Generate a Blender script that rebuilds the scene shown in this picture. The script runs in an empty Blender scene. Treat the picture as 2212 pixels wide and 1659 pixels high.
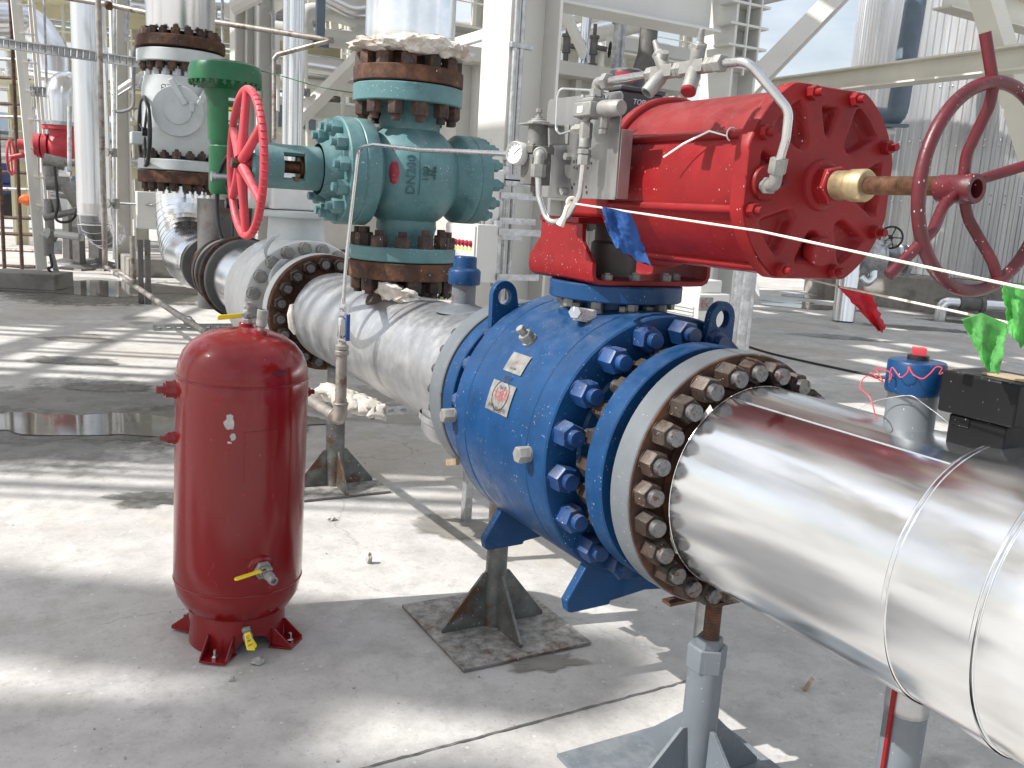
import bpy, bmesh, math, random
from mathutils import Vector as V, Matrix
random.seed(11)
sc = bpy.context.scene
COL = sc.collection
PI = math.pi
# ------------------------------------------------------------------ camera model (measured from the photograph)
CAM = V((0, 0, 1.42))
RM = [[0.8727477779536007, -0.04194418971901366, 0.4863661182955367],
      [-0.4846079921356514, -0.19459965668721563, 0.8528106868323533],
      [0.0588762264017066, -0.9799855399780312, -0.19016290752578907]]
FPX = 1950.0


def _ray(px, py):
    c = ((px - 1106.0) / FPX, (py - 829.5) / FPX, 1.0)
    return V([sum(RM[i][k] * c[k] for k in range(3)) for i in range(3)])


def pt(px, py, d):
    return CAM + _ray(px, py) * d


def onx(px, py, x):
    r = _ray(px, py)
    return CAM + r * (x / r.x)


def ony(px, py, y):
    r = _ray(px, py)
    return CAM + r * (y / r.y)


def onz(px, py, z=0.0):
    r = _ray(px, py)
    return CAM + r * ((z - CAM.z) / r.z)


AX, AZ = 1.423, 0.846          # axis of the main pipe, which runs along Y
SUN = V((-1, .22, .97)).normalized()


# ------------------------------------------------------------------ materials
def _n(nt, t, **kw):
    n = nt.nodes.new(t)
    for k, v in kw.items():
        setattr(n, k, v)
    return n


def mat(name, color, rough=.5, metal=0., var=.12, vscale=6., c2=None, c2amt=.0, c2scale=3., speck=0., spscale=95.,
        spcol=(.78, .77, .74), bump=0., bscale=40., dent=0., dscale=4., stretch=(1, 1, 1), rvar=.1, dust=0., coat=0., scratch=0., ivar=0., trans=0., spec=None):
    m = bpy.data.materials.new(name)
    m.use_nodes = True
    nt = m.node_tree
    L = nt.links.new
    b = nt.nodes['Principled BSDF']
    tc = _n(nt, 'ShaderNodeTexCoord')
    oi = _n(nt, 'ShaderNodeObjectInfo')
    mul = _n(nt, 'ShaderNodeMath', operation='MULTIPLY')
    mul.inputs[1].default_value = 37.
    L(oi.outputs['Random'], mul.inputs[0])
    add = _n(nt, 'ShaderNodeVectorMath', operation='ADD')
    L(tc.outputs['Object'], add.inputs[0])
    L(mul.outputs[0], add.inputs[1])
    mp = _n(nt, 'ShaderNodeMapping')
    mp.inputs['Scale'].default_value = stretch
    L(add.outputs[0], mp.inputs[0])
    P = mp.outputs[0]

    def noise(scale, detail=4., rough_=.6, src=P):
        n = _n(nt, 'ShaderNodeTexNoise')
        n.inputs['Scale'].default_value = scale
        n.inputs['Detail'].default_value = detail
        n.inputs['Roughness'].default_value = rough_
        L(src, n.inputs['Vector'])
        return n.outputs['Fac']

    def mrange(src, a, b_, c, d):
        n = _n(nt, 'ShaderNodeMapRange')
        n.inputs[1].default_value = a
        n.inputs[2].default_value = b_
        n.inputs[3].default_value = c
        n.inputs[4].default_value = d
        L(src, n.inputs[0])
        return n.outputs[0]

    def mix(fac, a, bb):
        n = _n(nt, 'ShaderNodeMix', data_type='RGBA')
        for i, s in ((0, fac), (6, a), (7, bb)):
            if hasattr(s, 'is_output'):
                L(s, n.inputs[i])
            elif i == 0:
                n.inputs[i].default_value = s
            else:
                n.inputs[i].default_value = (*s, 1)
        return n.outputs[2]

    n1 = noise(vscale)
    lo = [max(0, c * (1 - var * 1.6)) for c in color]
    hi = [min(1, c * (1 + var * 1.2)) for c in color]
    c = mix(mrange(n1, .3, .7, 0, 1), lo, hi)
    if c2 is not None:
        t = .5 + (.5 - c2amt) * .35
        c = mix(mrange(noise(c2scale, 8., .65), t - .04, t + .05, 0, 1), c, c2)
    if scratch:
        ms = _n(nt, 'ShaderNodeMapping')
        ms.inputs['Scale'].default_value = (60, 60, 3)
        ms.inputs['Rotation'].default_value = (.5, .3, .2)
        L(add.outputs[0], ms.inputs[0])
        c = mix(mrange(noise(1., 2., .5, ms.outputs[0]), .70, .76, 0, scratch), c, spcol)
    rough_socket = mrange(noise(vscale * 2.3), .3, .7, max(.02, rough - rvar), min(1, rough + rvar))
    if dust:
        g = _n(nt, 'ShaderNodeNewGeometry')
        sx = _n(nt, 'ShaderNodeSeparateXYZ')
        L(g.outputs['Normal'], sx.inputs[0])
        up = mrange(sx.outputs[2], .35, .95, 0, 1)
        nd = mrange(noise(23., 6., .7), .38, .66, 0, dust)
        mu = _n(nt, 'ShaderNodeMath', operation='MULTIPLY')
        L(up, mu.inputs[0])
        L(nd, mu.inputs[1])
        c = mix(mu.outputs[0], c, (.62, .60, .56))
    if speck:
        mv = _n(nt, 'ShaderNodeMapping')
        mv.inputs['Scale'].default_value = (1, 1, .55)
        L(add.outputs[0], mv.inputs[0])
        vo = _n(nt, 'ShaderNodeTexVoronoi')
        vo.inputs['Scale'].default_value = spscale
        L(mv.outputs[0], vo.inputs['Vector'])
        sr = _n(nt, 'ShaderNodeSeparateColor')
        L(vo.outputs['Color'], sr.inputs[0])
        pw_ = _n(nt, 'ShaderNodeMath', operation='POWER')
        L(sr.outputs[1], pw_.inputs[0])
        pw_.inputs[1].default_value = 3.
        rad = _n(nt, 'ShaderNodeMath', operation='MULTIPLY_ADD')
        L(pw_.outputs[0], rad.inputs[0])
        rad.inputs[1].default_value = .24
        rad.inputs[2].default_value = .06
        dv_ = _n(nt, 'ShaderNodeMath', operation='DIVIDE')
        L(vo.outputs['Distance'], dv_.inputs[0])
        L(rad.outputs[0], dv_.inputs[1])
        d = mrange(dv_.outputs[0], .75, 1.1, 1, 0)
        pick = mrange(sr.outputs[0], 1 - speck, 1 - speck + .01, 0, .85)
        mu = _n(nt, 'ShaderNodeMath', operation='MULTIPLY')
        L(d, mu.inputs[0])
        L(pick, mu.inputs[1])
        m2 = _n(nt, 'ShaderNodeMath', operation='MULTIPLY')
        L(mu.outputs[0], m2.inputs[0])
        L(mrange(noise(6., 3., .6, add.outputs[0]), .40, .60, .10, 1.), m2.inputs[1])
        c = mix(m2.outputs[0], c, spcol)
    if ivar:
        hs = _n(nt, 'ShaderNodeHueSaturation')
        L(mrange(oi.outputs['Random'], 0, 1, 1 - ivar, 1 + ivar), hs.inputs['Value'])
        L(c, hs.inputs['Color'])
        c = hs.outputs[0]
    L(c, b.inputs['Base Color'])
    L(rough_socket, b.inputs['Roughness'])
    b.inputs['Metallic'].default_value = metal
    if spec is not None:
        b.inputs['Specular IOR Level'].default_value = spec
    if coat:
        b.inputs['Coat Weight'].default_value = coat
        b.inputs['Coat Roughness'].default_value = .12
    if bump or dent:
        prev = None
        for amt, s, dist in ((bump, bscale, .004), (dent, dscale, .06)):
            if amt:
                bp = _n(nt, 'ShaderNodeBump')
                bp.inputs['Strength'].default_value = amt
                bp.inputs['Distance'].default_value = dist
                L(noise(s, 3. if s < 20 else 6.), bp.inputs['Height'])
                if prev:
                    L(prev, bp.inputs['Normal'])
                prev = bp.outputs[0]
        L(prev, b.inputs['Normal'])
    if trans:
        tl = _n(nt, 'ShaderNodeBsdfTranslucent')
        ms_ = _n(nt, 'ShaderNodeMixShader')
        ms_.inputs[0].default_value = trans
        L(c, tl.inputs['Color'])
        L(b.outputs[0], ms_.inputs[1])
        L(tl.outputs[0], ms_.inputs[2])
        L(ms_.outputs[0], nt.nodes['Material Output'].inputs['Surface'])
    return m


M = {}
M['alu'] = mat('polished_aluminium', (.80, .81, .82), .185, .98, var=.06, vscale=9, stretch=(1, .22, 1), dent=.075, dscale=4., bump=.016, bscale=26, rvar=.07, speck=.05, spscale=260, scratch=.25, spcol=(.88, .88, .88))
M['alu_dull'] = mat('scuffed_aluminium', (.46, .465, .475), .42, .80, var=.10, vscale=10, dent=.08, dscale=6, bump=.06, bscale=45, rvar=.1, scratch=.35, spcol=(.85, .85, .85))
M['alu_far'] = mat('weathered_aluminium', (.74, .75, .77), .22, 1., var=.04, vscale=3, stretch=(1, 1, .3), dent=.03, dscale=3, rvar=.05)
M['traysteel'] = mat('weathered_tray_steel', (.25, .255, .26), .5, .6, var=.15, vscale=9)
M['tealcast'] = mat('grimy_cast_letters', (.030, .095, .105), .5, var=.2, vscale=30, dust=.4)
M['blue'] = mat('blue_valve_paint', (.0050, .046, .135), .38, var=.14, vscale=9, speck=.28, spscale=280, bump=.05, bscale=70, dust=.06, spec=.28, c2=(.018, .06, .15), c2amt=.15, c2scale=6)
M['red'] = mat('red_actuator_paint', (.225, .0105, .0125), .42, var=.16, vscale=7, speck=.14, spscale=280, bump=.06, bscale=80, dust=.07, spec=.25)
M['tankred'] = mat('dark_red_tank_paint', (.205, .0090, .0110), .20, var=.12, vscale=4, speck=.06, spscale=160, spcol=(.45, .12, .11), bump=.03, bscale=60, coat=.28, spec=.3, scratch=.10, stretch=(1, 1, .22), rvar=.12)
M['maroon'] = mat('maroon_wheel_paint', (.095, .0075, .013), .42, var=.2, vscale=14, speck=.40, spscale=230, bump=.15, bscale=120, c2=(.07, .02, .018), c2amt=.15, c2scale=12)
M['wheelred'] = mat('bright_red_wheel_paint', (.50, .042, .058), .5, var=.12, vscale=9, speck=.15, spscale=220, dust=.2, scratch=.12)
M['teal'] = mat('teal_valve_paint', (.084, .190, .198), .47, var=.14, vscale=8, speck=.45, spscale=200, bump=.08, bscale=60, dust=.22, c2=(.05, .13, .14), c2amt=.2, c2scale=5)
M['green'] = mat('dark_green_paint', (.006, .10, .035), .35, var=.12, speck=.03, dust=.15)
M['greypaint'] = mat('light_grey_valve_paint', (.47, .50, .50), .45, var=.08, speck=.05, dust=.2)
M['whitevalve'] = mat('off_white_valve_paint', (.62, .62, .60), .42, var=.08, dust=.2)
M['flangegrey'] = mat('grey_flange_paint', (.125, .14, .152), .5, var=.10, speck=.20, spscale=280, c2=(.10, .045, .03), c2amt=.03, c2scale=18, bump=.1)
M['rust'] = mat('brown_rust', (.105, .046, .024), .85, var=.45, vscale=16, c2=(.055, .026, .018), c2amt=.5, c2scale=9, speck=.12, spscale=130, bump=.5, bscale=90)
M['rustdark'] = mat('dark_rusty_steel', (.050, .034, .027), .75, var=.4, vscale=20, c2=(.11, .05, .03), c2amt=.4, c2scale=22, speck=.10, spscale=140, bump=.3, bscale=100, ivar=.35)
M['nut'] = mat('grimy_bolt_steel', (.075, .058, .046), .55, .4, var=.45, vscale=30, c2=(.05, .028, .019), c2amt=.5, c2scale=30, speck=.25, spscale=250, bump=.3, bscale=150, dust=.18, ivar=.35)
M['studend'] = mat('bare_stud_end', (.20, .20, .205), .45, .7, var=.35, vscale=60, c2=(.12, .06, .04), c2amt=.3, c2scale=60)
M['bluenut'] = mat('blue_painted_nut', (.0065, .040, .135), .4, var=.2, vscale=30, speck=.16, spscale=300, dust=.16, ivar=.25, c2=(.03, .035, .05), c2amt=.15, c2scale=25)
M['steel'] = mat('stainless_steel', (.62, .62, .61), .25, 1., var=.08, vscale=20, rvar=.08)
M['plate'] = mat('dull_stainless_plate', (.36, .355, .345), .42, .85, var=.08, vscale=12, speck=.40, spscale=110, spcol=(.8, .79, .77), stretch=(1, 1, .35))
M['cast'] = mat('dusty_cast_fittings', (.27, .265, .25), .55, .35, var=.15, vscale=30, speck=.15, spscale=220, bump=.15, bscale=120, dust=.25)
M['grime'] = mat('dark_grey_regulator', (.13, .125, .115), .6, .2, var=.2, vscale=30, speck=.15, spscale=160, dust=.5)
M['brass'] = mat('dull_brass', (.42, .33, .19), .5, .6, var=.2, vscale=40, speck=.2, spscale=180)
M['rod'] = mat('rusty_thread', (.17, .085, .045), .55, .5, var=.35, vscale=40, speck=.12, spscale=200)
M['white'] = mat('cream_white_steel_paint', (.66, .645, .60), .45, var=.05, vscale=2, dust=.1, c2=(.46, .36, .26), c2amt=-.02, c2scale=3.5, scratch=.12, spcol=(.45, .40, .33))
M['whitegrey'] = mat('pale_grey_steel_paint', (.60, .60, .57), .5, var=.05, vscale=2)
M['cream'] = mat('cream_steel_paint', (.64, .62, .54), .5, var=.06, vscale=2)
M['yellowsteel'] = mat('haze_pale_yellow_paint', (.64, .60, .42), .5, var=.06, vscale=2)  # yellow lightened in the colour to stand in for bright, hazy distance
M['galv'] = mat('galvanised_steel', (.50, .51, .52), .42, .75, var=.16, vscale=18, c2=(.38, .38, .38), c2amt=.4, c2scale=12)
M['galvrusty'] = mat('stained_galvanised_pipe', (.34, .31, .28), .5, .6, var=.2, vscale=14, c2=(.17, .11, .08), c2amt=.3, c2scale=9)
M['support'] = mat('scuffed_support_steel', (.16, .165, .155), .5, .55, var=.3, vscale=12, c2=(.12, .065, .04), c2amt=.38, c2scale=5, speck=.40, spscale=140, bump=.15, dust=.5)
M['supportgrey'] = mat('blue_grey_support_paint', (.135, .155, .175), .45, var=.10, vscale=6, speck=.14, spscale=220, dust=.15, scratch=.1)
M['supportplate'] = mat('dusty_base_plate', (.21, .20, .185), .65, .25, var=.25, vscale=9, c2=(.12, .075, .05), c2amt=.3, c2scale=6, speck=.4, spscale=140, bump=.15, dust=.75)
M['black'] = mat('black_plastic', (.009, .009, .010), .42, var=.2, speck=.5, spscale=210, spcol=(.5, .5, .48), stretch=(1, 1, .4), dust=.05, spec=.15)
M['blackpaint'] = mat('black_wheel_paint', (.012, .012, .014), .35, var=.2, speck=.05)
M['topbox'] = mat('charcoal_switch_box', (.035, .037, .042), .45, var=.12, speck=.2, spscale=120, dust=.4)
M['yellow'] = mat('yellow_vinyl_handle', (.78, .58, .015), .4, var=.06, speck=.02)
M['bluehandle'] = mat('blue_vinyl_handle', (.02, .06, .24), .4, var=.1, speck=.1)
M['wool'] = mat('mineral_wool', (.62, .58, .52), .95, var=.18, vscale=18, c2=(.45, .38, .32), c2amt=.3, c2scale=8, bump=.9, bscale=60)
M['tape'] = mat('off_white_cord', (.70, .66, .56), .8, var=.12, vscale=60, speck=.02, bump=.3)
M['flagblue'] = mat('blue_flag_cloth', (.025, .10, .33), .75, var=.2, vscale=25, trans=.35, bump=.25, bscale=200)
M['flagred'] = mat('red_flag_cloth', (.80, .085, .115), .7, var=.2, vscale=25, trans=.6, bump=.25, bscale=200)
M['flaggreen'] = mat('green_flag_cloth', (.20, .60, .18), .7, var=.25, vscale=25, trans=.6, bump=.25, bscale=200)
M['redwire'] = mat('red_wire', (.55, .05, .06), .5, var=.1)
M['darkcable'] = mat('black_cable', (.02, .02, .022), .6, var=.1)
M['clearred'] = mat('red_indicator_dome', (.35, .02, .04), .2, var=.1, speck=.05)
M['cabinet'] = mat('cabinet_enamel', (.64, .63, .59), .5, var=.04, vscale=3)
M['label'] = mat('printed_card', (.80, .79, .76), .6, var=.03)
M['inkred'] = mat('red_ink', (.34, .07, .07), .6, var=.05)
M['inkdark'] = mat('dark_ink', (.03, .03, .035), .6, var=.05)
M['inkwhite'] = mat('white_ink', (.78, .78, .76), .6, var=.05)
M['foil'] = mat('metal_nameplate', (.27, .265, .25), .5, .5, var=.2, vscale=40, speck=.4, spscale=200)
M['corr'] = mat('corrugated_tank_cladding', (.54, .55, .57), .34, .85, var=.16, vscale=.9, stretch=(3, 3, .25), c2=(.52, .52, .52), c2amt=.4, c2scale=1.1, rvar=.1)
M['bluegrey'] = mat('blue_grey_pipe_paint', (.10, .14, .18), .45, var=.08)
M['plinth'] = mat('stained_plinth_concrete', (.27, .255, .235), .9, var=.2, vscale=3, c2=(.16, .15, .135), c2amt=.35, c2scale=1.5, bump=.3, bscale=30)
M['darksteel'] = mat('dark_primer_steel', (.135, .13, .125), .6, .2, var=.15, vscale=6, c2=(.10, .07, .05), c2amt=.2, c2scale=5)
M['gauge'] = mat('gauge_face', (.80, .80, .78), .4, var=.03)
M['stone'] = mat('broken_concrete', (.40, .385, .36), .9, var=.2, vscale=30, bump=.4, bscale=90)
M['wood'] = mat('raw_wood', (.38, .29, .19), .8, var=.2, vscale=20)
M['clearplastic'] = mat('pale_plastic_strip', (.62, .65, .66), .3, var=.1, vscale=9, bump=.2, bscale=30)
M['skid'] = mat('haze_pale_beige_paint', (.52, .51, .47), .5, var=.08, vscale=2)  # beige made paler here in place of sunlit haze over far things
M['farwall'] = mat('pale_building_cladding', (.55, .55, .52), .6, var=.06, vscale=.6)
M['navy'] = mat('navy_machine_paint', (.03, .055, .15), .5, var=.1)
M['leaf'] = mat('green_cable_sheath', (.22, .42, .06), .5, var=.2)
M['orange'] = mat('orange_cap', (.75, .16, .03), .5, var=.1)


# ------------------------------------------------------------------ mesh builder
def frame(axis):
    w = V(axis).normalized()
    a = V((0, 0, 1)) if abs(w.z) < .95 else V((1, 0, 0))
    u = a.cross(w).normalized()
    return u, w.cross(u), w


class MB:
    def __init__(self):
        self.bm = bmesh.new()

    def face(self, vs):
        try:
            self.bm.faces.new(vs)
        except ValueError:
            pass

    def v(self, p):
        return self.bm.verts.new(V(p))

    def box(self, c, s, R=None):
        c = V(c)
        o = []
        for dz in (-.5, .5):
            for dx, dy in ((-.5, -.5), (.5, -.5), (.5, .5), (-.5, .5)):
                q = V((dx * s[0], dy * s[1], dz * s[2]))
                if R is not None:
                    q = R @ q
                o.append(self.v(c + q))
        for f in ((3, 2, 1, 0), (4, 5, 6, 7), (0, 1, 5, 4), (1, 2, 6, 5), (2, 3, 7, 6), (3, 0, 4, 7)):
            self.face([o[i] for i in f])
        return self

    def bx(self, a, b):
        a, b = V(a), V(b)
        return self.box((a + b) / 2, (abs(b.x - a.x), abs(b.y - a.y), abs(b.z - a.z)))

    def bar(self, a, b, w, h, up=(0, 0, 1)):
        a, b = V(a), V(b)
        d = (b - a)
        y = d.normalized()
        x = y.cross(V(up))
        x = x.normalized() if x.length > 1e-4 else V((1, 0, 0))
        z = x.cross(y)
        R = Matrix((x, y, z)).transposed()
        return self.box((a + b) / 2, (w, d.length, h), R)

    def lathe(self, o, axis, prof, n=48, jitter=None, u0=None):
        """prof = list of (radius, t along the axis)."""
        u, v_, w = frame(axis)
        if u0 is not None:
            u = (V(u0) - w * V(u0).dot(w)).normalized()
            v_ = w.cross(u)
        o = V(o)
        rings = []
        for k, (r, t) in enumerate(prof):
            if r <= 1e-6:
                rings.append([self.v(o + w * t)])
            else:
                rg = []
                for i in range(n):
                    a = 2 * PI * i / n
                    rr = r + (jitter(a, t) if jitter else 0)
                    rg.append(self.v(o + w * t + (u * math.cos(a) + v_ * math.sin(a)) * rr))
                rings.append(rg)
        for a, b in zip(rings, rings[1:]):
            if len(a) == 1 and len(b) == 1:
                continue
            for i in range(n):
                j = (i + 1) % n
                if len(a) == 1:
                    self.face((a[0], b[j], b[i]))
                elif len(b) == 1:
                    self.face((a[i], a[j], b[0]))
                else:
                    self.face((a[i], a[j], b[j], b[i]))
        return self

    def cyl(self, a, b, r, n=20, r2=None):
        a, b = V(a), V(b)
        h = (b - a).length
        return self.lathe(a, b - a, [(0, 0), (r, 0), (r if r2 is None else r2, h), (0, h)], n)

    def pipe(self, a, b, r, ri, n=32):
        a, b = V(a), V(b)
        h = (b - a).length
        return self.lathe(a, b - a, [(ri, 0), (r, 0), (r, h), (ri, h), (ri, 0)], n)

    def tube(self, pts, r, n=10, closed=False, caps=True, flat=None):
        pts = [V(p) for p in pts]
        N = len(pts)
        T = []
        for i in range(N):
            if closed:
                t = pts[(i + 1) % N] - pts[i - 1]
            else:
                t = pts[min(i + 1, N - 1)] - pts[max(i - 1, 0)]
            T.append(t.normalized())
        u = frame(T[0])[0]
        rings = []
        for i in range(N):
            u = (u - T[i] * u.dot(T[i])).normalized()
            w = T[i].cross(u)
            rr = r[i] if isinstance(r, (list, tuple)) else r
            rings.append([self.v(pts[i] + (u * math.cos(2 * PI * k / n) + w * math.sin(2 * PI * k / n)) * rr) for k in range(n)])
        m = N if closed else N - 1
        for i in range(m):
            a, b = rings[i], rings[(i + 1) % N]
            for k in range(n):
                self.face((a[k], a[(k + 1) % n], b[(k + 1) % n], b[k]))
        if caps and not closed:
            self.face(list(reversed(rings[0])))
            self.face(rings[-1])
        return self

    def torus(self, c, axis, R, r, n=56, m=12):
        u, v_, w = frame(axis)
        return self.tube([V(c) + (u * math.cos(2 * PI * i / n) + v_ * math.sin(2 * PI * i / n)) * R for i in range(n)], r, m, closed=True)

    def hexa(self, a, b, af, n=6, rot=0., cham=.12):
        a, b = V(a), V(b)
        u, v_, w = frame(b - a)
        h = (b - a).length
        R = af / 2 / math.cos(PI / n)
        rings = []
        for rr, t in ((R, 0), (R, h * (1 - cham)), (R * .9, h)):
            rings.append([self.v(a + w * t + (u * math.cos(2 * PI * i / n + rot) + v_ * math.sin(2 * PI * i / n + rot)) * rr) for i in range(n)])
        for p, q in zip(rings, rings[1:]):
            for i in range(n):
                self.face((p[i], p[(i + 1) % n], q[(i + 1) % n], q[i]))
        self.face(list(reversed(rings[0])))
        self.face(rings[-1])
        return self

    def prism(self, poly, thick):
        """poly = 3-D points of one face, thick = extrusion vector."""
        t = V(thick)
        a = [self.v(p) for p in poly]
        b = [self.v(V(p) + t) for p in poly]
        self.face(list(reversed(a)))
        self.face(b)
        n = len(a)
        for i in range(n):
            self.face((a[i], a[(i + 1) % n], b[(i + 1) % n], b[i]))
        return self

    def plate_hole(self, outer, inner, thick):
        t = V(thick)
        n = len(outer)
        oa = [self.v(p) for p in outer]
        ia = [self.v(p) for p in inner]
        ob = [self.v(V(p) + t) for p in outer]
        ib = [self.v(V(p) + t) for p in inner]
        for i in range(n):
            j = (i + 1) % n
            self.face((oa[j], oa[i], ia[i], ia[j]))
            self.face((ob[i], ob[j], ib[j], ib[i]))
            self.face((oa[i], oa[j], ob[j], ob[i]))
            self.face((ia[j], ia[i], ib[i], ib[j]))
        return self

    def blob(self, c, rad, sub=2, amp=.25, seed=0, sc_=3.):
        rnd = random.Random(seed)
        off = V((rnd.random() * 9, rnd.random() * 9, rnd.random() * 9))
        from mathutils import noise as nz
        t = bmesh.new()
        bmesh.ops.create_icosphere(t, subdivisions=sub, radius=1.)
        mp = {}
        for v_ in t.verts:
            k = 1 + amp * (nz.noise(v_.co * sc_ * .5 + off) * 1.3 + .6 * nz.noise(v_.co * sc_ * 1.7 + off))
            mp[v_.index] = self.v(V(c) + V((v_.co.x * rad[0], v_.co.y * rad[1], v_.co.z * rad[2])) * k)
        for f in t.faces:
            self.face([mp[v_.index] for v_ in f.verts])
        t.free()
        return self

    def grid(self, fn, nu, nv, thick=None):
        g = [[self.v(fn(i / nu, j / nv)) for j in range(nv + 1)] for i in range(nu + 1)]
        for i in range(nu):
            for j in range(nv):
                self.face((g[i][j], g[i + 1][j], g[i + 1][j + 1], g[i][j + 1]))
        return self


def obj(name, mb, material, parent=None, bevel=0., angle=38, solid=0., kind=None, flat=False):
    me = bpy.data.meshes.new(name)
    bm = mb.bm
    bmesh.ops.recalc_face_normals(bm, faces=bm.faces)
    if parent is not None:
        off = parent.get('_o')
        o_ = V(off) if off is not None else V((0, 0, 0))
        bmesh.ops.translate(bm, verts=bm.verts, vec=-o_)
    bm.to_mesh(me)
    bm.free()
    if not flat:
        for p in me.polygons:
            p.use_smooth = True
        me.set_sharp_from_angle(angle=math.radians(angle))
    me.materials.append(M[material] if isinstance(material, str) else material)
    o = bpy.data.objects.new(name, me)
    COL.objects.link(o)
    if parent is not None:
        o.parent = parent
        o['_o'] = parent['_o']
    else:
        o['_o'] = (0., 0., 0.)
    if solid:
        s = o.modifiers.new('thickness', 'SOLIDIFY')
        s.thickness = solid
        s.offset = 0
    if bevel:
        b = o.modifiers.new('bevel', 'BEVEL')
        b.width = bevel
        b.segments = 2
        b.limit_method = 'ANGLE'
        b.angle_limit = math.radians(32)
        b.harden_normals = False
    if kind:
        o['kind'] = kind
    return o


def thing(name, label, cat, loc, group=None):
    o = bpy.data.objects.new(name, None)
    o.empty_display_size = .1
    COL.objects.link(o)
    o.location = V(loc)
    o['_o'] = tuple(V(loc))
    o['label'] = label
    o['category'] = cat
    o['kind'] = 'thing'
    if group:
        o['group'] = group
    return o


def tag(o, label, cat, group=None, kind=None):
    o['label'] = label
    o['category'] = cat
    if group:
        o['group'] = group
    o['kind'] = kind or 'thing'
    return o


def dup(root, delta, label, rotz=0.):
    """copy of a thing and its parts, moved by delta."""
    r = root.copy()
    COL.objects.link(r)
    r.location = root.location + V(delta)
    r.rotation_euler[2] = root.rotation_euler[2] + rotz
    r['label'] = label
    for ch in root.children:
        c = ch.copy()
        COL.objects.link(c)
        c.parent = r
        for g in ch.children:
            d = g.copy()
            COL.objects.link(d)
            d.parent = c
    return r


_bolts = {}


def bolt_mesh(kind, af, h, stud, sd, m1):
    """nut standing on z=0 with a stud end sticking out."""
    key = (kind, af, h, stud, sd)
    if key in _bolts:
        return _bolts[key]
    mb = MB()
    mb.cyl((0, 0, -.002), (0, 0, .003), af * .56, 16)
    mb.hexa((0, 0, .003), (0, 0, h), af)
    nf = len(mb.bm.faces)
    mb.cyl((0, 0, h - .001), (0, 0, h + stud), sd / 2, 14)
    if stud > .02:
        for i in range(int(stud / .006)):
            mb.torus((0, 0, h + .004 + i * .006), (0, 0, 1), sd / 2, .0014, 12, 5)
    me = bpy.data.meshes.new(kind)
    bmesh.ops.recalc_face_normals(mb.bm, faces=mb.bm.faces)
    mb.bm.to_mesh(me)
    mb.bm.free()
    for p in me.polygons:
        p.use_smooth = True
    me.set_sharp_from_angle(angle=math.radians(35))
    me.materials.append(M[m1])
    me.materials.append(M['studend'] if m1 == 'nut' else M[m1])
    for i, p in enumerate(me.polygons):
        p.material_index = 1 if i >= nf else 0
    _bolts[key] = me
    return me


def bolts(parent, c, axis, R, n, me, a0=0., name='stud_nut', skip=None, jit=.5):
    u, v_, w = frame(axis)
    off = V(parent['_o'])
    for i in range(n):
        a = a0 + 2 * PI * i / n
        if skip and skip(a):
            continue
        p = V(c) + (u * math.cos(a) + v_ * math.sin(a)) * R
        o = bpy.data.objects.new(name, me)
        COL.objects.link(o)
        o.parent = parent
        o['_o'] = tuple(off)
        o.location = p - off
        rot = Matrix((u, v_, w)).transposed().to_4x4() @ Matrix.Rotation(random.uniform(-jit, jit), 4, 'Z')
        o.rotation_euler = rot.to_euler()
        o.scale = (1, 1, random.uniform(.90, 1.10))


def fillet(pts, r, k=6):
    pts = [V(p) for p in pts]
    out = [pts[0]]
    for i in range(1, len(pts) - 1):
        a, b, c = pts[i - 1], pts[i], pts[i + 1]
        d1, d2 = (a - b), (c - b)
        ang = d1.angle(d2)
        t = min(r / max(math.tan(ang / 2), .05), d1.length * .48, d2.length * .48)
        p0, p1 = b + d1.normalized() * t, b + d2.normalized() * t
        for j in range(k + 1):
            s = j / k
            out.append((1 - s) ** 2 * p0 + 2 * s * (1 - s) * b + s * s * p1)
    out.append(pts[-1])
    return out


def text(name, body, size, o, u, v_, material, parent, ext=.0008, warp=None, align='CENTER'):
    cu = bpy.data.curves.new(name, 'FONT')
    cu.body = body
    cu.size = size
    cu.extrude = ext
    cu.align_x = align
    cu.align_y = 'CENTER'
    cu.resolution_u = 3
    tmp = bpy.data.objects.new(name, cu)
    COL.objects.link(tmp)
    bpy.context.view_layer.update()
    me = bpy.data.meshes.new_from_object(tmp)
    bpy.data.objects.remove(tmp)
    u, v_ = V(u).normalized(), V(v_).normalized()
    w = u.cross(v_)
    off = V(parent['_o'])
    for vt in me.vertices:
        p = V(o) + u * vt.co.x + v_ * vt.co.y + w * vt.co.z
        if warp:
            p = warp(p, vt.co.z)
        vt.co = p - off
    me.materials.append(M[material])
    ob = bpy.data.objects.new(name, me)
    COL.objects.link(ob)
    ob.parent = parent
    ob['_o'] = tuple(off)
    return ob


def flange_prof(r, bore, t0, t1, ch=.004):
    return [(bore, t0), (r - ch, t0), (r, t0 + ch), (r, t1 - ch), (r - ch, t1), (bore, t1), (bore, t0)]


def ibeam(mb, a, b, w, h, tf=.018, tw=.012, up=(0, 0, 1)):
    """I section from a to b: flanges of width w, depth h along up."""
    a, b = V(a), V(b)
    y = (b - a).normalized()
    z = (V(up) - y * V(up).dot(y)).normalized()
    for s in (-1, 1):
        mb.bar(a + z * s * (h - tf) / 2, b + z * s * (h - tf) / 2, w, tf, z)
    mb.bar(a, b, tw, h - 2 * tf, z)
    return mb


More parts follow.
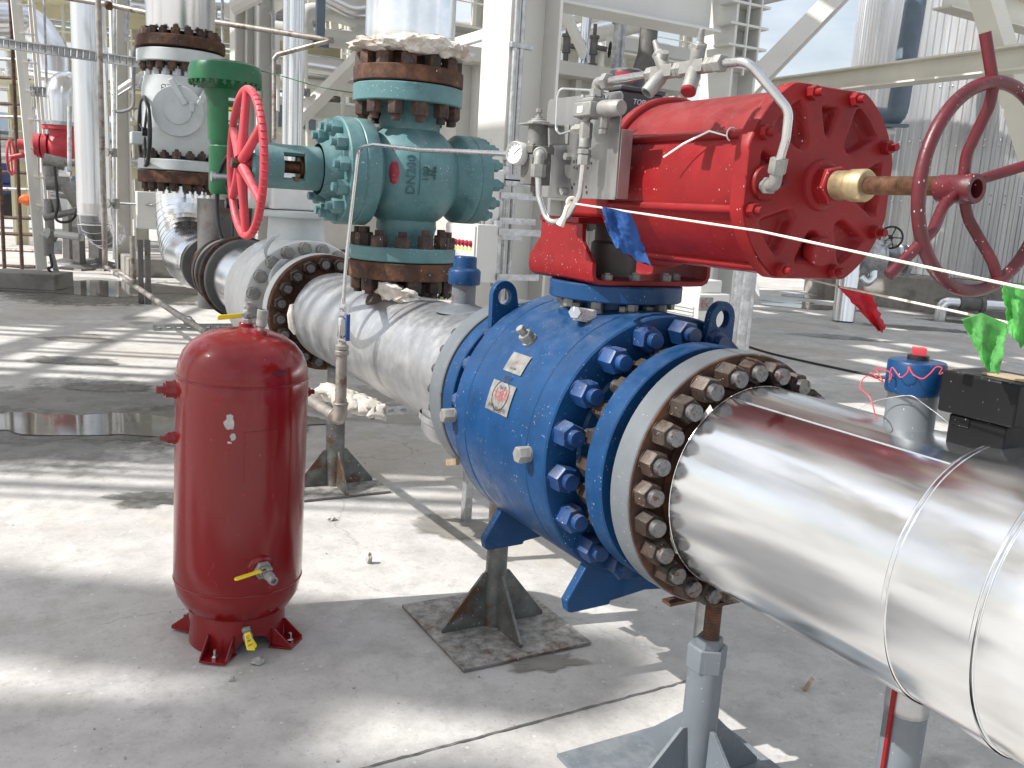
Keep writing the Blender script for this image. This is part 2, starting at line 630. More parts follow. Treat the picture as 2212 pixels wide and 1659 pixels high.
def glyphs(name, n, size, o, u, v_, material, parent, warp=None, seed=1, gap=1.15, ext=.0004, dens=5):
    """a row of worn, unreadable characters made of short strokes."""
    rnd = random.Random(seed)
    u, v_ = V(u).normalized(), V(v_).normalized()
    w = u.cross(v_)
    mb = MB()
    for k in range(n):
        x0 = (k - (n - 1) / 2) * size * .62 * gap
        for s in range(dens):
            if rnd.random() < .5:
                cx, cy, lx, ly = rnd.choice((-.24, 0, .24)) * size, rnd.uniform(-.15, .15) * size, .10 * size, rnd.uniform(.45, .95) * size
            else:
                cx, cy, lx, ly = 0, rnd.choice((-.42, 0, .42)) * size, rnd.uniform(.35, .6) * size, .10 * size
            q = []
            for a, b in ((-.5, -.5), (.5, -.5), (.5, .5), (-.5, .5)):
                p = V(o) + u * (x0 + cx + a * lx) + v_ * (cy + b * ly) + w * (ext + s * .00003)
                q.append(warp(p, ext + s * .00003) if warp else p)
            mb.face([mb.v(p) for p in q])
    return obj(name, mb, material, parent, flat=True)
# ------------------------------------------------------------------ ground
def concrete():
    m = bpy.data.materials.new('worn_concrete')
    m.use_nodes = True
    nt = m.node_tree
    L = nt.links.new
    b = nt.nodes['Principled BSDF']
    tc = _n(nt, 'ShaderNodeTexCoord')

    def noise(s, d=5., r=.6, dist=0.):
        n = _n(nt, 'ShaderNodeTexNoise')
        n.inputs['Scale'].default_value = s
        n.inputs['Detail'].default_value = d
        n.inputs['Roughness'].default_value = r
        n.inputs['Distortion'].default_value = dist
        L(tc.outputs['Object'], n.inputs['Vector'])
        return n.outputs['Fac']

    def ramp(src, a, bb, c=0., d=1.):
        n = _n(nt, 'ShaderNodeMapRange')
        for i, v_ in enumerate((a, bb, c, d)):
            n.inputs[i + 1].default_value = v_
        L(src, n.inputs[0])
        return n.outputs[0]

    def mix(f, a, c):
        n = _n(nt, 'ShaderNodeMix', data_type='RGBA')
        for i, s in ((0, f), (6, a), (7, c)):
            if hasattr(s, 'is_output'):
                L(s, n.inputs[i])
            elif i == 0:
                n.inputs[0].default_value = s
            else:
                n.inputs[i].default_value = (*s, 1)
        return n.outputs[2]
    c = mix(ramp(noise(1.1, 7., .68), .33, .67), (.415, .395, .37), (.61, .593, .565))
    c = mix(ramp(noise(5., 9., .74), .45, .64, 0, .65), c, (.335, .32, .30))
    c = mix(ramp(noise(17., 8., .75), .54, .66, 0, .5), c, (.30, .285, .265))
    c = mix(ramp(noise(.7, 5., .6, .6), .54, .64, 0, .55), c, (.44, .385, .315))       # clay-coloured stains
    c = mix(ramp(noise(.55, 4., .55, .9), .60, .635, 0, .60), c, (.17, .16, .145))     # old damp stains
    c = mix(ramp(noise(2.6, 6., .65, 1.2), .66, .70, 0, .5), c, (.20, .19, .175))
    cw = _n(nt, 'ShaderNodeMapping')
    L(tc.outputs['Object'], cw.inputs[0])
    nw = _n(nt, 'ShaderNodeTexNoise')
    nw.inputs['Scale'].default_value = 2.5
    nw.inputs['Detail'].default_value = 6
    L(tc.outputs['Object'], nw.inputs['Vector'])
    aw = _n(nt, 'ShaderNodeVectorMath', operation='MULTIPLY_ADD')
    L(nw.outputs['Color'], aw.inputs[0])
    aw.inputs[1].default_value = (.35, .35, .35)
    L(tc.outputs['Object'], aw.inputs[2])
    vc = _n(nt, 'ShaderNodeTexVoronoi', feature='DISTANCE_TO_EDGE')
    vc.inputs['Scale'].default_value = .55
    L(aw.outputs[0], vc.inputs['Vector'])
    ck = ramp(vc.outputs['Distance'], .0, .003, .45, 0)
    gate = ramp(noise(.9, 3., .5), .50, .56, 0, 1)
    mk = _n(nt, 'ShaderNodeMath', operation='MULTIPLY')
    L(ck, mk.inputs[0])
    L(gate, mk.inputs[1])
    c = mix(mk.outputs[0], c, (.17, .16, .145))                                          # hairline cracks
    c = mix(ramp(noise(160., 2., .5), .60, .72, 0, .35), c, (.60, .585, .56))          # fine grit
    c = mix(ramp(noise(110., 2., .5), .63, .74, 0, .55), c, (.17, .16, .15))
    vo = _n(nt, 'ShaderNodeTexVoronoi')
    vo.inputs['Scale'].default_value = 26.
    L(tc.outputs['Object'], vo.inputs['Vector'])
    sp = ramp(vo.outputs['Distance'], .10, .16, 1, 0)
    sr = _n(nt, 'ShaderNodeSeparateColor')
    L(vo.outputs['Color'], sr.inputs[0])
    pk = ramp(sr.outputs[0], .72, .74, 0, .7)
    mu = _n(nt, 'ShaderNodeMath', operation='MULTIPLY')
    L(sp, mu.inputs[0])
    L(pk, mu.inputs[1])
    c = mix(mu.outputs[0], c, (.68, .67, .65))                                            # paint drops
    L(c, b.inputs['Base Color'])
    L(ramp(noise(.55, 4., .55, .9), .58, .66, .85, .45), b.inputs['Roughness'])
    bp = _n(nt, 'ShaderNodeBump')
    bp.inputs['Strength'].default_value = .35
    bp.inputs['Distance'].default_value = .006
    L(noise(38., 8., .7), bp.inputs['Height'])
    b2 = _n(nt, 'ShaderNodeBump')
    b2.inputs['Strength'].default_value = .2
    b2.inputs['Distance'].default_value = .02
    L(noise(4., 4., .6), b2.inputs['Height'])
    L(bp.outputs[0], b2.inputs['Normal'])
    L(b2.outputs[0], b.inputs['Normal'])
    return m


M['concrete'] = concrete()
wm = bpy.data.materials.new('still_rainwater')
wm.use_nodes = True
_b = wm.node_tree.nodes['Principled BSDF']
_b.inputs['Base Color'].default_value = (.15, .145, .13, 1)
_b.inputs['Roughness'].default_value = .05
_b.inputs['Specular IOR Level'].default_value = .6
M['water'] = wm
M['damp'] = mat('damp_concrete', (.12, .115, .10), .35, var=.3, vscale=9, c2=(.20, .19, .175), c2amt=.4, c2scale=14, bump=.3, bscale=50)
M['damplight'] = mat('drying_concrete', (.27, .255, .225), .6, var=.15, vscale=9, bump=.25, bscale=40)
M['dampwide'] = mat('moist_concrete', (.235, .23, .215), .5, var=.2, vscale=7, c2=(.17, .165, .15), c2amt=.4, c2scale=5, bump=.3, bscale=40)
M['seam'] = mat('dirty_joint', (.15, .142, .13), .9, var=.3, vscale=30)

g = MB()
g.box((10, 20, -.1), (300, 300, .2))
obj('ground', g, 'concrete', kind='structure', flat=True)


def patch(name, px, py, rx, ry, material, z, seed, kind='structure', yaw=0., n=56, rough=.28):
    """irregular sheet lying on the ground."""
    from mathutils import noise as nz
    c = onz(px, py)
    mb = MB()
    soft = material != 'water'
    radii = (1.25, 1.1, .95, .8, .6, .35) if soft else (1., .5)
    rings = []
    for s in radii:
        cs = []
        for i in range(n):
            a = 2 * PI * i / n
            k = 1 + rough * 1.6 * nz.noise(V((math.cos(a) * 1.3 + seed * 3.1, math.sin(a) * 1.3, seed))) + rough * .5 * nz.noise(V((math.cos(a) * 5, math.sin(a) * 5, seed + 4.)))
            q = V((math.cos(a) * rx * k * s, math.sin(a) * ry * k * s, 0))
            q.rotate(Matrix.Rotation(yaw, 3, 'Z'))
            cs.append(mb.v((c.x + q.x, c.y + q.y, z)))
        rings.append(cs)
    mid = mb.v((c.x, c.y, z))
    for p_, q_ in zip(rings, rings[1:]):
        for i in range(n):
            mb.face((p_[i], p_[(i + 1) % n], q_[(i + 1) % n], q_[i]))
    for i in range(n):
        mb.face((mid, rings[-1][i], rings[-1][(i + 1) % n]))
    o = obj(name, mb, material, kind=kind, flat=True)
    if soft:
        at = o.data.attributes.new('edge', 'FLOAT', 'POINT')
        for ri, s in enumerate(radii):
            for i in range(n):
                at.data[ri * n + i].value = max(0., (1.25 - s) / 1.25)
        at.data[len(radii) * n].value = 1.
    return o


def soft_edge(m):
    """the damp mark thins out towards its own ragged edge."""
    nt = m.node_tree
    L = nt.links.new
    at = _n(nt, 'ShaderNodeAttribute', attribute_name='edge')
    tc = _n(nt, 'ShaderNodeTexCoord')
    nz_ = _n(nt, 'ShaderNodeTexNoise')
    nz_.inputs['Scale'].default_value = 9.
    nz_.inputs['Detail'].default_value = 7.
    nz_.inputs['Roughness'].default_value = .65
    L(tc.outputs['Object'], nz_.inputs['Vector'])
    ma = _n(nt, 'ShaderNodeMath', operation='MULTIPLY_ADD')
    L(nz_.outputs['Fac'], ma.inputs[0])
    ma.inputs[1].default_value = .9
    L(at.outputs['Fac'], ma.inputs[2])
    mr = _n(nt, 'ShaderNodeMapRange')
    for i, v_ in enumerate((.62, .86, 0., .88)):
        mr.inputs[i + 1].default_value = v_
    L(ma.outputs[0], mr.inputs[0])
    if m.name.startswith('moist'):
        mr.inputs[4].default_value = .55
    L(mr.outputs[0], nt.nodes['Principled BSDF'].inputs['Alpha'])


for k_ in ('damp', 'damplight', 'dampwide'):
    soft_edge(M[k_])


YW = -.5
patch('puddle', 225, 920, .56, .26, 'water', .008, 1, yaw=YW, rough=.32)
patch('puddle', 560, 912, .40, .22, 'water', .008, 9, yaw=YW, rough=.35)
patch('puddle', 50, 915, .40, .20, 'water', .0085, 12, yaw=YW, rough=.35)
patch('damp_ground', 250, 918, .95, .50, 'damp', .004, 2, yaw=YW, rough=.4)
patch('puddle', 200, 622, 1.5, 1.0, 'water', .008, 3, yaw=YW)
patch('damp_ground', 215, 630, 2.1, 1.5, 'damp', .004, 4, yaw=YW)
patch('damp_ground', 130, 905, 1.25, 1.15, 'dampwide', .002, 31, yaw=YW, rough=.35)
patch('damp_ground', 235, 838, .30, .16, 'damp', .004, 5, yaw=YW)
patch('damp_ground', 165, 780, .36, .2, 'damp', .004, 6, yaw=YW)
patch('damp_ground', 175, 733, .36, .22, 'damplight', .004, 7, yaw=YW)
patch('damp_ground', 330, 1080, .22, .10, 'damp', .004, 8, yaw=YW, rough=.5)
patch('damp_ground', 1185, 1433, .15, .06, 'damplight', .004, 10, yaw=YW + .3, rough=.5)
patch('damp_ground', 985, 1140, .22, .16, 'damplight', .004, 11, yaw=YW)
for i, (px, py, rx, ry) in enumerate(((1760, 664, .9, .45), (1700, 652, .5, .3), (1690, 672, .35, .2), (1990, 710, .9, .35), (2060, 695, .6, .3), (1800, 728, .7, .25), (1800, 645, 1.1, .5))):
    patch('puddle' if i in (0, 1, 6) else 'damp_ground', px, py, rx, ry, 'water' if i in (0, 1, 6) else 'damp', .008 if i in (0, 1, 6) else .004, 20 + i, yaw=-.6)
# saw-cut joint that runs across the slab
mb = MB()
a, b = onz(640, 1700), onz(1560, 1452)
prev = None
for i in range(61):
    t = i / 60
    p = a.lerp(b, t) + V((random.uniform(-1, 1) * .002, random.uniform(-1, 1) * .002, 0))
    w = .0022 + .0022 * random.random()
    q = (mb.v((p.x - w * .5, p.y - w, .004)), mb.v((p.x + w * .5, p.y + w, .004)))
    if prev:
        mb.face((prev[0], q[0], q[1], prev[1]))
    prev = q
obj('ground_joint', mb, 'seam', kind='structure', flat=True)

# ------------------------------------------------------------------ foreground clad pipe
T = thing('clad_pipe', 'polished aluminium clad pipe running out of the picture in the right foreground', 'pipe', (AX, .9, AZ))
C = V((AX, 0, AZ))
from mathutils import noise as _nz


def dent(amp, s=3., seed=0.):
    return lambda a, t: amp * _nz.noise(V((math.cos(a) * 1.1 * s, math.sin(a) * 1.1 * s, t * s * .8 + seed)))


mb = MB()
ys = [1.402 - .02 * i for i in range(28)]
mb.lathe(C, (0, 1, 0), [(.172, 1.4005)] + [(.2292, 1.4005), (.230, 1.400)] + [(.230, y) for y in ys[1:]] + [(.2305, .862)], 96, dent(.0007, 1.6))
mb.torus(C + V((0, 1.4005, 0)), (0, 1, 0), .2294, .0012, 120, 8)
obj('jacket', mb, 'alu', T)
mb = MB()
mb.lathe(C + V((.004, 0, .006)), (0, 1, 0), [(.233, .872)] + [(.2335 + .010 * i / 8, .868 - .020 * i) for i in range(9)], 96, dent(.0007, 1.6, 5.))
obj('jacket_segment', mb, 'alu', T)
mb = MB()
mb.lathe(C + V((.008, 0, .012)), (0, 1, 0), [(.245, .714)] + [(.246 + .012 * min(1, i / 8), .708 - .06 * i) for i in range(22)], 96, dent(.0007, 1.6, 9.))
obj('jacket_segment', mb, 'alu', T)
for c, y, r in ((V((.004, 0, .006)), .870, .2335), (V((.004, 0, .006)), .861, .2342), (V((.008, 0, .012)), .713, .2465), (V((.008, 0, .012)), .704, .2472)):
    mb = MB()
    mb.torus(C + c + V((0, y, 0)), (0, 1, 0), r - .0006, .0015, 120, 8)
    obj('swaged_bead', mb, 'alu', T)
mb = MB()
mb.bar(C + V((-.2305 * .35, 1.39, .2305 * .937)), C + V((-.2305 * .35, .88, .2305 * .937)), .03, .002, (-.35, 0, .937))
obj('lap_seam', mb, 'alu', T)
mb = MB()
mb.pipe(C + V((0, 1.385, 0)), C + V((0, 1.47, 0)), .165, .13, 64)
obj('weld_neck', mb, 'rust', T)
mb = MB()
mb.lathe(C, (0, 1, 0), [(.12, 1.458), (.288, 1.458), (.2905, 1.4605)], 96)
mb.lathe(C, (0, 1, 0), [(.12, 1.458), (.19, 1.4575), (.205, 1.452), (.2, 1.45), (.12, 1.45)], 64)
obj('flange_face', mb, 'rust', T)
mb = MB()
mb.lathe(C, (0, 1, 0), [(.2885, 1.4592), (.2925, 1.463), (.2925, 1.524), (.289, 1.528), (.20, 1.528), (.20, 1.4592), (.2885, 1.4592)], 96)
obj('flange', mb, 'flangegrey', T)
me = bolt_mesh('nut', .052, .040, .016, .036, 'nut')
bolts(T, (AX, 1.458, AZ), (0, -1, 0), .2555, 24, me, PI / 2)
# shreds of insulation behind the jacket
mb = MB()
for a, r in ((200, .205), (207, .212), (213, .205), (131, .205)):
    a = math.radians(a)
    mb.blob((AX + math.cos(a) * r, 1.412, AZ + math.sin(a) * r), (.012, .016, .03), 2, .5, int(a * 50))
obj('insulation_shred', mb, 'wool', T)

# ------------------------------------------------------------------ blue ball valve
T = thing('ball_valve', 'big blue ball valve with two bolted ends, below the red actuator', 'valve', (AX, 1.97, .45))
mb = MB()
mb.lathe(C, (0, 1, 0), [(.10, 1.722), (.338, 1.722), (.342, 1.726), (.342, 1.803), (.3395, 1.806), (.3395, 1.809), (.342, 1.812), (.3425, 1.95),
                        (.342, 2.136), (.3395, 2.139), (.3395, 2.142), (.342, 2.145), (.342, 2.212), (.338, 2.216), (.10, 2.216)], 128)
obj('body', mb, 'blue', T)
mb = MB()
mb.lathe(C, (0, 1, 0), [(.255, 1.723), (.250, 1.712), (.215, 1.700), (.195, 1.67), (.195, 1.64), (.205, 1.628)], 72)
obj('end_neck', mb, 'blue', T)
mb = MB()
mb.lathe(C, (0, 1, 0), [(.255, 2.215), (.250, 2.226), (.215, 2.238), (.195, 2.27), (.195, 2.31), (.205, 2.332)], 72)
obj('end_neck', mb, 'blue', T)
for a, b in ((1.562, 1.628), (2.335, 2.398)):
    mb = MB()
    mb.lathe(C, (0, 1, 0), flange_prof(.2915, .12, a, b, .003), 112)
    mb.lathe(C, (0, 1, 0), [(.12, a - .03), (.205, a - .03), (.205, a)] if a < 2 else [(.12, b + .014), (.205, b + .014), (.205, b)], 64)
    obj('end_flange', mb, 'blue', T)
me = bolt_mesh('body_nut', .058, .046, .020, .038, 'bluenut')
bolts(T, (AX, 1.722, AZ), (0, -1, 0), .302, 18, me, PI * 2 * .02, 'body_nut')
me2 = bolt_mesh('stud', .049, .043, .022, .034, 'nut')
bolts(T, (AX, 1.628, AZ), (0, 1, 0), .2555, 24, me2, PI / 2)
me3 = bolt_mesh('body_nut_far', .052, .042, .02, .036, 'bluenut')
bolts(T, (AX, 2.216, AZ), (0, 1, 0), .302, 18, me3, .1, 'body_nut')
bolts(T, (AX, 2.335, AZ), (0, -1, 0), .2475, 24, me3, .05, 'body_nut')


def lug(x, y, zb, zt, tilt):
    mb = MB()
    n = 36
    c = V((x, y, zt - .045))
    o, i_ = [], []
    for k in range(n):
        a = 2 * PI * k / n
        i_.append(c + V((math.cos(a) * .0205, 0, math.sin(a) * .023)))
        if math.sin(a) >= -.02:
            o.append(c + V((math.cos(a) * .040, 0, math.sin(a) * .045)))
        else:
            s = -math.sin(a)
            wx = .040 + .012 * s
            o.append(c + V((max(-wx, min(wx, math.cos(a) / max(s, .35) * .05)) if abs(math.cos(a)) < .9 else math.copysign(wx, math.cos(a)), 0, -(zt - .045 - zb) * min(1, s * 1.5))))
    mb.plate_hole(o, i_, (0, .022, 0))
    R = Matrix.Rotation(tilt, 3, 'Y')
    for v_ in mb.bm.verts:
        v_.co = c + R @ (v_.co - c)
    return mb


obj('lifting_lug', lug(1.226, 2.218, 1.09, 1.222, -.10), 'blue', T, .002)
obj('lifting_lug', lug(1.555, 1.690, 1.08, 1.226, .10), 'blue', T, .002)


def foot(y):
    mb = MB()
    o = []
    for s in (-1, 1):
        q = [(.168, .60), (.243, .475), (.236, .447), (.225, .443), (.112, .446), (.108, .455), (.0, .468)]
        o.append([(AX + s * a, y, z) for a, z in q])
    poly = o[0] + list(reversed(o[1][:-1]))
    mb.prism(poly, (0, .028, 0))
    return mb


obj('support_foot', foot(1.732), 'blue', T, .003)
obj('support_foot', foot(2.176), 'blue', T, .003)
# stem neck and top flange
mb = MB()
mb.lathe((AX, 1.97, 0), (0, 0, 1), [(.15, 1.12), (.15, 1.168), (.142, 1.172), (.118, 1.174), (.112, 1.18), (.112, 1.203)], 64)
obj('stem_neck', mb, 'blue', T)
mb = MB()
mb.lathe((AX, 1.97, 0), (0, 0, 1), flange_prof(.176, .05, 1.203, 1.246, .003), 80)
obj('top_flange', mb, 'blue', T)
hb = bolt_mesh('cap_screw', .026, .020, .001, .01, 'cast')
bolts(T, (AX, 1.97, 1.203), (0, 0, -1), .145, 10, hb, .3, 'cap_screw')
bolts(T, (AX, 1.97, 1.174), (0, 0, 1), .131, 12, hb, .1, 'cap_screw')


def oncyl(y, deg, r=.342):
    a = math.radians(deg)
    return V((AX + math.cos(a) * r, y, AZ + math.sin(a) * r))


def fitting(y, deg, ln, af, r0, tip):
    p = oncyl(y, deg)
    d = V((math.cos(math.radians(deg)), 0, math.sin(math.radians(deg))))
    mb = MB()
    mb.cyl(p - d * .004, p + d * .006, r0, 20)
    mb.hexa(p + d * .006, p + d * ln, af)
    if tip:
        mb.cyl(p + d * ln, p + d * (ln + .008), af * .3, 14)
        mb.hexa(p + d * (ln + .006), p + d * (ln + .022), af * .62)
    return mb


obj('grease_fitting', fitting(1.989, 135, .028, .034, .021, True), 'cast', T)
obj('plug', fitting(1.794, 180, .034, .036, .020, False), 'cast', T)
obj('plug', fitting(2.212, 180, .036, .036, .020, False), 'cast', T)
mb = MB()
mb.hexa((1.250, 1.890, 1.172), (1.230, 1.866, 1.178), .030, cham=.3)
mb.cyl((1.250, 1.890, 1.172), (1.280, 1.93, 1.16), .010, 12)
obj('plug', mb, 'steel', T)


def curved_plate(y0, y1, d0, d1, r):
    mb = MB()
    mb.grid(lambda s, t: oncyl(y0 + (y1 - y0) * s, d0 + (d1 - d0) * t, r), 4, 10)
    return mb


PL = obj('nameplate', curved_plate(1.923, 2.014, 142.4, 151.6, .3455), 'foil', T)
obj('nameplate', curved_plate(1.916, 2.034, 156.6, 169.8, .3455), 'foil', T)


def cylwarp(p, z):
    d = V((p.x - AX, 0, p.z - AZ)).normalized()
    return V((AX, p.y, AZ)) + d * (.3462 + z)


def onplate(y, deg, size, body, m, n='plate_lettering'):
    p = oncyl(y, deg, .346)
    a = math.radians(deg)
    return text(n, body, size, p, (0, -1, 0), (math.sin(a), 0, -math.cos(a)), m, T, .0004, cylwarp)


# direction "up" on the plate is up the curved wall
def emblem():
    mb = MB()
    yc, dc = 1.975, 162.2
    R = .040
    ring = []
    for i in range(48):
        a = 2 * PI * i / 48
        ring.append([oncyl(yc - math.cos(a) * R * k, dc - math.sin(a) * R * k / .342 * 57.3, .3464) for k in (1., .93)])
    for i in range(48):
        p, q = ring[i], ring[(i + 1) % 48]
        mb.face([mb.v(x) for x in (p[0], q[0], q[1], p[1])])
    return mb


obj('plate_emblem', emblem(), 'inkdark', T)
def plateglyphs(y, deg, n, size, m, seed, gap=1.15):
    a = math.radians(deg)
    glyphs('plate_lettering', n, size, oncyl(y, deg, .346), (0, -1, 0), (math.sin(a), 0, -math.cos(a)), m, T, cylwarp, seed, gap)


plateglyphs(1.975, 161.2, 4, .027, 'inkred', 3, 1.2)
plateglyphs(1.972, 163.6, 5, .013, 'inkred', 4)
plateglyphs(1.975, 158.9, 5, .010, 'inkdark', 5)
plateglyphs(2.004, 167.4, 4, .011, 'inkdark', 6)
plateglyphs(1.975, 168.4, 4, .012, 'inkdark', 7)
plateglyphs(1.944, 168.0, 4, .011, 'inkdark', 8)
plateglyphs(1.965, 146.6, 5, .008, 'inkred', 9)
plateglyphs(1.970, 149.6, 7, .006, 'inkdark', 10)
plateglyphs(1.975, 154.0, 6, .012, 'inkdark', 12, .9)
# white inspection card tucked under the stem
mb = MB()
mb.grid(lambda s, t: V((1.228 + .070 * s, 1.868 + .004 * math.sin(s * 3), 1.192 - .009 * s - .034 * t)), 6, 3)
CARD = obj('inspection_card', mb, 'label', None, solid=.001)
tag(CARD, 'small white printed card stuck on the blue valve beside a steel plug', 'card')
for i in range(5):
    glyphs('printed_line', (11, 14, 14, 13, 8)[i], .0052 if i == 0 else .0042, (1.268 - (.006 if i == 4 else 0), 1.8645, 1.181 - i * .0056), (1, 0, -.13), (.13, 0, 1), 'inkred' if i < 2 else 'inkdark', CARD, None, 20 + i)
# strip of wood lying on the stand below the flange
# ------------------------------------------------------------------ red pneumatic actuator
XA, ZA = 1.40, 1.501
T = thing('pneumatic_actuator', 'large red pneumatic actuator cylinder mounted on the blue valve', 'actuator', (XA, 1.6, 1.25))
CA = V((XA, 0, ZA))
Y0, Y1 = 1.285, 1.77           # front plate face, back plate
# bracket: bent plate, open towards the camera
mb = MB()
prof = [(1.252, 1.395), (1.252, 1.335), (1.252, 1.30), (1.252, 1.274), (1.259, 1.257), (1.276, 1.249), (1.32, 1.2475), (1.56, 1.2475), (1.604, 1.249), (1.621, 1.257), (1.628, 1.274), (1.628, 1.31), (1.628, 1.325)]
th = .012


def halfw(z, x):
    if x < 1.3 and z > 1.30:
        t = min(1, (z - 1.30) / .055)
        return .155 + (.098 - .155) * t
    return .155


prof2 = [prof[0], (1.252, 1.352), (1.252, 1.328), (1.252, 1.302)] + prof[3:]
ins = []
for i, (x, z) in enumerate(prof2):
    a = prof2[max(i - 1, 0)]
    b = prof2[min(i + 1, len(prof2) - 1)]
    d = V((b[0] - a[0], 0, b[1] - a[1])).normalized()
    n = V((-d.z, 0, d.x))
    ins.append((x + n.x * th, z + n.z * th))
rows = []
for (x, z), (xi, zi) in zip(prof2, ins):
    h = halfw(z, x)
    rows.append([mb.v((x, 1.99 - h, z)), mb.v((x, 1.99 + h, z)), mb.v((xi, 1.99 + h, zi)), mb.v((xi, 1.99 - h, zi))])
for a, b in zip(rows, rows[1:]):
    for k in range(4):
        mb.face((a[k], a[(k + 1) % 4], b[(k + 1) % 4], b[k]))
mb.face(rows[0])
mb.face(list(reversed(rows[-1])))
obj('mounting_bracket', mb, 'red', T, .0015)
mb = MB()
mb.bx((1.247, 1.905, 1.395), (1.61, 2.09, 1.409))
obj('bracket_top_plate', mb, 'red', T, .0015)
mb = MB()
mb.bx((1.60, 1.92, 1.324), (1.614, 2.07, 1.395))
obj('bracket_post', mb, 'red', T, .0015)
mb = MB()
mb.lathe((AX, 1.99, 0), (0, 0, 1), [(.0, 1.2605), (.062, 1.2605), (.062, 1.345), (.054, 1.352), (.054, 1.396)], 40)
obj('stem_coupling', mb, 'darksteel', T)
hb2 = bolt_mesh('bracket_bolt', .026, .014, .004, .016, 'cast')
for x, y in ((1.315, 1.86), (1.40, 1.86), (1.50, 1.86), (1.565, 1.90), (1.315, 2.1), (1.54, 2.1)):
    bolts(T, (x, y, 1.2602), (0, 0, 1), .0001, 1, hb2, 0, 'bracket_bolt')
for x, y in ((1.30, 1.93), (1.33, 2.06), (1.55, 1.93)):
    bolts(T, (x, y, 1.3945), (0, 0, -1), .0001, 1, hb2, 0, 'bracket_bolt')
# yoke housing
mb = MB()
mb.bx((1.305, 1.80, 1.409), (1.60, 2.06, 1.60))
mb.bx((1.33, 1.775, 1.43), (1.57, 1.801, 1.585))
mb.cyl((1.42, 1.97, 1.60), (1.42, 1.97, 1.625), .085, 32)
obj('yoke_housing', mb, 'red', T, .012)
# cylinder
mb = MB()
mb.lathe(CA, (0, 1, 0), [(.184, Y0 + .034)] + [(.184, Y0 + .034 + (Y1 - Y0 - .06) * i / 6) for i in range(1, 7)], 96)
obj('cylinder', mb, 'red', T)
mb = MB()
mb.lathe(CA, (0, 1, 0), [(.0, Y1 - .03), (.192, Y1 - .03), (.198, Y1 - .026), (.198, Y1 - .003), (.195, Y1), (.0, Y1)], 96)
obj('back_plate', mb, 'red', T, .001)
# end plate: round with flats top and bottom, radial ribs around cast pockets
R_ = .207
FL = .183


def outline(r, fl, n=120):
    o = []
    for i in range(n):
        a = 2 * PI * i / n
        x, z = math.cos(a) * r, math.sin(a) * r
        o.append((max(-r * .962, min(r * .962, x)), max(-fl, min(fl, z))))
    return o


mb = MB()
nO = 120
oo = [mb.v((XA + x, Y0 + .034, ZA + z)) for x, z in outline(R_, FL)]
om = [mb.v((XA + x, Y0 + .004, ZA + z)) for x, z in outline(R_, FL)]
of = [mb.v((XA + x * .985, Y0, ZA + z * .985)) for x, z in outline(R_, FL)]
for a, b in ((oo, om), (om, of)):
    for i in range(nO):
        mb.face((a[i], a[(i + 1) % nO], b[(i + 1) % nO], b[i]))
# front face as a radial height field: ribs at 8 bolt angles, pockets between them
NA, NR = 240, 26
bang = [math.radians(x) for x in (72, 108, 153, 198, 243, 288, 333, 27)]
prev = None
fl_o = outline(R_, FL, NA)
for ia in range(NA + 1):
    a = 2 * PI * ia / NA
    x1, z1 = fl_o[ia % NA]
    rmax = math.hypot(x1, z1) * .985
    col_ = []
    dmin = min(abs((a - b + PI) % (2 * PI) - PI) for b in bang)
    for ir in range(NR + 1):
        r = .045 + (rmax - .045) * ir / NR
        lat = math.sin(dmin) * r if dmin < PI / 2 else r
        e1 = (lat - .021) / .010
        e2 = (r - .088) / .014
        e3 = (rmax - .030 - r) / .012
        k = max(0, min(1, e1)) * max(0, min(1, e2)) * max(0, min(1, e3))
        k = k * k * (3 - 2 * k)
        col_.append(mb.v((XA + math.cos(a) * r, Y0 + .023 * k + .0001, ZA + math.sin(a) * r)))
    if prev:
        for ir in range(NR):
            mb.face((prev[ir], prev[ir + 1], col_[ir + 1], col_[ir]))
    prev = col_
bmesh.ops.remove_doubles(mb.bm, verts=mb.bm.verts, dist=.0003)
obj('end_plate', mb, 'red', T, angle=60)
tb = bolt_mesh('tie_rod_nut', .025, .016, .014, .015, 'red')
for a in bang:
    p = CA + V((math.cos(a) * .186, 0, math.sin(a) * .186))
    if abs(math.sin(a)) > .8:
        p = CA + V((math.cos(a) * .19, 0, math.copysign(.166, math.sin(a))))
    bolts(T, (p.x, Y0, p.z), (0, -1, 0), .0001, 1, tb, 0, 'tie_rod_nut')
    mb = MB()
    mb.cyl((p.x, Y0 + .03, p.z), (p.x, Y1 - .02, p.z), .0085, 16)
    obj('tie_rod', mb, 'red', T)
# ports and central gland
for dx, dz in ((-.118, .002), (.118, .0)):
    pass
mb = MB()
mb.lathe((XA - .150, 0, ZA - .005), (0, -1, 0), [(.034, -Y0 - .012), (.034, -Y0 + .004), (.031, -Y0 + .008), (.0, -Y0 + .008)], 28)
obj('port_boss', mb, 'red', T)
mb = MB()
mb.lathe((XA + .014, 0, ZA - .128), (0, -1, 0), [(.030, -Y0 - .012), (.030, -Y0 + .010), (.027, -Y0 + .014), (.0, -Y0 + .014)], 28)
obj('port_boss', mb, 'red', T)
mb = MB()
mb.lathe((XA, 0, ZA), (0, -1, 0), [(.050, -Y0), (.048, -Y0 + .006), (.040, -Y0 + .010), (.0395, -Y0 + .012), (.0, -Y0 + .012)], 40)
obj('gland_boss', mb, 'red', T)
mb = MB()
mb.hexa((XA, Y0 - .010, ZA), (XA, Y0 - .038, ZA), .066, 6, .2)
obj('lock_nut', mb, 'red', T, .0015)
mb = MB()
mb.lathe((XA, Y0 - .038, ZA), (0, -1, 0), [(.0, 0), (.027, 0), (.0275, .001), (.0275, .034), (.030, .036), (.0305, .066), (.027, .072), (.012, .0725)], 28)
obj('brass_bush', mb, 'brass', T, .001)
mb = MB()
pr = []
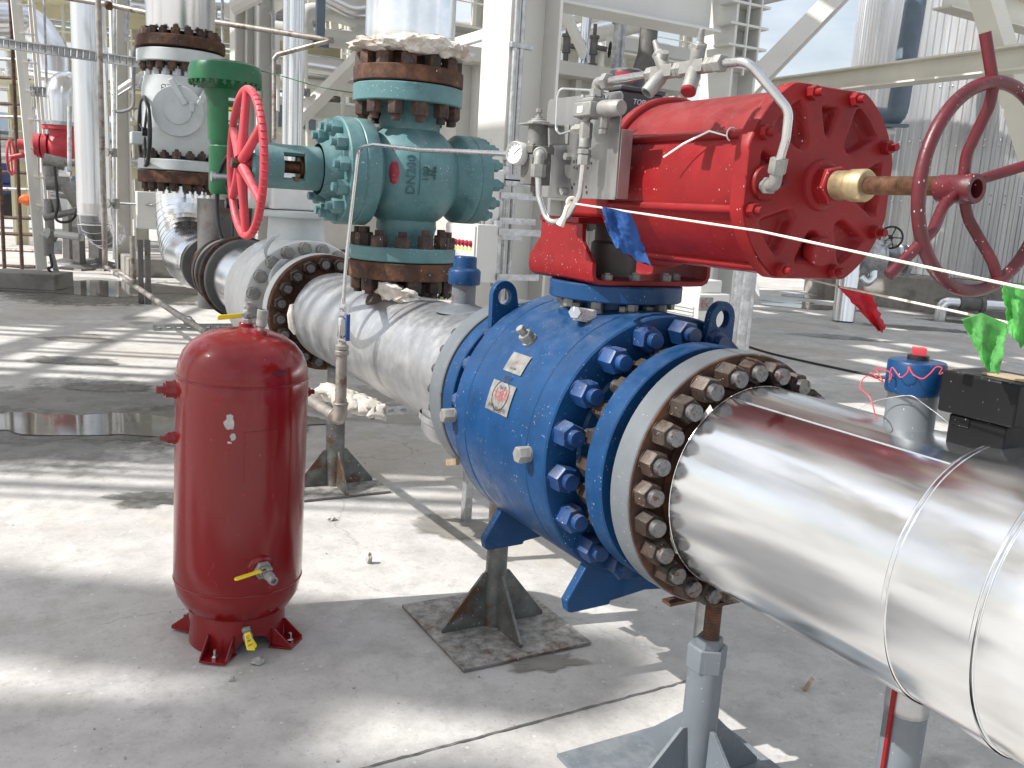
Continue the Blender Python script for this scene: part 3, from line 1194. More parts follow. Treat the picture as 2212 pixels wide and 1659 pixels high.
for i in range(100):
    y = i * .0017
    pr.append((.0152 + (.0016 if i % 2 else 0), y))
mb.lathe((XA, Y0 - .108, ZA), (0, -1, 0), [(0, -.01)] + pr, 20)
obj('screw_rod', mb, 'rod', T)
# hand wheel
YH = .937
HW = V((XA - .004, YH, ZA - .004))
W = MB()
W.torus(HW, (0, 1, 0), .165, .0108, 72, 14)


def pol(a, r, y=0.):
    a = math.radians(a)
    return HW + V((math.cos(a) * r, y, math.sin(a) * r))


for a in (97, 22, -64, 213):
    W.tube(fillet([pol(a, .018, .042), pol(a, .055, .040), pol(a, .130, .006), pol(a, .160, .002)] + ([pol(a + 4, .240, .012)] if a in (97, 213) else []), .06), .0092, 14)
obj('handwheel_rim', W, 'maroon', T)
mb = MB()
mb.lathe(HW + V((0, .085, 0)), (0, -1, 0), [(.017, 0), (.0225, .001), (.023, .004), (.023, .030), (.0245, .034), (.025, .066), (.0235, .069), (.0155, .0685), (.015, .045), (0, .045)], 32)
obj('handwheel_hub', mb, 'maroon', T)

# ------------------------------------------------------------------ instrument plate and its fittings
XP = 1.155
P = thing('instrument_plate', 'grey perforated steel plate beside the red cylinder, carrying small pneumatic fittings', 'instrument panel', (XP, 1.8, 1.45))
mb = MB()
o = [(1.632, 1.452), (1.628, 1.46), (1.632, 1.670), (1.640, 1.678), (1.925, 1.682), (1.934, 1.672), (1.938, 1.46), (1.932, 1.452)]
mb.prism([(XP, y, z) for y, z in o], (.005, 0, 0))
mb.bx((XP + .005, 1.628, 1.455), (XP + .035, 1.633, 1.60))
obj('plate', mb, 'plate', P, .001)
mb = MB()
for y, z in ((1.80, 1.535), (1.788, 1.536), (1.797, 1.522), (1.785, 1.520), (1.728, 1.530), (1.734, 1.545), (1.741, 1.520), (1.742, 1.478), (1.738, 1.466), (1.80, 1.476), (1.792, 1.484)):
    mb.cyl((XP - .0008, y, z), (XP + .001, y, z), .0036, 14)
obj('plate_hole', mb, 'inkdark', P)
for y, z in ((1.822, 1.546), (1.826, 1.466), (1.842, 1.468)):
    mb = MB()
    mb.hexa((XP, y, z), (XP - .012, y, z), .016)
    obj('plate_bolt', mb, 'cast', P)
mb = MB()
mb.bx((1.16, 1.82, 1.50), (1.306, 1.93, 1.56))
obj('plate_arm', mb, 'red', P, .002)
# pressure regulator
Rg = thing('pressure_regulator', 'dark grey air pressure regulator with round gauge on the instrument plate', 'regulator', (1.10, 1.875, 1.50))
ry, rx = 1.878, 1.100
mb = MB()
mb.bx((rx - .026, ry - .026, 1.478), (rx + .026, ry + .026, 1.548))
mb.cyl((rx, ry, 1.478), (rx, ry, 1.462), .010, 14)
mb.cyl((rx, ry, 1.464), (rx, ry, 1.452), .005, 10)
obj('filter_bowl', mb, 'grime', Rg, .004)
mb = MB()
mb.bx((rx - .030, ry - .030, 1.549), (rx + .030, ry + .030, 1.566))
for s in (-1, 1):
    for q in (-1, 1):
        mb.cyl((rx + s * .024, ry + q * .024, 1.566), (rx + s * .024, ry + q * .024, 1.571), .0045, 10)
obj('regulator_body', mb, 'grime', Rg, .003)
mb = MB()
mb.lathe((rx, ry, 0), (0, 0, 1), [(.027, 1.566), (.0255, 1.57), (.0225, 1.61), (.0225, 1.614)], 28)
obj('bonnet', mb, 'grime', Rg)
mb = MB()
mb.bx((rx - .034, ry - .032, 1.614), (XP, ry + .036, 1.6175))
mb.bx((XP - .0035, ry - .05, 1.575), (XP - .0005, ry + .036, 1.6175))
mb.lathe((rx, ry, 0), (0, 0, 1), [(.026, 1.6175), (.026, 1.622), (.018, 1.624), (.018, 1.628), (.009, 1.629), (.009, 1.634), (.004, 1.634), (.004, 1.646), (0, 1.646)], 24)
mb.hexa((rx, ry, 1.642), (rx, ry, 1.651), .014)
obj('mounting_clip', mb, 'cast', Rg, .0006)
gx, gy, gz = 1.052, 1.893, 1.548
gd = V((-.93, -.35, .05)).normalized()
mb = MB()
mb.lathe((gx, gy, gz), gd, [(0, -.026), (.0255, -.026), (.0265, -.022), (.0265, .004), (.0245, .007), (.0235, .0035), (.0235, .0)], 36)
mb.cyl(V((gx, gy, gz)) - gd * .024, V((rx, ry, 1.545)), .008, 12)
obj('gauge_case', mb, 'whitevalve', Rg)
mb = MB()
mb.cyl(V((gx, gy, gz)), V((gx, gy, gz)) + gd * .0012, .0237, 32)
gf = obj('gauge_dial', mb, 'gauge', Rg)
gu, gv, gw = frame(gd)
mb = MB()
for i in range(11):
    a = math.radians(-45 + i * 27)
    d = gu * math.cos(a) + gv * math.sin(a)
    mb.bar(V((gx, gy, gz)) + gd * .0016 + d * .017, V((gx, gy, gz)) + gd * .0016 + d * .0215, .0012, .0004, gd)
mb.bar(V((gx, gy, gz)) + gd * .002 - (gu * .4 + gv * .2) * .01, V((gx, gy, gz)) + gd * .002 + (gu * .7 + gv * .55) * .02, .0016, .0004, gd)
obj('gauge_marks', mb, 'inkdark', Rg)
# elbow under the regulator port, U shaped tube, stack of fittings
U = thing('air_tube', 'bent stainless air tube hanging in a U below the instrument plate', 'tube', (1.10, 1.78, 1.42))
p0 = V((1.088, 1.838, 1.545))
mb = MB()
mb.tube(fillet([(1.097, 1.85, 1.546), (1.075, 1.822, 1.546), (1.072, 1.818, 1.512)], .012), .0125, 14)
mb.hexa((1.072, 1.818, 1.523), (1.072, 1.818, 1.494), .030)
mb.torus((1.083, 1.832, 1.546), (.6, .8, 0), .0135, .004, 20, 8)
obj('elbow_fitting', mb, 'cast', U)
mb = MB()
mb.tube(fillet([(1.072, 1.818, 1.50), (1.074, 1.812, 1.452), (1.085, 1.785, 1.395), (1.10, 1.735, 1.400), (1.112, 1.700, 1.46), (1.112, 1.694, 1.54)], .05, 10), .0072, 14)
obj('tube', mb, 'steel', U)
vx, vy = 1.112, 1.694
mb = MB()
mb.hexa((vx, vy, 1.523), (vx, vy, 1.545), .024)
mb.hexa((vx, vy, 1.546), (vx, vy, 1.556), .026)
mb.cyl((vx, vy, 1.556), (vx, vy, 1.562), .009, 14)
mb.lathe((vx, vy, 0), (0, 0, 1), [(0, 1.560), (.0135, 1.560), (.0135, 1.578), (.0125, 1.58)], 20)
mb.hexa((vx, vy, 1.579), (vx, vy, 1.612), .025)
mb.hexa((vx, vy + .012, 1.598), (vx - .004, vy + .034, 1.598), .022)
mb.hexa((vx - .004, vy + .034, 1.598), (vx - .005, vy + .044, 1.598), .016)
mb.cyl((vx, vy, 1.61), (vx, vy, 1.625), .008, 12)
mb.hexa((vx, vy, 1.618), (vx, vy, 1.634), .018)
obj('tee_fitting', mb, 'cast', U)
mb = MB()
mb.tube(fillet([(vx - .005, vy + .040, 1.598), (vx - .012, vy + .085, 1.590), (vx - .012, vy + .105, 1.600), (vx - .012, vy + .108, 1.672), (vx - .010, vy + .102, 1.690), (vx + .03, vy + .06, 1.688), (vx + .065, vy + .02, 1.684)], .016, 6), .0028, 8)
obj('capillary_tube', mb, 'steel', U)
# pilot valve block
Bk = thing('pilot_valve', 'dusty grey spool valve block at the top of the instrument plate', 'valve', (1.115, 1.68, 1.64))
mb = MB()
mb.bx((1.088, 1.648, 1.622), (1.148, 1.715, 1.652))
mb.bx((1.098, 1.656, 1.652), (1.140, 1.706, 1.662))
obj('valve_body', mb, 'cast', Bk, .003)
mb = MB()
mb.lathe((1.116, 1.713, 1.638), (0, 1, 0), [(.018, 0), (.019, .006), (.0165, .016), (.008, .023), (0, .024)], 24)
obj('end_cap', mb, 'cast', Bk)
mb = MB()
mb.lathe((1.119, 1.650, 1.638), (.10, -1, 0), [(0, 0), (.017, 0), (.0185, .01), (.0175, .030), (.0165, .06), (.0145, .064), (0, .064)], 22)
mb.hexa((1.124, 1.646, 1.622), (1.124, 1.646, 1.598), .022)
mb.hexa((1.124, 1.646, 1.598), (1.124, 1.646, 1.586), .017)
obj('solenoid', mb, 'cast', Bk, .001)
mb = MB()
mb.bx((1.0868, 1.676, 1.630), (1.0878, 1.696, 1.643))
obj('valve_sticker', mb, 'label', Bk)
mb = MB()
for y in (1.662, 1.700):
    mb.cyl((1.102, y, 1.662), (1.102, y, 1.669), .005, 10)
    mb.cyl((1.136, y, 1.662), (1.136, y, 1.669), .005, 10)
obj('cap_screw', mb, 'steel', Bk)
# overhead manifold: elbow, tube, two Y fittings, long bent tube to the end plate
XM, ZM = 1.118, 1.693
Mn = thing('exhaust_manifold', 'silver tube with two Y shaped exhaust valves above the red cylinder', 'manifold', (XM, 1.45, 1.72))


def mz(y):
    return ZM + (1.69 - y) * .0


mb = MB()
mb.cyl((XM, 1.672, 1.650), (XM, 1.672, 1.675), .011, 14)
mb.hexa((XM, 1.672, 1.664), (XM, 1.672, 1.680), .026)
mb.tube(fillet([(XM, 1.672, 1.675), (XM, 1.672, ZM), (XM, 1.640, ZM)], .012), .012, 14)
mb.hexa((XM, 1.645, ZM), (XM, 1.630, ZM), .030)
obj('elbow_fitting', mb, 'cast', Mn)
mb = MB()
mb.cyl((XM, 1.635, ZM), (XM, 1.49, ZM), .0085, 14)
obj('tube', mb, 'steel', Mn)


def yvalve(y, tilt, flip, redcap):
    mb = MB()
    mb.hexa((XM, y + .043, ZM), (XM, y + .032, ZM), .025)
    mb.box((XM, y, ZM), (.026, .064, .022))
    mb.hexa((XM, y - .032, ZM), (XM, y - .043, ZM), .025)
    e = V((-.15, tilt, 1)).normalized()
    c = V((XM, y, ZM))
    mb.lathe(c, e, [(.0125, -.0), (.0130, .02), (.0130, .034), (.0115, .037), (.0095, .038), (.0095, .043), (.007, .045), (.006, .056), (.0048, .067), (0, .067)], 20)
    mb.hexa(c + e * .034, c + e * .042, .025)
    g_ = V((-.2, -tilt, .55)).normalized()
    mb.cyl(c + e * .020, c + e * .020 + g_ * .024, .0075, 14)
    o = obj('exhaust_valve', mb, 'cast', Mn, .0012)
    f = V(flip).normalized()
    mb = MB()
    mb.lathe(c, f, [(.0115, 0), (.0125, .014), (.0140, .019), (.0140, .054), (.0125, .057), (.010, .0575), (.0095, .045), (0, .045)], 24)
    obj('silencer', mb, 'cast', Mn)
    if redcap:
        mb = MB()
        mb.lathe(c, f, [(.0141, .051), (.0143, .0565), (.0126, .0585), (0, .0585)], 24)
        obj('plug_cap', mb, 'red', Mn)


yvalve(1.443, .50, (-.60, .04, -.68), False)
yvalve(1.356, -.34, (-.42, -.28, -.80), True)
mb = MB()
mb.hexa((XM, 1.496, ZM), (XM, 1.486, ZM), .024)
mb.hexa((XM, 1.313, ZM), (XM, 1.300, ZM), .024)
mb.hexa((XM, 1.299, ZM), (XM, 1.280, ZM), .028)
obj('union_nut', mb, 'cast', Mn, .001)
mb = MB()
mb.tube(fillet([(XM, 1.285, ZM), (XM + .004, 1.225, ZM - .002), (XM + .066, 1.178, 1.612), (XM + .070, 1.182, 1.565), (XM + .078, 1.203, 1.515)], .035, 8), .0082, 16)
obj('tube', mb, 'steel', Mn)
pe = V((1.236, 1.285, 1.494))
mb = MB()
mb.hexa((XM + .076, 1.198, 1.534), (XM + .079, 1.204, 1.508), .028)
mb.tube(fillet([(XM + .079, 1.204, 1.512), (XM + .081, 1.207, 1.489), (1.240, 1.275, 1.489)], .012), .0115, 14)
mb.hexa((1.216, 1.236, 1.489), (1.226, 1.252, 1.489), .028)
obj('elbow_fitting', mb, 'cast', Mn)
# limit switch box behind the cylinder
Bx = thing('limit_switch_box', 'charcoal switch box with a clear red indicator dome behind the red cylinder', 'switch box', (1.42, 2.0, 1.63))
bx0, bx1, by0, by1 = 1.345, 1.478, 1.905, 2.005
mb = MB()
mb.bx((bx0, by0, 1.652), (bx1, by1, 1.722))
mb.bx((bx0 - .004, by0 - .004, 1.722), (bx1 + .004, by1 + .004, 1.735))
for x in (bx0 + .02, bx1 - .02):
    mb.bx((x - .012, by0 + .02, 1.612), (x + .012, by1 - .02, 1.653))
obj('case', mb, 'topbox', Bx, .004)
dc = V((1.392, 1.95, 0))
mb = MB()
mb.lathe(dc, (0, 0, 1), [(.046, 1.735), (.046, 1.763), (.043, 1.775), (.032, 1.781), (0, 1.782)], 36)
obj('indicator_dome', mb, 'topbox', Bx)
mb = MB()
mb.grid(lambda s, t: dc + V((math.cos(math.radians(196 + 62 * s)) * .0464, math.sin(math.radians(196 + 62 * s)) * .0464, 1.743 + .026 * t)), 8, 2)
obj('indicator_window', mb, 'clearred', Bx)


def domewarp(p, z):
    s = (p - V((dc.x, dc.y, p.z)))
    a = math.radians(231) + (p.x - dc.x) / .0464 * 1.15
    return V((dc.x + math.cos(a) * (.0468 + z), dc.y + math.sin(a) * (.0468 + z), p.z))


text('indicator_word', 'CLOSED', .0145, (dc.x, dc.y, 1.752), (1, 0, 0), (0, 0, 1), 'inkwhite', Bx, .0002, domewarp)
text('case_lettering', 'TOPWORX', .0185, (bx0 + .086, by0 - .0006, 1.699), (1, 0, 0), (.18, 0, 1), 'inkwhite', Bx, .0004)
mb = MB()
mb.tube(fillet([(bx1 - .02, by0 - .002, 1.69), (bx1 - .015, by0 - .05, 1.685), (bx1 + .03, by0 - .09, 1.670)], .02), .012, 12)
mb.hexa((bx1 - .019, by0, 1.69), (bx1 - .016, by0 - .03, 1.688), .030)
obj('cable_gland', mb, 'black', Bx)
# cable tie on a tie rod
tz = ZA + math.sin(math.radians(153)) * .186
tx = XA + math.cos(math.radians(153)) * .186
mb = MB()
mb.torus((tx, 1.37, tz), (0, 1, 0), .0125, .0015, 20, 6)
mb.tube([(tx - .012, 1.37, tz - .004), (tx - .022, 1.41, tz + .006), (tx - .042, 1.46, tz - .018), (tx - .058, 1.50, tz - .045)], [.0016, .002, .0022, .0018], 6)
ct = obj('cable_tie', mb, 'inkwhite', None)
tag(ct, 'loose white cable tie looped on a rod of the red cylinder', 'cable tie')
# ------------------------------------------------------------------ middle clad pipe
T = thing('clad_pipe', 'scuffed aluminium clad pipe between the blue valve and the white valve', 'pipe', (AX, 3.4, AZ))
mb = MB()
mb.lathe(C, (0, 1, 0), [(.15, 2.532), (.212, 2.530), (.2155, 2.534)] + [(.2155, 2.56 + .05 * i) for i in range(35)] + [(.215, 4.30), (.212, 4.304), (.15, 4.302)], 96, dent(.0024, 2.6, 2.))
obj('jacket', mb, 'alu_dull', T)
mb = MB()
mb.lathe(C, (0, 1, 0), flange_prof(.2935, .12, 2.412, 2.494, .003), 96)
obj('flange', mb, 'flangegrey', T)
mb = MB()
mb.pipe(C + V((0, 2.49, 0)), C + V((0, 2.56, 0)), .165, .13, 48)
mb.pipe(C + V((0, 4.28, 0)), C + V((0, 4.44, 0)), .165, .13, 48)
obj('weld_neck', mb, 'rust', T)
bolts(T, (AX, 2.494, AZ), (0, 1, 0), .2475, 24, bolt_mesh('nut', .049, .043, .034, .034, 'nut'), PI / 2)
mb = MB()
mb.lathe(C, (0, 1, 0), [(.12, 4.430), (.2905, 4.430), (.2925, 4.433), (.2925, 4.478), (.12, 4.478)], 96)
obj('flange_face', mb, 'rust', T)
me20 = bolt_mesh('nut_big', .060, .040, .012, .040, 'nut')
bolts(T, (AX, 4.430, AZ), (0, -1, 0), .2475, 20, me20, .1)
# clad saddle where a trunnion leaves the pipe
mb = MB()
mb.lathe((AX - .02, 2.74, AZ - .10), V((-.12, .05, -1)), [(.165, .0), (.162, .07), (.156, .115), (.140, .135), (.05, .137)], 48, dent(.004, 3., 3.))
mb.lathe((AX - .02, 2.74, AZ - .10), V((-.12, .05, -1)), [(.171, .055), (.171, .075), (.164, .08)], 48, dent(.004, 3., 3.))
obj('trunnion_jacket', mb, 'alu_dull', T)
# loose foil and torn insulation near the tee
mb = MB()
mb.tube([(1.224, 4.31, .905), (1.205, 4.30, .90), (1.196, 4.28, .86), (1.205, 4.27, .80), (1.215, 4.27, .765)], [.004, .010, .018, .022, .006], 8)
obj('insulation_flap', mb, 'wool', T)
# branch riser
mb = MB()
mb.lathe((AX, 3.46, 0), (0, 0, 1), [(.150, .99), (.140, 1.03), (.118, 1.065), (.112, 1.10)], 48)
obj('branch_neck', mb, 'rustdark', T)
mb = MB()
mb.lathe((AX, 3.46, 0), (0, 0, 1), flange_prof(.215, .08, 1.118, 1.186, .004), 80)
obj('branch_flange', mb, 'rust', T)
bm12 = bolt_mesh('branch_nut', .055, .046, .014, .034, 'rustdark')
bolts(T, (AX, 3.46, 1.118), (0, 0, -1), .180, 12, bm12, .12, 'branch_nut')
mb = MB()
mb.blob((1.325, 3.33, 1.075), (.055, .10, .040), 3, .5, 5)
mb.blob((1.36, 3.25, 1.065), (.05, .06, .022), 3, .5, 6)
mb.bx((1.30, 3.335, 1.10), (1.312, 3.375, 1.145))
obj('insulation_lump', mb, 'wool', T)

# ------------------------------------------------------------------ teal globe valve
YT = 3.46
T = thing('globe_valve', 'teal globe valve standing upright in the riser, with a red handwheel', 'valve', (AX, YT, 1.2))
GC = V((AX + .012, YT, 1.525))
mb = MB()
pr = [(.110, 1.24), (.110, 1.27), (.112, 1.29), (.122, 1.320)]
for i in range(1, 20):
    a = -62 + i * 124 / 20
    pr.append((.212 * math.cos(math.radians(a)), 1.525 + .212 * math.sin(math.radians(a))))
pr += [(.122, 1.732), (.113, 1.758), (.114, 1.79), (.114, 1.80)]
mb.lathe((GC.x, YT, 0), (0, 0, 1), pr, 80)
obj('body', mb, 'teal', T)
mb = MB()
mb.lathe(GC, (1, 0, 0), [(.0, .03), (.128, .03), (.128, .13), (.140, .165), (.160, .190), (.172, .200), (.176, .206), (.178, .245), (.1755, .249), (.178, .252), (.178, .295), (.174, .300), (.0, .300)], 72)
obj('rear_cover', mb, 'teal', T)
tn = bolt_mesh('teal_nut', .044, .036, .016, .028, 'teal')
bolts(T, GC + V((.300, 0, 0)), (1, 0, 0), .150, 12, tn, .1, 'cover_nut')
mb = MB()
mb.lathe(GC, (-1, 0, 0), [(.0, .03), (.130, .03), (.132, .12), (.150, .165), (.185, .185)], 72)
obj('bonnet_neck', mb, 'teal', T)
mb = MB()
mb.lathe(GC, (-1, 0, 0), [(.0, .184), (.200, .184), (.203, .188), (.203, .236), (.200, .239), (.200, .243), (.203, .246), (.203, .300), (.199, .305), (.0, .305)], 96)
obj('bonnet_flange', mb, 'teal', T)
tn2 = bolt_mesh('bonnet_nut', .052, .040, .020, .032, 'teal')
bolts(T, GC + V((-.305, 0, 0)), (-1, 0, 0), .166, 12, tn2, .13, 'bonnet_nut')
# yoke with window
mb = MB()
mb.lathe(GC, (-1, 0, 0), [(.118, .305), (.110, .335), (.100, .35), (.096, .372)], 48)
obj('bonnet_boss', mb, 'teal', T)
mb = MB()
yr = .082
nseg = 48
xs = [.372, .440, .520, .625]
for k in range(3):
    for i in range(nseg):
        a0, a1 = 2 * PI * i / nseg, 2 * PI * (i + 1) / nseg
        am = (a0 + a1) / 2
        # windows on the camera side and on the far side
        if k == 1 and (abs(math.sin(am)) < .62):
            continue
        for r1 in (yr, yr - .016):
            q = []
            for (xx, aa) in ((xs[k], a0), (xs[k], a1), (xs[k + 1], a1), (xs[k + 1], a0)):
                q.append(mb.v((GC.x - xx, YT + math.cos(aa) * r1, GC.z + math.sin(aa) * r1)))
            mb.face(q if r1 == yr else list(reversed(q)))
bmesh.ops.remove_doubles(mb.bm, verts=mb.bm.verts, dist=.0002)
bmesh.ops.bridge_loops  # (kept simple: inner and outer skins are closed below)
for xx, rr in ((.372, 0), (.44, 0), (.52, 0), (.625, 0)):
    for i in range(nseg):
        a0, a1 = 2 * PI * i / nseg, 2 * PI * (i + 1) / nseg
        q = [mb.v((GC.x - xx, YT + math.cos(aa) * r1, GC.z + math.sin(aa) * r1)) for aa, r1 in ((a0, yr), (a1, yr), (a1, yr - .016), (a0, yr - .016))]
        mb.face(q)
for s in (-1, 1):
    for cs in (-1, 1):
        aa = math.asin(.62) * s if cs > 0 else PI - math.asin(.62) * s
        q = [mb.v((GC.x - xx, YT + math.cos(aa) * r1, GC.z + math.sin(aa) * r1)) for xx, r1 in ((.44, yr), (.52, yr), (.52, yr - .016), (.44, yr - .016))]
        mb.face(q)
mb.lathe(GC, (-1, 0, 0), [(.0, .625), (.080, .625), (.074, .632), (.0, .632)], 48)
obj('yoke', mb, 'teal', T)
mb = MB()
mb.cyl(GC - V((.36, 0, 0)), GC - V((.64, 0, 0)), .022, 20)
for i in range(16):
    mb.torus(GC - V((.43 + i * .006, 0, 0)), (1, 0, 0), .022, .002, 20, 6)
mb.cyl(GC - V((.40, 0, 0)), GC - V((.445, 0, 0)), .040, 20)
mb.cyl(GC + V((-.47, -.02, -.045)), GC + V((-.47, -.075, -.045)), .010, 12)
obj('stem', mb, 'rod', T)
HC = GC - V((.640, 0, 0))
mb = MB()
mb.torus(HC, (1, 0, 0), .262, .0145, 90, 14)
for i in range(6):
    a = PI / 2 + i * PI / 3 + .02
    d = V((0, math.cos(a), math.sin(a)))
    tpr = [HC + d * .030 - V((.016, 0, 0)), HC + d * .12 - V((.010, 0, 0)), HC + d * .254]
    mb.tube(tpr, [.021, .017, .015], 12)
mb.lathe(HC, (-1, 0, 0), [(0, -.02), (.036, -.02), (.040, -.01), (.040, .016), (.034, .024), (0, .024)], 36)
for i in range(22):
    a = -1.1 + i * .10
    d = V((0, -math.cos(a), math.sin(a)))
    mb.tube([HC + d * .273 + V((-.011, 0, 0)), HC + d * .2775, HC + d * .273 + V((.011, 0, 0))], .0032, 6)
obj('handwheel', mb, 'wheelred', T)
mb = MB()
mb.cyl(HC - V((.024, 0, 0)), HC - V((.028, 0, 0)), .034, 28)
mb.hexa(HC - V((.028, 0, 0)), HC - V((.054, 0, 0)), .036, cham=.2)
obj('wheel_nut', mb, 'nut', T)
# body flanges in the riser
for nm, a, b in (('bottom_flange', 1.190, 1.245), ('top_flange', 1.795, 1.862)):
    mb = MB()
    mb.lathe((AX, YT, 0), (0, 0, 1), flange_prof(.215, .08, a, b, .004), 88)
    obj(nm, mb, 'teal', T)
bm12b = bolt_mesh('riser_nut', .055, .046, .022, .034, 'rustdark')
bolts(T, (AX, YT, 1.245), (0, 0, 1), .180, 12, bm12b, .12, 'flange_nut')
bolts(T, (AX, YT, 1.795), (0, 0, -1), .180, 12, bm12b, .12, 'flange_nut')


def sph(p, z):
    d = (p - GC).normalized()
    # radius of the turned body at this height
    h = max(-.18, min(.18, p.z - GC.z))
    r = math.sqrt(max(.212 ** 2 - h * h, .01))
    q = V((p.x - GC.x, p.y - GC.y, 0)).normalized()
    return V((GC.x, GC.y, p.z)) + q * (r + .0005 + z)


tv = V((-.45, -.89, 0)).normalized()          # side of the globe turned to the road
lft = V((-.89, .45, 0))
ob = GC + tv * .2


def cast(body, size, across, up_, m='tealcast', ext=.0045):
    return text('cast_lettering', body, size, ob + lft * (across - .015) + V((0, 0, up_)), (0, 0, 1), lft, m, T, ext, sph)


cast('DN200', .050, -.012, .000)
cast('100', .040, -.072, .006)
cast('32', .030, -.095, .012)
cast('WCB', .022, -.118, .012)
mb = MB()
mb.grid(lambda s, t: sph(ob + lft * (-.058 - .004 * s) + V((0, 0, -.075 + .17 * t)), .002), 1, 12)
obj('cast_bar', mb, 'tealcast', T)
mb = MB()
oc = ob + lft * .036 + V((0, 0, .004))
mb.lathe((0, 0, 0), (0, 0, 1), [(0, .003), (.6, .003), (1, 0)], 36)
for v_ in mb.bm.verts:
    zz = v_.co.z
    v_.co = sph(oc + lft * v_.co.x * .020 + V((0, 0, v_.co.y * .045)), .0005 + zz)
obj('maker_oval', mb, 'clearred', T)
glyphs('maker_letters', 4, .026, oc, (0, 0, 1), lft, 'maroon', T, lambda p, z: sph(p, .0045), 41)
glyphs('cast_mark', 2, .020, ob + lft * .052 + V((0, 0, .095)), lft * -1, (0, 0, 1), 'clearred', T, lambda p, z: sph(p, .0015), 5)

# ------------------------------------------------------------------ riser above the teal valve
T = thing('riser_pipe', 'shiny aluminium clad riser above the teal valve with torn insulation at its foot', 'pipe', (AX, YT, 1.9))
mb = MB()
mb.lathe((AX, YT, 0), (0, 0, 1), [(.10, 2.02), (.171, 2.02), (.174, 2.024)] + [(.174, 2.05 + i * .1) for i in range(60)], 80, dent(.0014, 3., 7.))
obj('jacket', mb, 'alu', T)
mb = MB()
mb.lathe((AX, YT, 0), (0, 0, 1), flange_prof(.215, .08, 1.868, 1.926, .004), 88)
obj('flange', mb, 'rust', T)
mb = MB()
mb.lathe((AX, YT, 0), (0, 0, 1), [(.150, 1.925), (.125, 1.96), (.115, 2.04)], 40)
obj('weld_neck', mb, 'rustdark', T)
bolts(T, (AX, YT, 1.926), (0, 0, 1), .180, 12, bm12b, .12, 'flange_nut')
mb = MB()
for i in range(13):
    a = math.radians(140 + i * 17)
    rr = .165 + random.uniform(-.004, .022)
    mb.blob((AX + math.cos(a) * rr, YT + math.sin(a) * rr, 2.004 + random.uniform(-.022, .006)), (.060, .060, random.uniform(.016, .036)), 3, .42, 60 + i, 3.)
obj('torn_insulation', mb, 'wool', T)

# ------------------------------------------------------------------ white ball valve behind
T = thing('ball_valve', 'white ball valve behind the red tank, bolted to a rusty flange', 'valve', (AX, 5.0, .45))
mb = MB()
mb.lathe(C, (0, 1, 0), [(.12, 4.484), (.2895, 4.484), (.2935, 4.488), (.2935, 4.560), (.289, 4.565), (.2, 4.567), (.19, 4.60), (.20, 4.66), (.24, 4.72)], 96)
obj('end_flange', mb, 'whitevalve', T)
mb = MB()
mb.lathe(C, (0, 1, 0), [(.2, 4.74), (.340, 4.74), (.345, 4.745), (.345, 4.86), (.35, 4.865), (.36, 4.90), (.352, 4.94), (.352, 4.98), (.360, 5.0), (.360, 5.04), (.350, 5.07), (.340, 5.10), (.340, 5.24), (.2, 5.25)], 96)
obj('body', mb, 'whitevalve', T)
bolts(T, (AX, 4.74, AZ), (0, -1, 0), .305, 20, bolt_mesh('white_nut', .062, .036, .010, .040, 'cast'), .1, 'body_nut')
bolts(T, (AX, 4.565, AZ), (0, 1, 0), .2475, 20, bolt_mesh('white_nut', .062, .036, .010, .040, 'cast'), .1, 'stud_nut')
mb = MB()
mb.lathe((AX, 5.0, 0), (0, 0, 1), [(.16, 1.15), (.155, 1.22), (.150, 1.30), (.20, 1.305), (.205, 1.312), (.205, 1.335), (.20, 1.34), (.12, 1.342), (.13, 1.36)], 56)
obj('stem_column', mb, 'greypaint', T)
mb = MB()
mb.cyl((AX + .10, 5.0, 1.45), (AX - .28, 5.0, 1.45), .11, 40)
mb.bx((AX - .17, 4.86, 1.345), (AX + .17, 5.14, 1.47))
mb.cyl((AX, 5.0, 1.47), (AX, 5.0, 1.52), .13, 40)
mb.bx((AX - .30, 4.95, 1.40), (AX - .26, 5.05, 1.50))
obj('gear_case', mb, 'whitevalve', T, .008)
mb = MB()
mb.lathe(C, (0, 1, 0), flange_prof(.2935, .12, 5.30, 5.37, .004), 80)
obj('end_flange', mb, 'whitevalve', T)
mb = MB()
mb.lathe(C, (0, 1, 0), flange_prof(.30, .12, 5.376, 5.42, .004), 80)
mb.lathe(C, (0, 1, 0), [(.235, 5.42), (.235, 5.60), (.20, 5.60)], 64)
obj('rear_flange', mb, 'rust', T)
# strips of plastic sheet hanging on the valve
for i, (x, y, z, w, h, tw) in enumerate(((1.255, 4.62, 1.10, .05, .20, .5), (1.20, 4.9, 1.16, .06, .34, -.6), (1.17, 5.06, 1.06, .05, .26, .8), (1.235, 4.70, 1.22, .035, .18, .2))):
    mb = MB()

    def fn(s, t, x=x, y=y, z=z, w=w, h=h, tw=tw, i=i):
        a = tw + 1.2 * t * (1 if i % 2 else -1)
        return V((x - .05 * math.sin(t * PI) + math.cos(a) * (s - .5) * w, y + math.sin(a) * (s - .5) * w + .05 * t, z - h * t))
    mb.grid(fn, 3, 8)
    o = obj('plastic_strip', mb, 'clearplastic', None, solid=.001)
    tag(o, 'torn pale plastic strip hanging down the white valve below the red handwheel', 'plastic strip', 'plastic strips caught on the white valve')

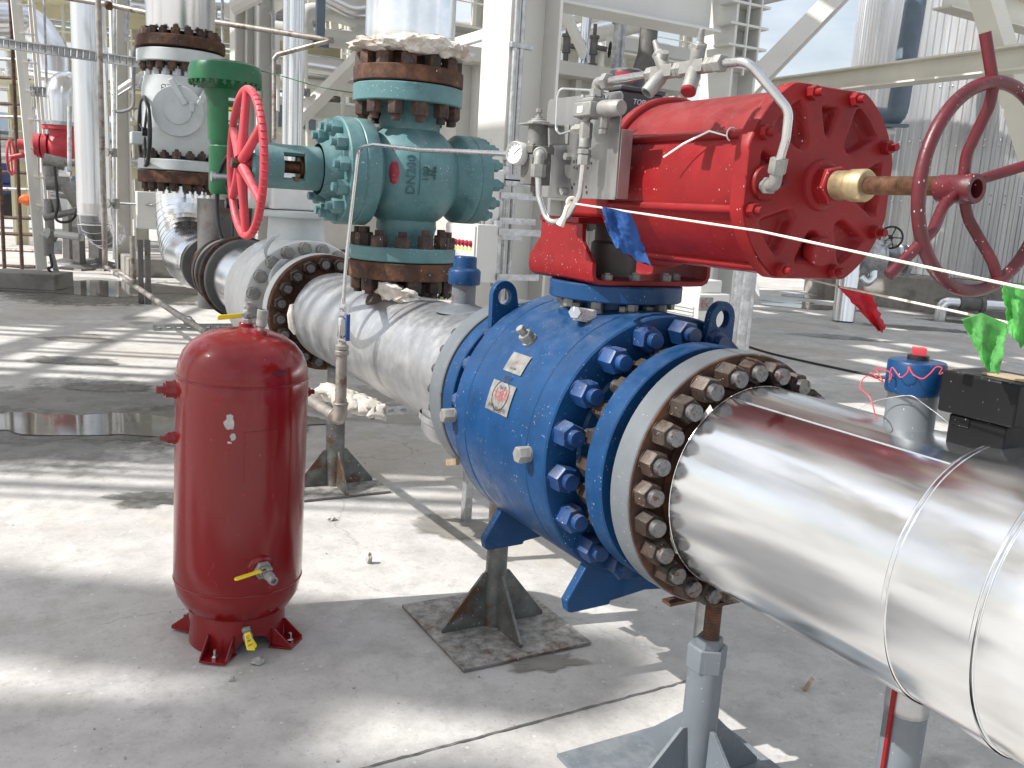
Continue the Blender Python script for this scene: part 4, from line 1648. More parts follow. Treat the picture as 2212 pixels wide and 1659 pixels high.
# ------------------------------------------------------------------ red air tank
TX, TY = .618, 2.80
TK = thing('air_tank', 'dark red upright air tank standing on the concrete', 'tank', (TX, TY, 0))
TR = .199
mb = MB()
pr = [(0, .075), (.06, .078), (.12, .094), (.165, .125), (.188, .165), (.197, .205), (TR - .0015, .212), (TR - .0015, .216), (TR, .219), (TR, .30), (TR, .42), (TR, .55), (TR, .70), (TR, .80), (TR, .862), (TR - .002, .865), (TR - .002, .869), (.196, .885), (.190, .912), (.178, .940), (.155, .968), (.12, .992), (.08, 1.006), (.04, 1.012), (0, 1.014)]
mb.lathe((TX, TY, 0), (0, 0, 1), pr, 96)
obj('shell', mb, 'tankred', TK)
# skirt with arched openings
mb = MB()
SR = .150
NS = 160
for r_ in (SR, SR - .005):
    rows = []
    for i in range(NS):
        a = 2 * PI * i / NS
        d = abs((a - math.radians(278) + PI) % (2 * PI) - PI)
        d2 = abs((a - math.radians(98) + PI) % (2 * PI) - PI)
        dd = min(d, d2) * SR
        zb = math.sqrt(max(0, .062 ** 2 - dd * dd)) * .95 if dd < .062 else .0
        rows.append([mb.v((TX + math.cos(a) * r_, TY + math.sin(a) * r_, zb)), mb.v((TX + math.cos(a) * r_, TY + math.sin(a) * r_, .10)), mb.v((TX + math.cos(a) * r_, TY + math.sin(a) * r_, .135))])
    for i in range(NS):
        p, q = rows[i], rows[(i + 1) % NS]
        for k in range(2):
            mb.face((p[k], q[k], q[k + 1], p[k + 1]))
    if r_ == SR:
        outer = rows
    else:
        for i in range(NS):
            j = (i + 1) % NS
            mb.face((outer[i][0], outer[j][0], rows[j][0], rows[i][0]))
obj('skirt', mb, 'tankred', TK, angle=50)
for a in (237, 318, 57, 140):
    d = V((math.cos(math.radians(a)), math.sin(math.radians(a)), 0))
    t = V((-d.y, d.x, 0))
    o = V((TX, TY, 0))
    mb = MB()
    mb.prism([o + d * .140 + t * .052 + V((0, 0, .004)), o + d * .212 + t * .040 + V((0, 0, .004)), o + d * .212 - t * .040 + V((0, 0, .004)), o + d * .140 - t * .052 + V((0, 0, .004))], (0, 0, .006))
    for s in (-1, 1):
        q = o + t * s * .040
        mb.prism([q + d * .146 + V((0, 0, .010)), q + d * .209 + V((0, 0, .010)), q + d * .209 + V((0, 0, .018)), q + d * .150 + V((0, 0, .066)), q + d * .144 + V((0, 0, .066))], t * .005)
    f = obj('foot', mb, 'tankred', TK, .001)
    mb = MB()
    c = o + d * .188 + V((0, 0, .010))
    mb.hexa(c, c + V((0, 0, .010)), .019)
    mb.cyl(c + V((0, 0, .009)), c + V((0, 0, .030)), .0055, 12)
    fb = obj('anchor_bolt', mb, 'steel', TK)
    fb.parent = f


def plug(z, a, r, ln, dz=0., coll=.03):
    d = V((math.cos(math.radians(a)), math.sin(math.radians(a)), 0))
    c = V((TX, TY, z)) + d * (TR - .003)
    mb = MB()
    mb.lathe(c, d, [(r * 1.45, 0), (r * 1.4, .006), (r * 1.2, .012), (r * 1.2, ln * .55), (r * .95, ln * .6), (r * .95, ln * .66), (0, ln * .66)], 24)
    R = Matrix.Rotation(math.radians(a), 3, 'Z')
    mb.box(c + d * ln * .82, (ln * .4, r * .95, r * .95), R)
    return mb


obj('threaded_plug', plug(.822, 176, .022, .055), 'tankred', TK)
obj('threaded_plug', plug(.672, 176, .015, .045), 'tankred', TK)
obj('threaded_plug', plug(.800, 8, .014, .042), 'tankred', TK)


def ball_valve(nm, base, d, hv, hn, material_h, ln=.05, af=.028, hoff=.016):
    """small ball valve: body along d, lever hv from its stem in direction hn."""
    base, d, hv, hn = V(base), V(d).normalized(), V(hv), V(hn).normalized()
    mb = MB()
    mb.hexa(base, base + d * .014, af)
    mb.lathe(base + d * .013, d, [(.010, 0), (.0125, .004), (.0155, .012), (.0155, .022), (.0125, .03), (.011, .033)], 20)
    mb.hexa(base + d * .044, base + d * (ln + .006), af * .86)
    mb.pipe(base + d * ln, base + d * (ln + .016), af * .42, af * .26, 20)
    c = base + d * .028
    mb.cyl(c, c + hn * hoff, .006, 12)
    mb.hexa(c + hn * hoff, c + hn * (hoff + .006), .013)
    o = obj(nm, mb, 'steel' if material_h == 'bluehandle' else 'cast', TK if material_h == 'yellow' else None, .0006)
    s = c + hn * hoff
    e = s + hv
    side = hv.normalized().cross(hn)
    mb = MB()
    mb.prism([s - side * .007 - hv.normalized() * .008, s + side * .007 - hv.normalized() * .008, s + hv * .35 + side * .006, s + hv * .35 - side * .006], hn * .002)
    st = obj('lever', mb, 'steel', o)
    mb = MB()
    n = 10
    a0, a1 = s + hv * .22, e
    q = []
    w = .0085
    for k in range(n + 1):
        t = -PI / 2 + PI * k / n
        q.append(a1 - hv.normalized() * w + hv.normalized() * math.cos(t) * w + side * math.sin(t) * w)
    q += [a0 + side * w * .9, a0 - side * w * .9]
    mb.prism([p - hn * .002 for p in q], hn * .0065)
    gr = obj('lever_grip', mb, material_h, o, .002)
    return o


# top nozzle with valve (yellow lever) and the open nozzle
b = V((.640, 2.86, 1.008))
mb = MB()
mb.cyl(b - V((0, 0, .006)), b + V((0, 0, .014)), .026, 24)
obj('nozzle', mb, 'tankred', TK, .002)
v1 = ball_valve('drain_valve', b + V((0, 0, .012)), (0, 0, 1), V((-.105, -.048, -.004)), (.0, -1, .0), 'yellow', .05)
b2 = V((.652, 2.735, .997))
mb = MB()
mb.lathe(b2 - V((0, 0, .010)), (.02, -.05, 1), [(.034, 0), (.032, .008), (.026, .014), (.024, .016), (.024, .022), (0, .022)], 24)
mb.hexa(b2 + V((0, 0, .010)), b2 + V((0, 0, .018)), .034)
obj('nozzle', mb, 'tankred', TK)
mb = MB()
mb.lathe(b2 + V((0, 0, .014)), (.06, -.05, 1), [(.010, 0), (.010, .014), (.0155, .018), (.017, .030), (.015, .040), (.0165, .044), (.0165, .066), (.0135, .068), (.0125, .05), (0, .05)], 24)
obj('hose_coupling', mb, 'cast', TK)
# lower side valve
dv = V((.13, -1, 0)).normalized()
vb = V((.664, 2.80, .298)) + V((0, 0, 0))
fb = V((TX, TY, .306)) + V((.105, -.994, 0)) * (TR - .004)
nd = V((.19, -.98, -.12)).normalized()
mb = MB()
mb.lathe(fb, nd, [(.042, -.004), (.040, .006), (.030, .012), (.028, .012), (.028, .014), (0, .014)], 28)
obj('nozzle', mb, 'tankred', TK)
mb = MB()
mb.hexa(fb + nd * .012, fb + nd * .028, .050)
obj('hex_bush', mb, 'cast', TK, .001)
v2 = ball_valve('drain_valve', fb + nd * .026, nd, V((-.104, -.022, -.012)), (0, 0.0, 1), 'yellow', .052, .032, .020)
# drain valve under the skirt arch
v3 = ball_valve('drain_valve', (.612, 2.655, .090), V((.03, -.62, -.62)), V((.014, -.010, -.030)), V((.20, -.98, .10)), 'yellow', .05, .026, .016)
q_ = [ony(x, y, 2.585 - .012 * k) for k, (x, y) in enumerate(((526, 1371), (541, 1369), (550, 1404), (534, 1408)))]
q_[1].y, q_[2].y, q_[3].y = 2.585, 2.555, 2.555
mb = MB()
mb.prism(q_, (0, .006, 0))
obj('lever_grip', mb, 'yellow', v3, .002)
c_ = sum(q_, V((0, 0, 0))) / 4
dn_ = ((q_[2] + q_[3]) / 2 - (q_[0] + q_[1]) / 2).normalized()
sd_ = (q_[1] - q_[0]).normalized()
glyphs('lever_print', 3, .013, c_ - V((0, .0035, 0)) - dn_ * .004, dn_, sd_, 'inkdark', v3, None, 31, 1.5)
mb = MB()
mb.blob((.636, 2.585, .010), (.022, .016, .012), 2, .4, 77)
obj('cement_blob', mb, 'stone', TK)
# scraped patch and the outline of a plate under the paint
for k, (zz, az, w_, h_) in enumerate(((.757, 247, .016, .017), (.777, 247, .010, .009), (.718, 250, .009, .010), (.700, 247, .006, .004), (.905, 290, .026, .008))):
    mb = MB()
    n = 28
    ctr = None
    vs = []
    rad = TR + .0012 if zz < .87 else .1945
    for i in range(n):
        a = 2 * PI * i / n
        k2 = 1 + .35 * _nz.noise(V((math.cos(a) * 1.5, math.sin(a) * 1.5, k * 3.)))
        th_ = math.radians(az) + math.cos(a) * w_ * k2 / TR
        vs.append(mb.v((TX + math.cos(th_) * rad, TY + math.sin(th_) * rad, zz + math.sin(a) * h_ * k2)))
    mb.face(vs)
    obj('scraped_patch', mb, 'stone' if k != 4 else 'maroon', TK, flat=True)
mb = MB()
for (a0, z0), (a1, z1) in (((259, .575), (259, .732)), ((259, .732), (292, .738))):
    pts = [(math.radians(a0 + (a1 - a0) * i / 8), z0 + (z1 - z0) * i / 8) for i in range(9)]
    mb.tube([(TX + math.cos(a) * (TR + .0003), TY + math.sin(a) * (TR + .0003), z) for a, z in pts], .0013, 6)
obj('plate_outline', mb, 'tankred', TK)
rs_ = random.Random(8)
mb = MB()
for k in range(16):
    a0, z0 = rs_.uniform(215, 315), rs_.uniform(.24, .84)
    da, dz = rs_.uniform(-5, 5), rs_.choice((-1, 1)) * rs_.uniform(.006, .035)
    pts = [(math.radians(a0 + da * i / 5 + 1.0 * math.sin(i)), z0 + dz * i / 5) for i in range(6)]
    mb.tube([(TX + math.cos(a) * (TR - .0004), TY + math.sin(a) * (TR - .0004), z) for a, z in pts], [.0002, .0008, .001, .0009, .0006, .0002], 5)
obj('scratch_mark', mb, 'flagred', TK)
mb = MB()
for zz_ in (.2165, .8635):
    mb.torus((TX, TY, zz_), (0, 0, 1), TR - .0012, .0032, 96, 8)
obj('weld_seam', mb, 'tankred', TK)
TK.rotation_euler = (0, math.radians(1.2), 0)

# ------------------------------------------------------------------ pipe stands


def stand(name, label, x, y, px0, px1, py0, py1, ztop, r, gh, gw, m, pm=None, thick=.010):
    t = thing(name, label, 'pipe stand', (x, y, 0), 'pipe stands under the main pipe')
    mb = MB()
    mb.bx((px0, py0, .004), (px1, py1, .004 + thick))
    obj('base_plate', mb, pm or m, t, .0012)
    mb = MB()
    mb.cyl((x, y, .004 + thick), (x, y, ztop), r, 40)
    obj('post', mb, m, t)
    z0 = .005 + thick
    for k in range(4):
        a = k * PI / 2
        d = V((math.cos(a), math.sin(a), 0))
        s = V((-d.y, d.x, 0)) * .005
        o = V((x, y, 0)) - s
        mb = MB()
        mb.prism([o + d * (r - .002) + V((0, 0, z0)), o + d * gw + V((0, 0, z0)), o + d * gw + V((0, 0, z0 + .012)), o + d * (r + .014) + V((0, 0, gh)), o + d * (r - .002) + V((0, 0, gh))], s * 2)
        obj('gusset', mb, m, t, .0008)
    return t


stand('pipe_stand', 'scuffed steel pipe stand on a square plate under the blue valve', 1.425, 2.53, 1.19, 1.668, 2.283, 2.783, .555, .036, .205, .195, 'support', 'supportplate')
stand('pipe_stand', 'dark steel pipe stand behind the red tank with a puddle of light on its plate', 1.405, 4.20, 1.17, 1.632, 4.01, 4.46, .61, .046, .195, .200, 'support', 'supportplate')
s3 = stand('pipe_stand', 'blue grey painted pipe stand with a screw jack in the foreground', 1.483, 1.545, 1.225, 1.74, 1.29, 1.79, .332, .044, .180, .215, 'supportgrey')
mb = MB()
mb.hexa((1.483, 1.545, .332), (1.483, 1.545, .394), .086, cham=.05)
obj('jack_socket', mb, 'supportgrey', s3, .001)
mb = MB()
mb.hexa((1.478, 1.535, .3945), (1.478, 1.535, .420), .058)
obj('jack_nut', mb, 'supportgrey', s3, .001)
mb = MB()
mb.lathe((1.475, 1.53, 0), (0, 0, 1), [(.019 + (.0016 if i % 2 else 0), .416 + i * .0035) for i in range(34)], 20)
mb.bx((1.415, 1.47, .533), (1.535, 1.59, .541))
mb.bx((1.31, 1.50, .541), (1.535, 1.53, .549))
obj('jack_screw', mb, 'rust', s3)
# slim post behind the jack and the wrapped post further right
t = thing('support_post', 'slim galvanised post standing close behind the blue grey jack stand', 'post', (1.60, 1.68, 0))
mb = MB()
mb.cyl((1.615, 1.70, .004), (1.615, 1.70, .60), .030, 28)
obj('post', mb, 'galv', t)
t = thing('support_post', 'grey post with a red strip and foil wrapped top under the foreground pipe', 'post', (1.74, 1.18, 0))
wx, wy = 1.62, 1.085
mb = MB()
mb.cyl((wx, wy, .004), (wx, wy, .655), .043, 36)
obj('post', mb, 'supportgrey', t)
mb = MB()
mb.lathe((wx, wy, 0), (0, 0, 1), [(.0445, .435), (.0448, .45), (.0445, .49), (.0448, .505)], 36, dent(.0015, 6.))
obj('foil_wrap', mb, 'alu_dull', t, solid=.001)
mb = MB()
mb.bx((wx - .052, wy - .004, .02), (wx - .044, wy + .004, .52))
obj('red_strip', mb, 'red', t)

# ------------------------------------------------------------------ stubs on the pipe tops
t = thing('capped_nozzle', 'grey nozzle with a blue stepped cap on the pipe behind the blue valve', 'nozzle', (AX, 2.88, 1.05))
mb = MB()
mb.lathe((AX, 2.88, 0), (0, 0, 1), [(.100, 1.048), (.085, 1.062), (.048, 1.075), (.0425, 1.082), (.0425, 1.165)], 40)
obj('nozzle', mb, 'flangegrey', t)
mb = MB()
mb.lathe((AX, 2.88, 0), (0, 0, 1), [(.0, 1.148), (.0545, 1.148), (.057, 1.152), (.057, 1.194), (.052, 1.202), (.043, 1.206), (.041, 1.212), (.041, 1.240), (.038, 1.2455), (.030, 1.247), (0, 1.246)], 40)
obj('cap', mb, 'blue', t)
t = thing('capped_nozzle', 'grey nozzle with a blue cap and red plug on the foreground pipe', 'nozzle', (AX, 1.035, 1.06))
nx, ny = AX, 1.035
mb = MB()
mb.lathe((nx, ny, 0), (0, 0, 1), [(.0455, 1.05), (.0445, 1.064), (.043, 1.066), (.043, 1.145)], 44)
obj('nozzle', mb, 'flangegrey', t)
mb = MB()
mb.lathe((nx, ny, 0), (0, 0, 1), [(.0, 1.138), (.0475, 1.138), (.0500, 1.143), (.0500, 1.192), (.0475, 1.196), (.025, 1.198), (0, 1.198)], 44)
obj('cap', mb, 'blue', t)
mb = MB()
mb.lathe((nx, ny, 0), (0, 0, 1), [(.0185, 1.197), (.0185, 1.206), (.015, 1.207), (0, 1.207)], 20)
obj('plug_collar', mb, 'blackpaint', t)
mb = MB()
mb.hexa((nx, ny, 1.206), (nx, ny, 1.220), .022, 4)
obj('plug', mb, 'wheelred', t)
# coiled red wire and thin galvanised wire
mb = MB()
ctrl = [onx(1893, 906, 1.33), onx(1880, 860, 1.33), onx(1858, 835, 1.34), onx(1872, 812, 1.35), onx(1895, 818, 1.352), onx(1880, 803, 1.36), onx(1908, 826, 1.352), onx(1893, 796, 1.36), onx(1925, 806, 1.362), onx(1921, 822, 1.358), onx(1927, 794, 1.362), onx(1945, 815, 1.362), onx(1961, 803, 1.364), onx(1963, 792, 1.366), onx(1972, 808, 1.366), onx(1992, 818, 1.368), onx(2010, 806, 1.37), onx(2022, 793, 1.378), onx(2035, 795, 1.384), onx(2029, 808, 1.384), onx(2048, 800, 1.392), onx(2060, 802, 1.40), onx(2045, 812, 1.40)]


def spline(p, k=6):
    p = [p[0]] + p + [p[-1]]
    o = []
    for i in range(1, len(p) - 2):
        for j in range(k):
            s = j / k
            o.append(.5 * ((2 * p[i]) + (p[i + 1] - p[i - 1]) * s + (2 * p[i - 1] - 5 * p[i] + 4 * p[i + 1] - p[i + 2]) * s * s + (3 * p[i] - p[i - 1] - 3 * p[i + 1] + p[i + 2]) * s ** 3))
    o.append(p[-2])
    return o


mb.tube(spline(ctrl), .0011, 6)
tag(obj('wire', mb, 'redwire', None), 'thin coiled red wire slung round the blue capped nozzle', 'wire')
mb = MB()
mb.tube(spline([onx(1855, 884, 1.36), onx(1885, 868, 1.36), onx(1930, 858, 1.366), onx(1968, 855, 1.372), onx(1995, 872, 1.378), onx(2040, 905, 1.40), onx(2065, 930, 1.41)]), .0008, 6)
tag(obj('wire', mb, 'galv', None), 'thin bare grey wire across the grey nozzle below the blue cap', 'wire')
# black moulded box
t = thing('black_box', 'black speckled plastic box set in the top of the foreground pipe', 'box', (AX, .88, 1.06))
mb = MB()
mb.bx((1.385, .822, 1.125), (1.505, .958, 1.196))
obj('lid', mb, 'black', t, .004)
mb = MB()
mb.bx((1.395, .838, 1.03), (1.495, .940, 1.123))
mb.bx((1.392, .90, 1.105), (1.398, .934, 1.123))
obj('case', mb, 'black', t, .004)
mb = MB()
mb.bx((1.412, .832, 1.1965), (1.455, .905, 1.200))
obj('packing_piece', mb, 'wood', t, .0006)

# ------------------------------------------------------------------ air line to the tank
LX, LY = 1.088, 3.20
T = thing('air_line', 'galvanised air line that rises beside the red tank, with a blue handled valve', 'pipe', (LX, LY, .60))
mb = MB()
mb.tube([(LX, LY + .03, .601), (.98, 6.6, .608), (.894, 9.90, .614)], .0205, 18)
obj('run_pipe', mb, 'galvrusty', T)
mb = MB()
mb.tube(fillet([(LX - .0005, LY + .06, .601), (LX, LY, .601), (LX, LY, .665)], .030), .026, 20)
mb.torus((LX, LY, .664), (0, 0, 1), .0255, .0045, 28, 8)
mb.torus((LX - .0005, LY + .06, .601), (0, 1, 0), .0255, .0045, 28, 8)
obj('elbow', mb, 'galvrusty', T)
mb = MB()
mb.cyl((LX, LY, .66), (LX, LY, .852), .0210, 20)
mb.lathe((LX, LY, 0), (0, 0, 1), [(.021, .848), (.0265, .850), (.0265, .864), (.022, .868), (.0255, .871), (.0255, .884), (.017, .890), (.015, .90)], 24)
obj('riser', mb, 'galvrusty', T)
BV = MB()
BV.hexa((LX, LY, .895), (LX, LY, .912), .028)
BV.lathe((LX, LY, 0), (0, 0, 1), [(.012, .91), (.018, .918), (.018, .985), (.013, .995)], 18)
BV.hexa((LX, LY, .99), (LX, LY, 1.012), .030)
BV.hexa((LX, LY, 1.018), (LX, LY, 1.04), .024)
BV.cyl((LX, LY, 1.01), (LX, LY, 1.06), .009, 12)
obj('shut_off_valve', BV, 'steel', T)
mb = MB()
mb.bx((LX + .004, LY - .030, .905), (LX + .020, LY - .0225, 1.005))
obj('valve_lever', mb, 'bluehandle', T, .003)
mb = MB()
mb.bx((LX - .012, LY - .0235, .925), (LX + .004, LY - .0195, .985))
mb.tube([(LX + .012, LY - .026, 1.0), (LX + .010, LY - .024, 1.03), (LX, LY - .02, 1.045)], .004, 8)
obj('lever_plate', mb, 'steel', T)
mb = MB()
mb.tube(fillet([(LX, LY, 1.04), (LX + .012, LY, 1.25), (LX + .045, LY, 1.603), (1.125, 3.02, 1.607), (1.118, 2.60, 1.578), (1.108, 2.35, 1.568), (1.095, 1.95, 1.549)], .05, 8), .0068, 14)
obj('tube', mb, 'steel', T)
# verticals that come down to this line in the background
mb = MB()
mb.cyl((.892, 9.92, .60), (.892, 9.92, 3.9), .026, 16)
obj('drop_pipe', mb, 'galvrusty', T)
mb = MB()
mb.cyl((.935, 8.05, .62), (.935, 8.05, 1.02), .024, 16)
mb.lathe((.935, 8.05, 0), (0, 0, 1), [(.03, .60), (.036, .62), (.036, .66), (.028, .67)], 18)
obj('drop_pipe', mb, 'galvrusty', T)
mb = MB()
for y in (9.2, 8.62, 5.85):
    mb.tube([(LX - (y - LY) * .0292 - .0, y, .605), (LX - (y + .12 - LY) * .0292, y + .12, .605)], .025, 16)
obj('pipe_coupling', mb, 'whitevalve', T)
# slotted struts that carry it
def strut(label, a, b, m='galv'):
    t = thing('slotted_strut', label, 'strut', a)
    a, b = V(a), V(b)
    mb = MB()
    d = (b - a)
    n = max(3, int(d.length / .055))
    dn = d.normalized()
    mb.bar(a + V((0, 0, .019)), b + V((0, 0, .019)), .041, .0025)
    s = dn.cross(V((0, 0, 1)))
    for sd in (-1, 1):
        o = s * sd * .0195
        for k in range(n):
            p0, p1 = a + d * (k / n), a + d * ((k + 1) / n)
            g = (p1 - p0) * .25
            mb.bar(p0 + o, p0 + g + o, .0025, .0355)
            mb.bar(p1 - g + o, p1 + o, .0025, .0355)
            mb.bar(p0 + g + o + V((0, 0, .012)), p1 - g + o + V((0, 0, .012)), .0025, .0115)
            mb.bar(p0 + g + o - V((0, 0, .012)), p1 - g + o - V((0, 0, .012)), .0025, .0115)
    obj('channel', mb, m, t, flat=True)
    return t


s1 = strut('slotted galvanised strut crossing under the air line behind the tank', (.80, 5.95, .562), (1.40, 5.95, .562))
mb = MB()
mb.bx((1.14, 5.92, .0), (1.19, 5.97, .54))
obj('leg', mb, 'rustdark', s1)
mb = MB()
mb.torus((1.007, 5.95, .606), (0, 1, 0), .025, .006, 20, 8)
obj('pipe_clip', mb, 'galvrusty', s1)
s2 = strut('slotted galvanised strut under the middle pipe carrying a lump of white insulation', (1.22, 3.52, .548), (1.83, 3.52, .548))
mb = MB()
mb.bx((1.79, 3.50, .0), (1.825, 3.54, .528))
obj('leg', mb, 'galv', s2)
mb = MB()
from mathutils import noise as nz_
def chunk(s, t):
    x = 1.145 + .185 * s
    y = 3.42 + .26 * (t - .5) * (1 - .55 * s) + .30 * (1 - s) * .5
    z = .640 - .050 * s + .012 * nz_.noise(V((s * 5, t * 5, 1.))) - .045 * (2 * t - 1) ** 4
    return V((x + .03 * nz_.noise(V((s * 7, t * 7, 5.))), y, z))
mb.grid(chunk, 40, 30)
o = obj('insulation_piece', mb, 'wool', None, solid=.045)
tag(o, 'ragged white chunk of insulation lying on the strut behind the air line elbow', 'insulation')

# ------------------------------------------------------------------ flagged cord
def cord(p, r, label, sag=0., flat=None):
    mb = MB()
    pts = []
    for a, b in zip(p, p[1:]):
        for j in range(10):
            s = j / 10
            q = V(a).lerp(V(b), s)
            q.z -= sag * 4 * s * (1 - s)
            pts.append(q)
    pts.append(V(p[-1]))
    mb.tube(pts, [r * (1 + .25 * nz_.noise(V((i * .7, 0, 2.)))) for i in range(len(pts))], 7)
    return tag(obj('cord', mb, 'tape', None), label, 'cord', 'flagged barrier cords')


k0 = V((1.106, 1.722, 1.440))
c1e = onx(2212, 630, 1.10) + V((.0, -.35, .0))
A1 = pt(1640, 499, 1.50)
A2 = pt(2165, 612, 1.16)
cord([k0, A1, A2, A2 + (A2 - A1) * .6], .0021, 'upper off white cord tied at the instrument plate and crossing the red cylinder')
B0 = pt(1560, 560, 2.6)
B1 = pt(1795, 615, 2.05)
B2 = pt(2060, 672, 1.55)
cord([B0, B1, B2, B2 + (B2 - B1) * .7], .0024, 'lower off white cord that passes behind the red cylinder')
mb = MB()
mb.tube([k0 + V((0, 0, .004)), k0 + V((-.008, .004, -.01)), k0 + V((-.010, .008, -.028)), k0 + V((-.016, .016, -.05))], [.005, .006, .006, .010], 8)
mb.torus(k0 + V((0, 0, .002)), (.2, 1, .2), .010, .004, 18, 8)
tag(obj('cord_knot', mb, 'tape', None), 'frayed knot of cord tied round the bent air tube', 'knot')


def flag(label, pts_top, pts_bot, m, ripple=.006, seed=0):
    """hanging cloth between an upper edge and a lower edge (lists of points)."""
    mb = MB()

    def ev(p, s):
        x = s * (len(p) - 1)
        i = min(int(x), len(p) - 2)
        return V(p[i]).lerp(V(p[i + 1]), x - i)

    view = (V(pts_top[0]) - CAM).normalized()

    def fn(s, t):
        a, b = ev(pts_top, s), ev(pts_bot, s)
        q = a.lerp(b, t)
        r = ripple * (1.5 * nz_.noise(V((s * 2.5 + seed, t * 1.8, seed))) + .6 * math.sin(s * 9 + t * 4 + seed) + .55 * abs(nz_.noise(V((s * 7, t * 6, seed + 3.)))) + .25 * abs(nz_.noise(V((s * 17, t * 13, seed + 5.)))))
        side = view.cross(V((0, 0, 1)))
        edge = (abs(s - .5) * 2) ** 6
        q += side * .004 * edge * nz_.noise(V((t * 9, seed, s))) + V((0, 0, -.006 * t ** 6 * nz_.noise(V((s * 9, seed, 2.)))))
        return q + view * r * min(1, t * 3 + .2)
    mb.grid(fn, 30, 36)
    return tag(obj('flag', mb, m, None, solid=.0004, angle=80), label, 'flag', 'cloth flags on the barrier cords')


def Pd(d):
    return lambda x, y: pt(x, y, d)


q = Pd(1.60)
flag('blue cloth flag hanging from the cord in front of the red cylinder', [q(1300, 446), q(1330, 452), q(1364, 462)], [q(1312, 500), q(1328, 530), q(1350, 548), q(1408, 578)], 'flagblue', .012, 3)
q = Pd(2.0)
flag('twisted red cloth flag hanging below the actuator', [q(1808, 617), q(1845, 622), q(1880, 630)], [q(1895, 712), q(1904, 718), q(1914, 708)], 'flagred', .012, 8)
q = Pd(1.16)
flag('bright green cloth flag at the right edge, hung on the upper cord', [q(2163, 612), q(2200, 614), q(2250, 622)], [q(2180, 720), q(2205, 748), q(2250, 752)], 'flaggreen', .010, 5)
q = Pd(1.40)
flag('pale green cloth flag hanging on the lower cord above the black box', [q(2076, 690), q(2120, 676), q(2178, 700)], [q(2126, 790), q(2136, 802), q(2158, 808)], 'flaggreen', .010, 12)

# ------------------------------------------------------------------ odds and ends on the ground
st = [(797, 1217, .014, .024, 'upright pale chip of concrete between the tank and the stand'), (715, 1124, .018, .012, 'flat white chip of concrete near the rear stand plate'), (500, 1470, .010, .008, 'small grey pebble in front of the red tank'), (415, 1382, .008, .006, 'tiny grey pebble left of the tank foot')]
for i, (px, py, r, h, lb) in enumerate(st):
    c = onz(px, py)
    mb = MB()
    mb.blob((c.x, c.y, h * .75), (r, r, h), 2, .5, 90 + i)
    tag(obj('stone', mb, 'stone', None, flat=True), lb, 'stone', 'bits of broken concrete')
for i in range(60):
    px, py = random.uniform(0, 1500), random.uniform(880, 1650)
    c = onz(px, py)
    r = random.uniform(.0015, .005)
    if i == 0:
        grit = MB()
    grit.blob((c.x, c.y, r * .6), (r, r, r), 1, .4, i)
o = obj('gravel', grit, 'stone', None, kind='stuff', flat=True)
mb = MB()
c = onz(1745, 1490)
mb.box((c.x, c.y, .02), (.035, .012, .035), Matrix.Rotation(.5, 3, 'Z') @ Matrix.Rotation(.4, 3, 'X'))
tag(obj('wood_scrap', mb, 'wood', None), 'scrap of brown wood on the ground behind the jack stand', 'wood scrap')
mb = MB()
mb.box((1.205, 2.46, .63), (.012, .075, .02), Matrix.Rotation(-.3, 3, 'X'))
tag(obj('wood_scrap', mb, 'wood', None), 'short raw wooden slat sticking out below the far blue flange', 'wood scrap')
mb = MB()
mb.tube(spline([onz(1580, 735, .012), onz(1660, 762, .012), onz(1830, 800, .012), onz(2055, 845, .012), onz(2300, 900, .012)]), .012, 8)
tag(obj('cable', mb, 'darkcable', None), 'black cable lying across the far concrete on the right', 'cable')
# ------------------------------------------------------------------ main line further back, up to the elbow
T = thing('clad_pipe', 'main pipe behind the white valve, turning up through a banded aluminium elbow', 'pipe', (AX, 7.0, AZ))
mb = MB()
mb.lathe(C, (0, 1, 0), [(.20, 5.62), (.232, 5.62), (.234, 5.63), (.234, 6.08), (.20, 6.09)], 64)
obj('jacket', mb, 'alu_far', T)
for i, y in enumerate((6.16, 6.27, 6.62, 6.73, 7.32)):
    mb = MB()
    mb.lathe(C, (0, 1, 0), flange_prof((.27, .285, .25, .25, .225)[i], .1, y, y + .055, .005), 56)
    obj('flange', mb, 'rustdark' if i % 2 else 'darksteel', T)
mb = MB()
mb.cyl(C + V((0, 6.0, 0)), C + V((0, 7.6, 0)), .165, 40)
obj('bare_pipe', mb, 'rustdark', T)
YV = 8.63
mb = MB()
mb.lathe(C, (0, 1, 0), [(.15, 7.52), (.205, 7.52), (.225, 7.60), (.229, 7.75), (.231, 8.10)], 56, dent(.006, 4., 6.))
obj('jacket', mb, 'alu_far', T)
mb = MB()
Rb = .55
ctr_ = V((AX, YV - Rb, AZ + Rb))
rings = []
nb = 11
for k in range(nb):
    a0, a1 = -PI / 2 + (PI / 2) * k / nb, -PI / 2 + (PI / 2) * (k + 1) / nb
    p0 = ctr_ + V((0, math.cos(a0) * Rb, math.sin(a0) * Rb))
    p1 = ctr_ + V((0, math.cos(a1) * Rb, math.sin(a1) * Rb))
    d = (p1 - p0)
    L_ = d.length
    mb.lathe(p0, d, [(.228, -.03), (.231, -.03), (.231, L_ + .025), (.236, L_ + .022), (.236, L_ + .030), (.23, L_ + .032)], 48)
obj('elbow_jacket', mb, 'alu', T)
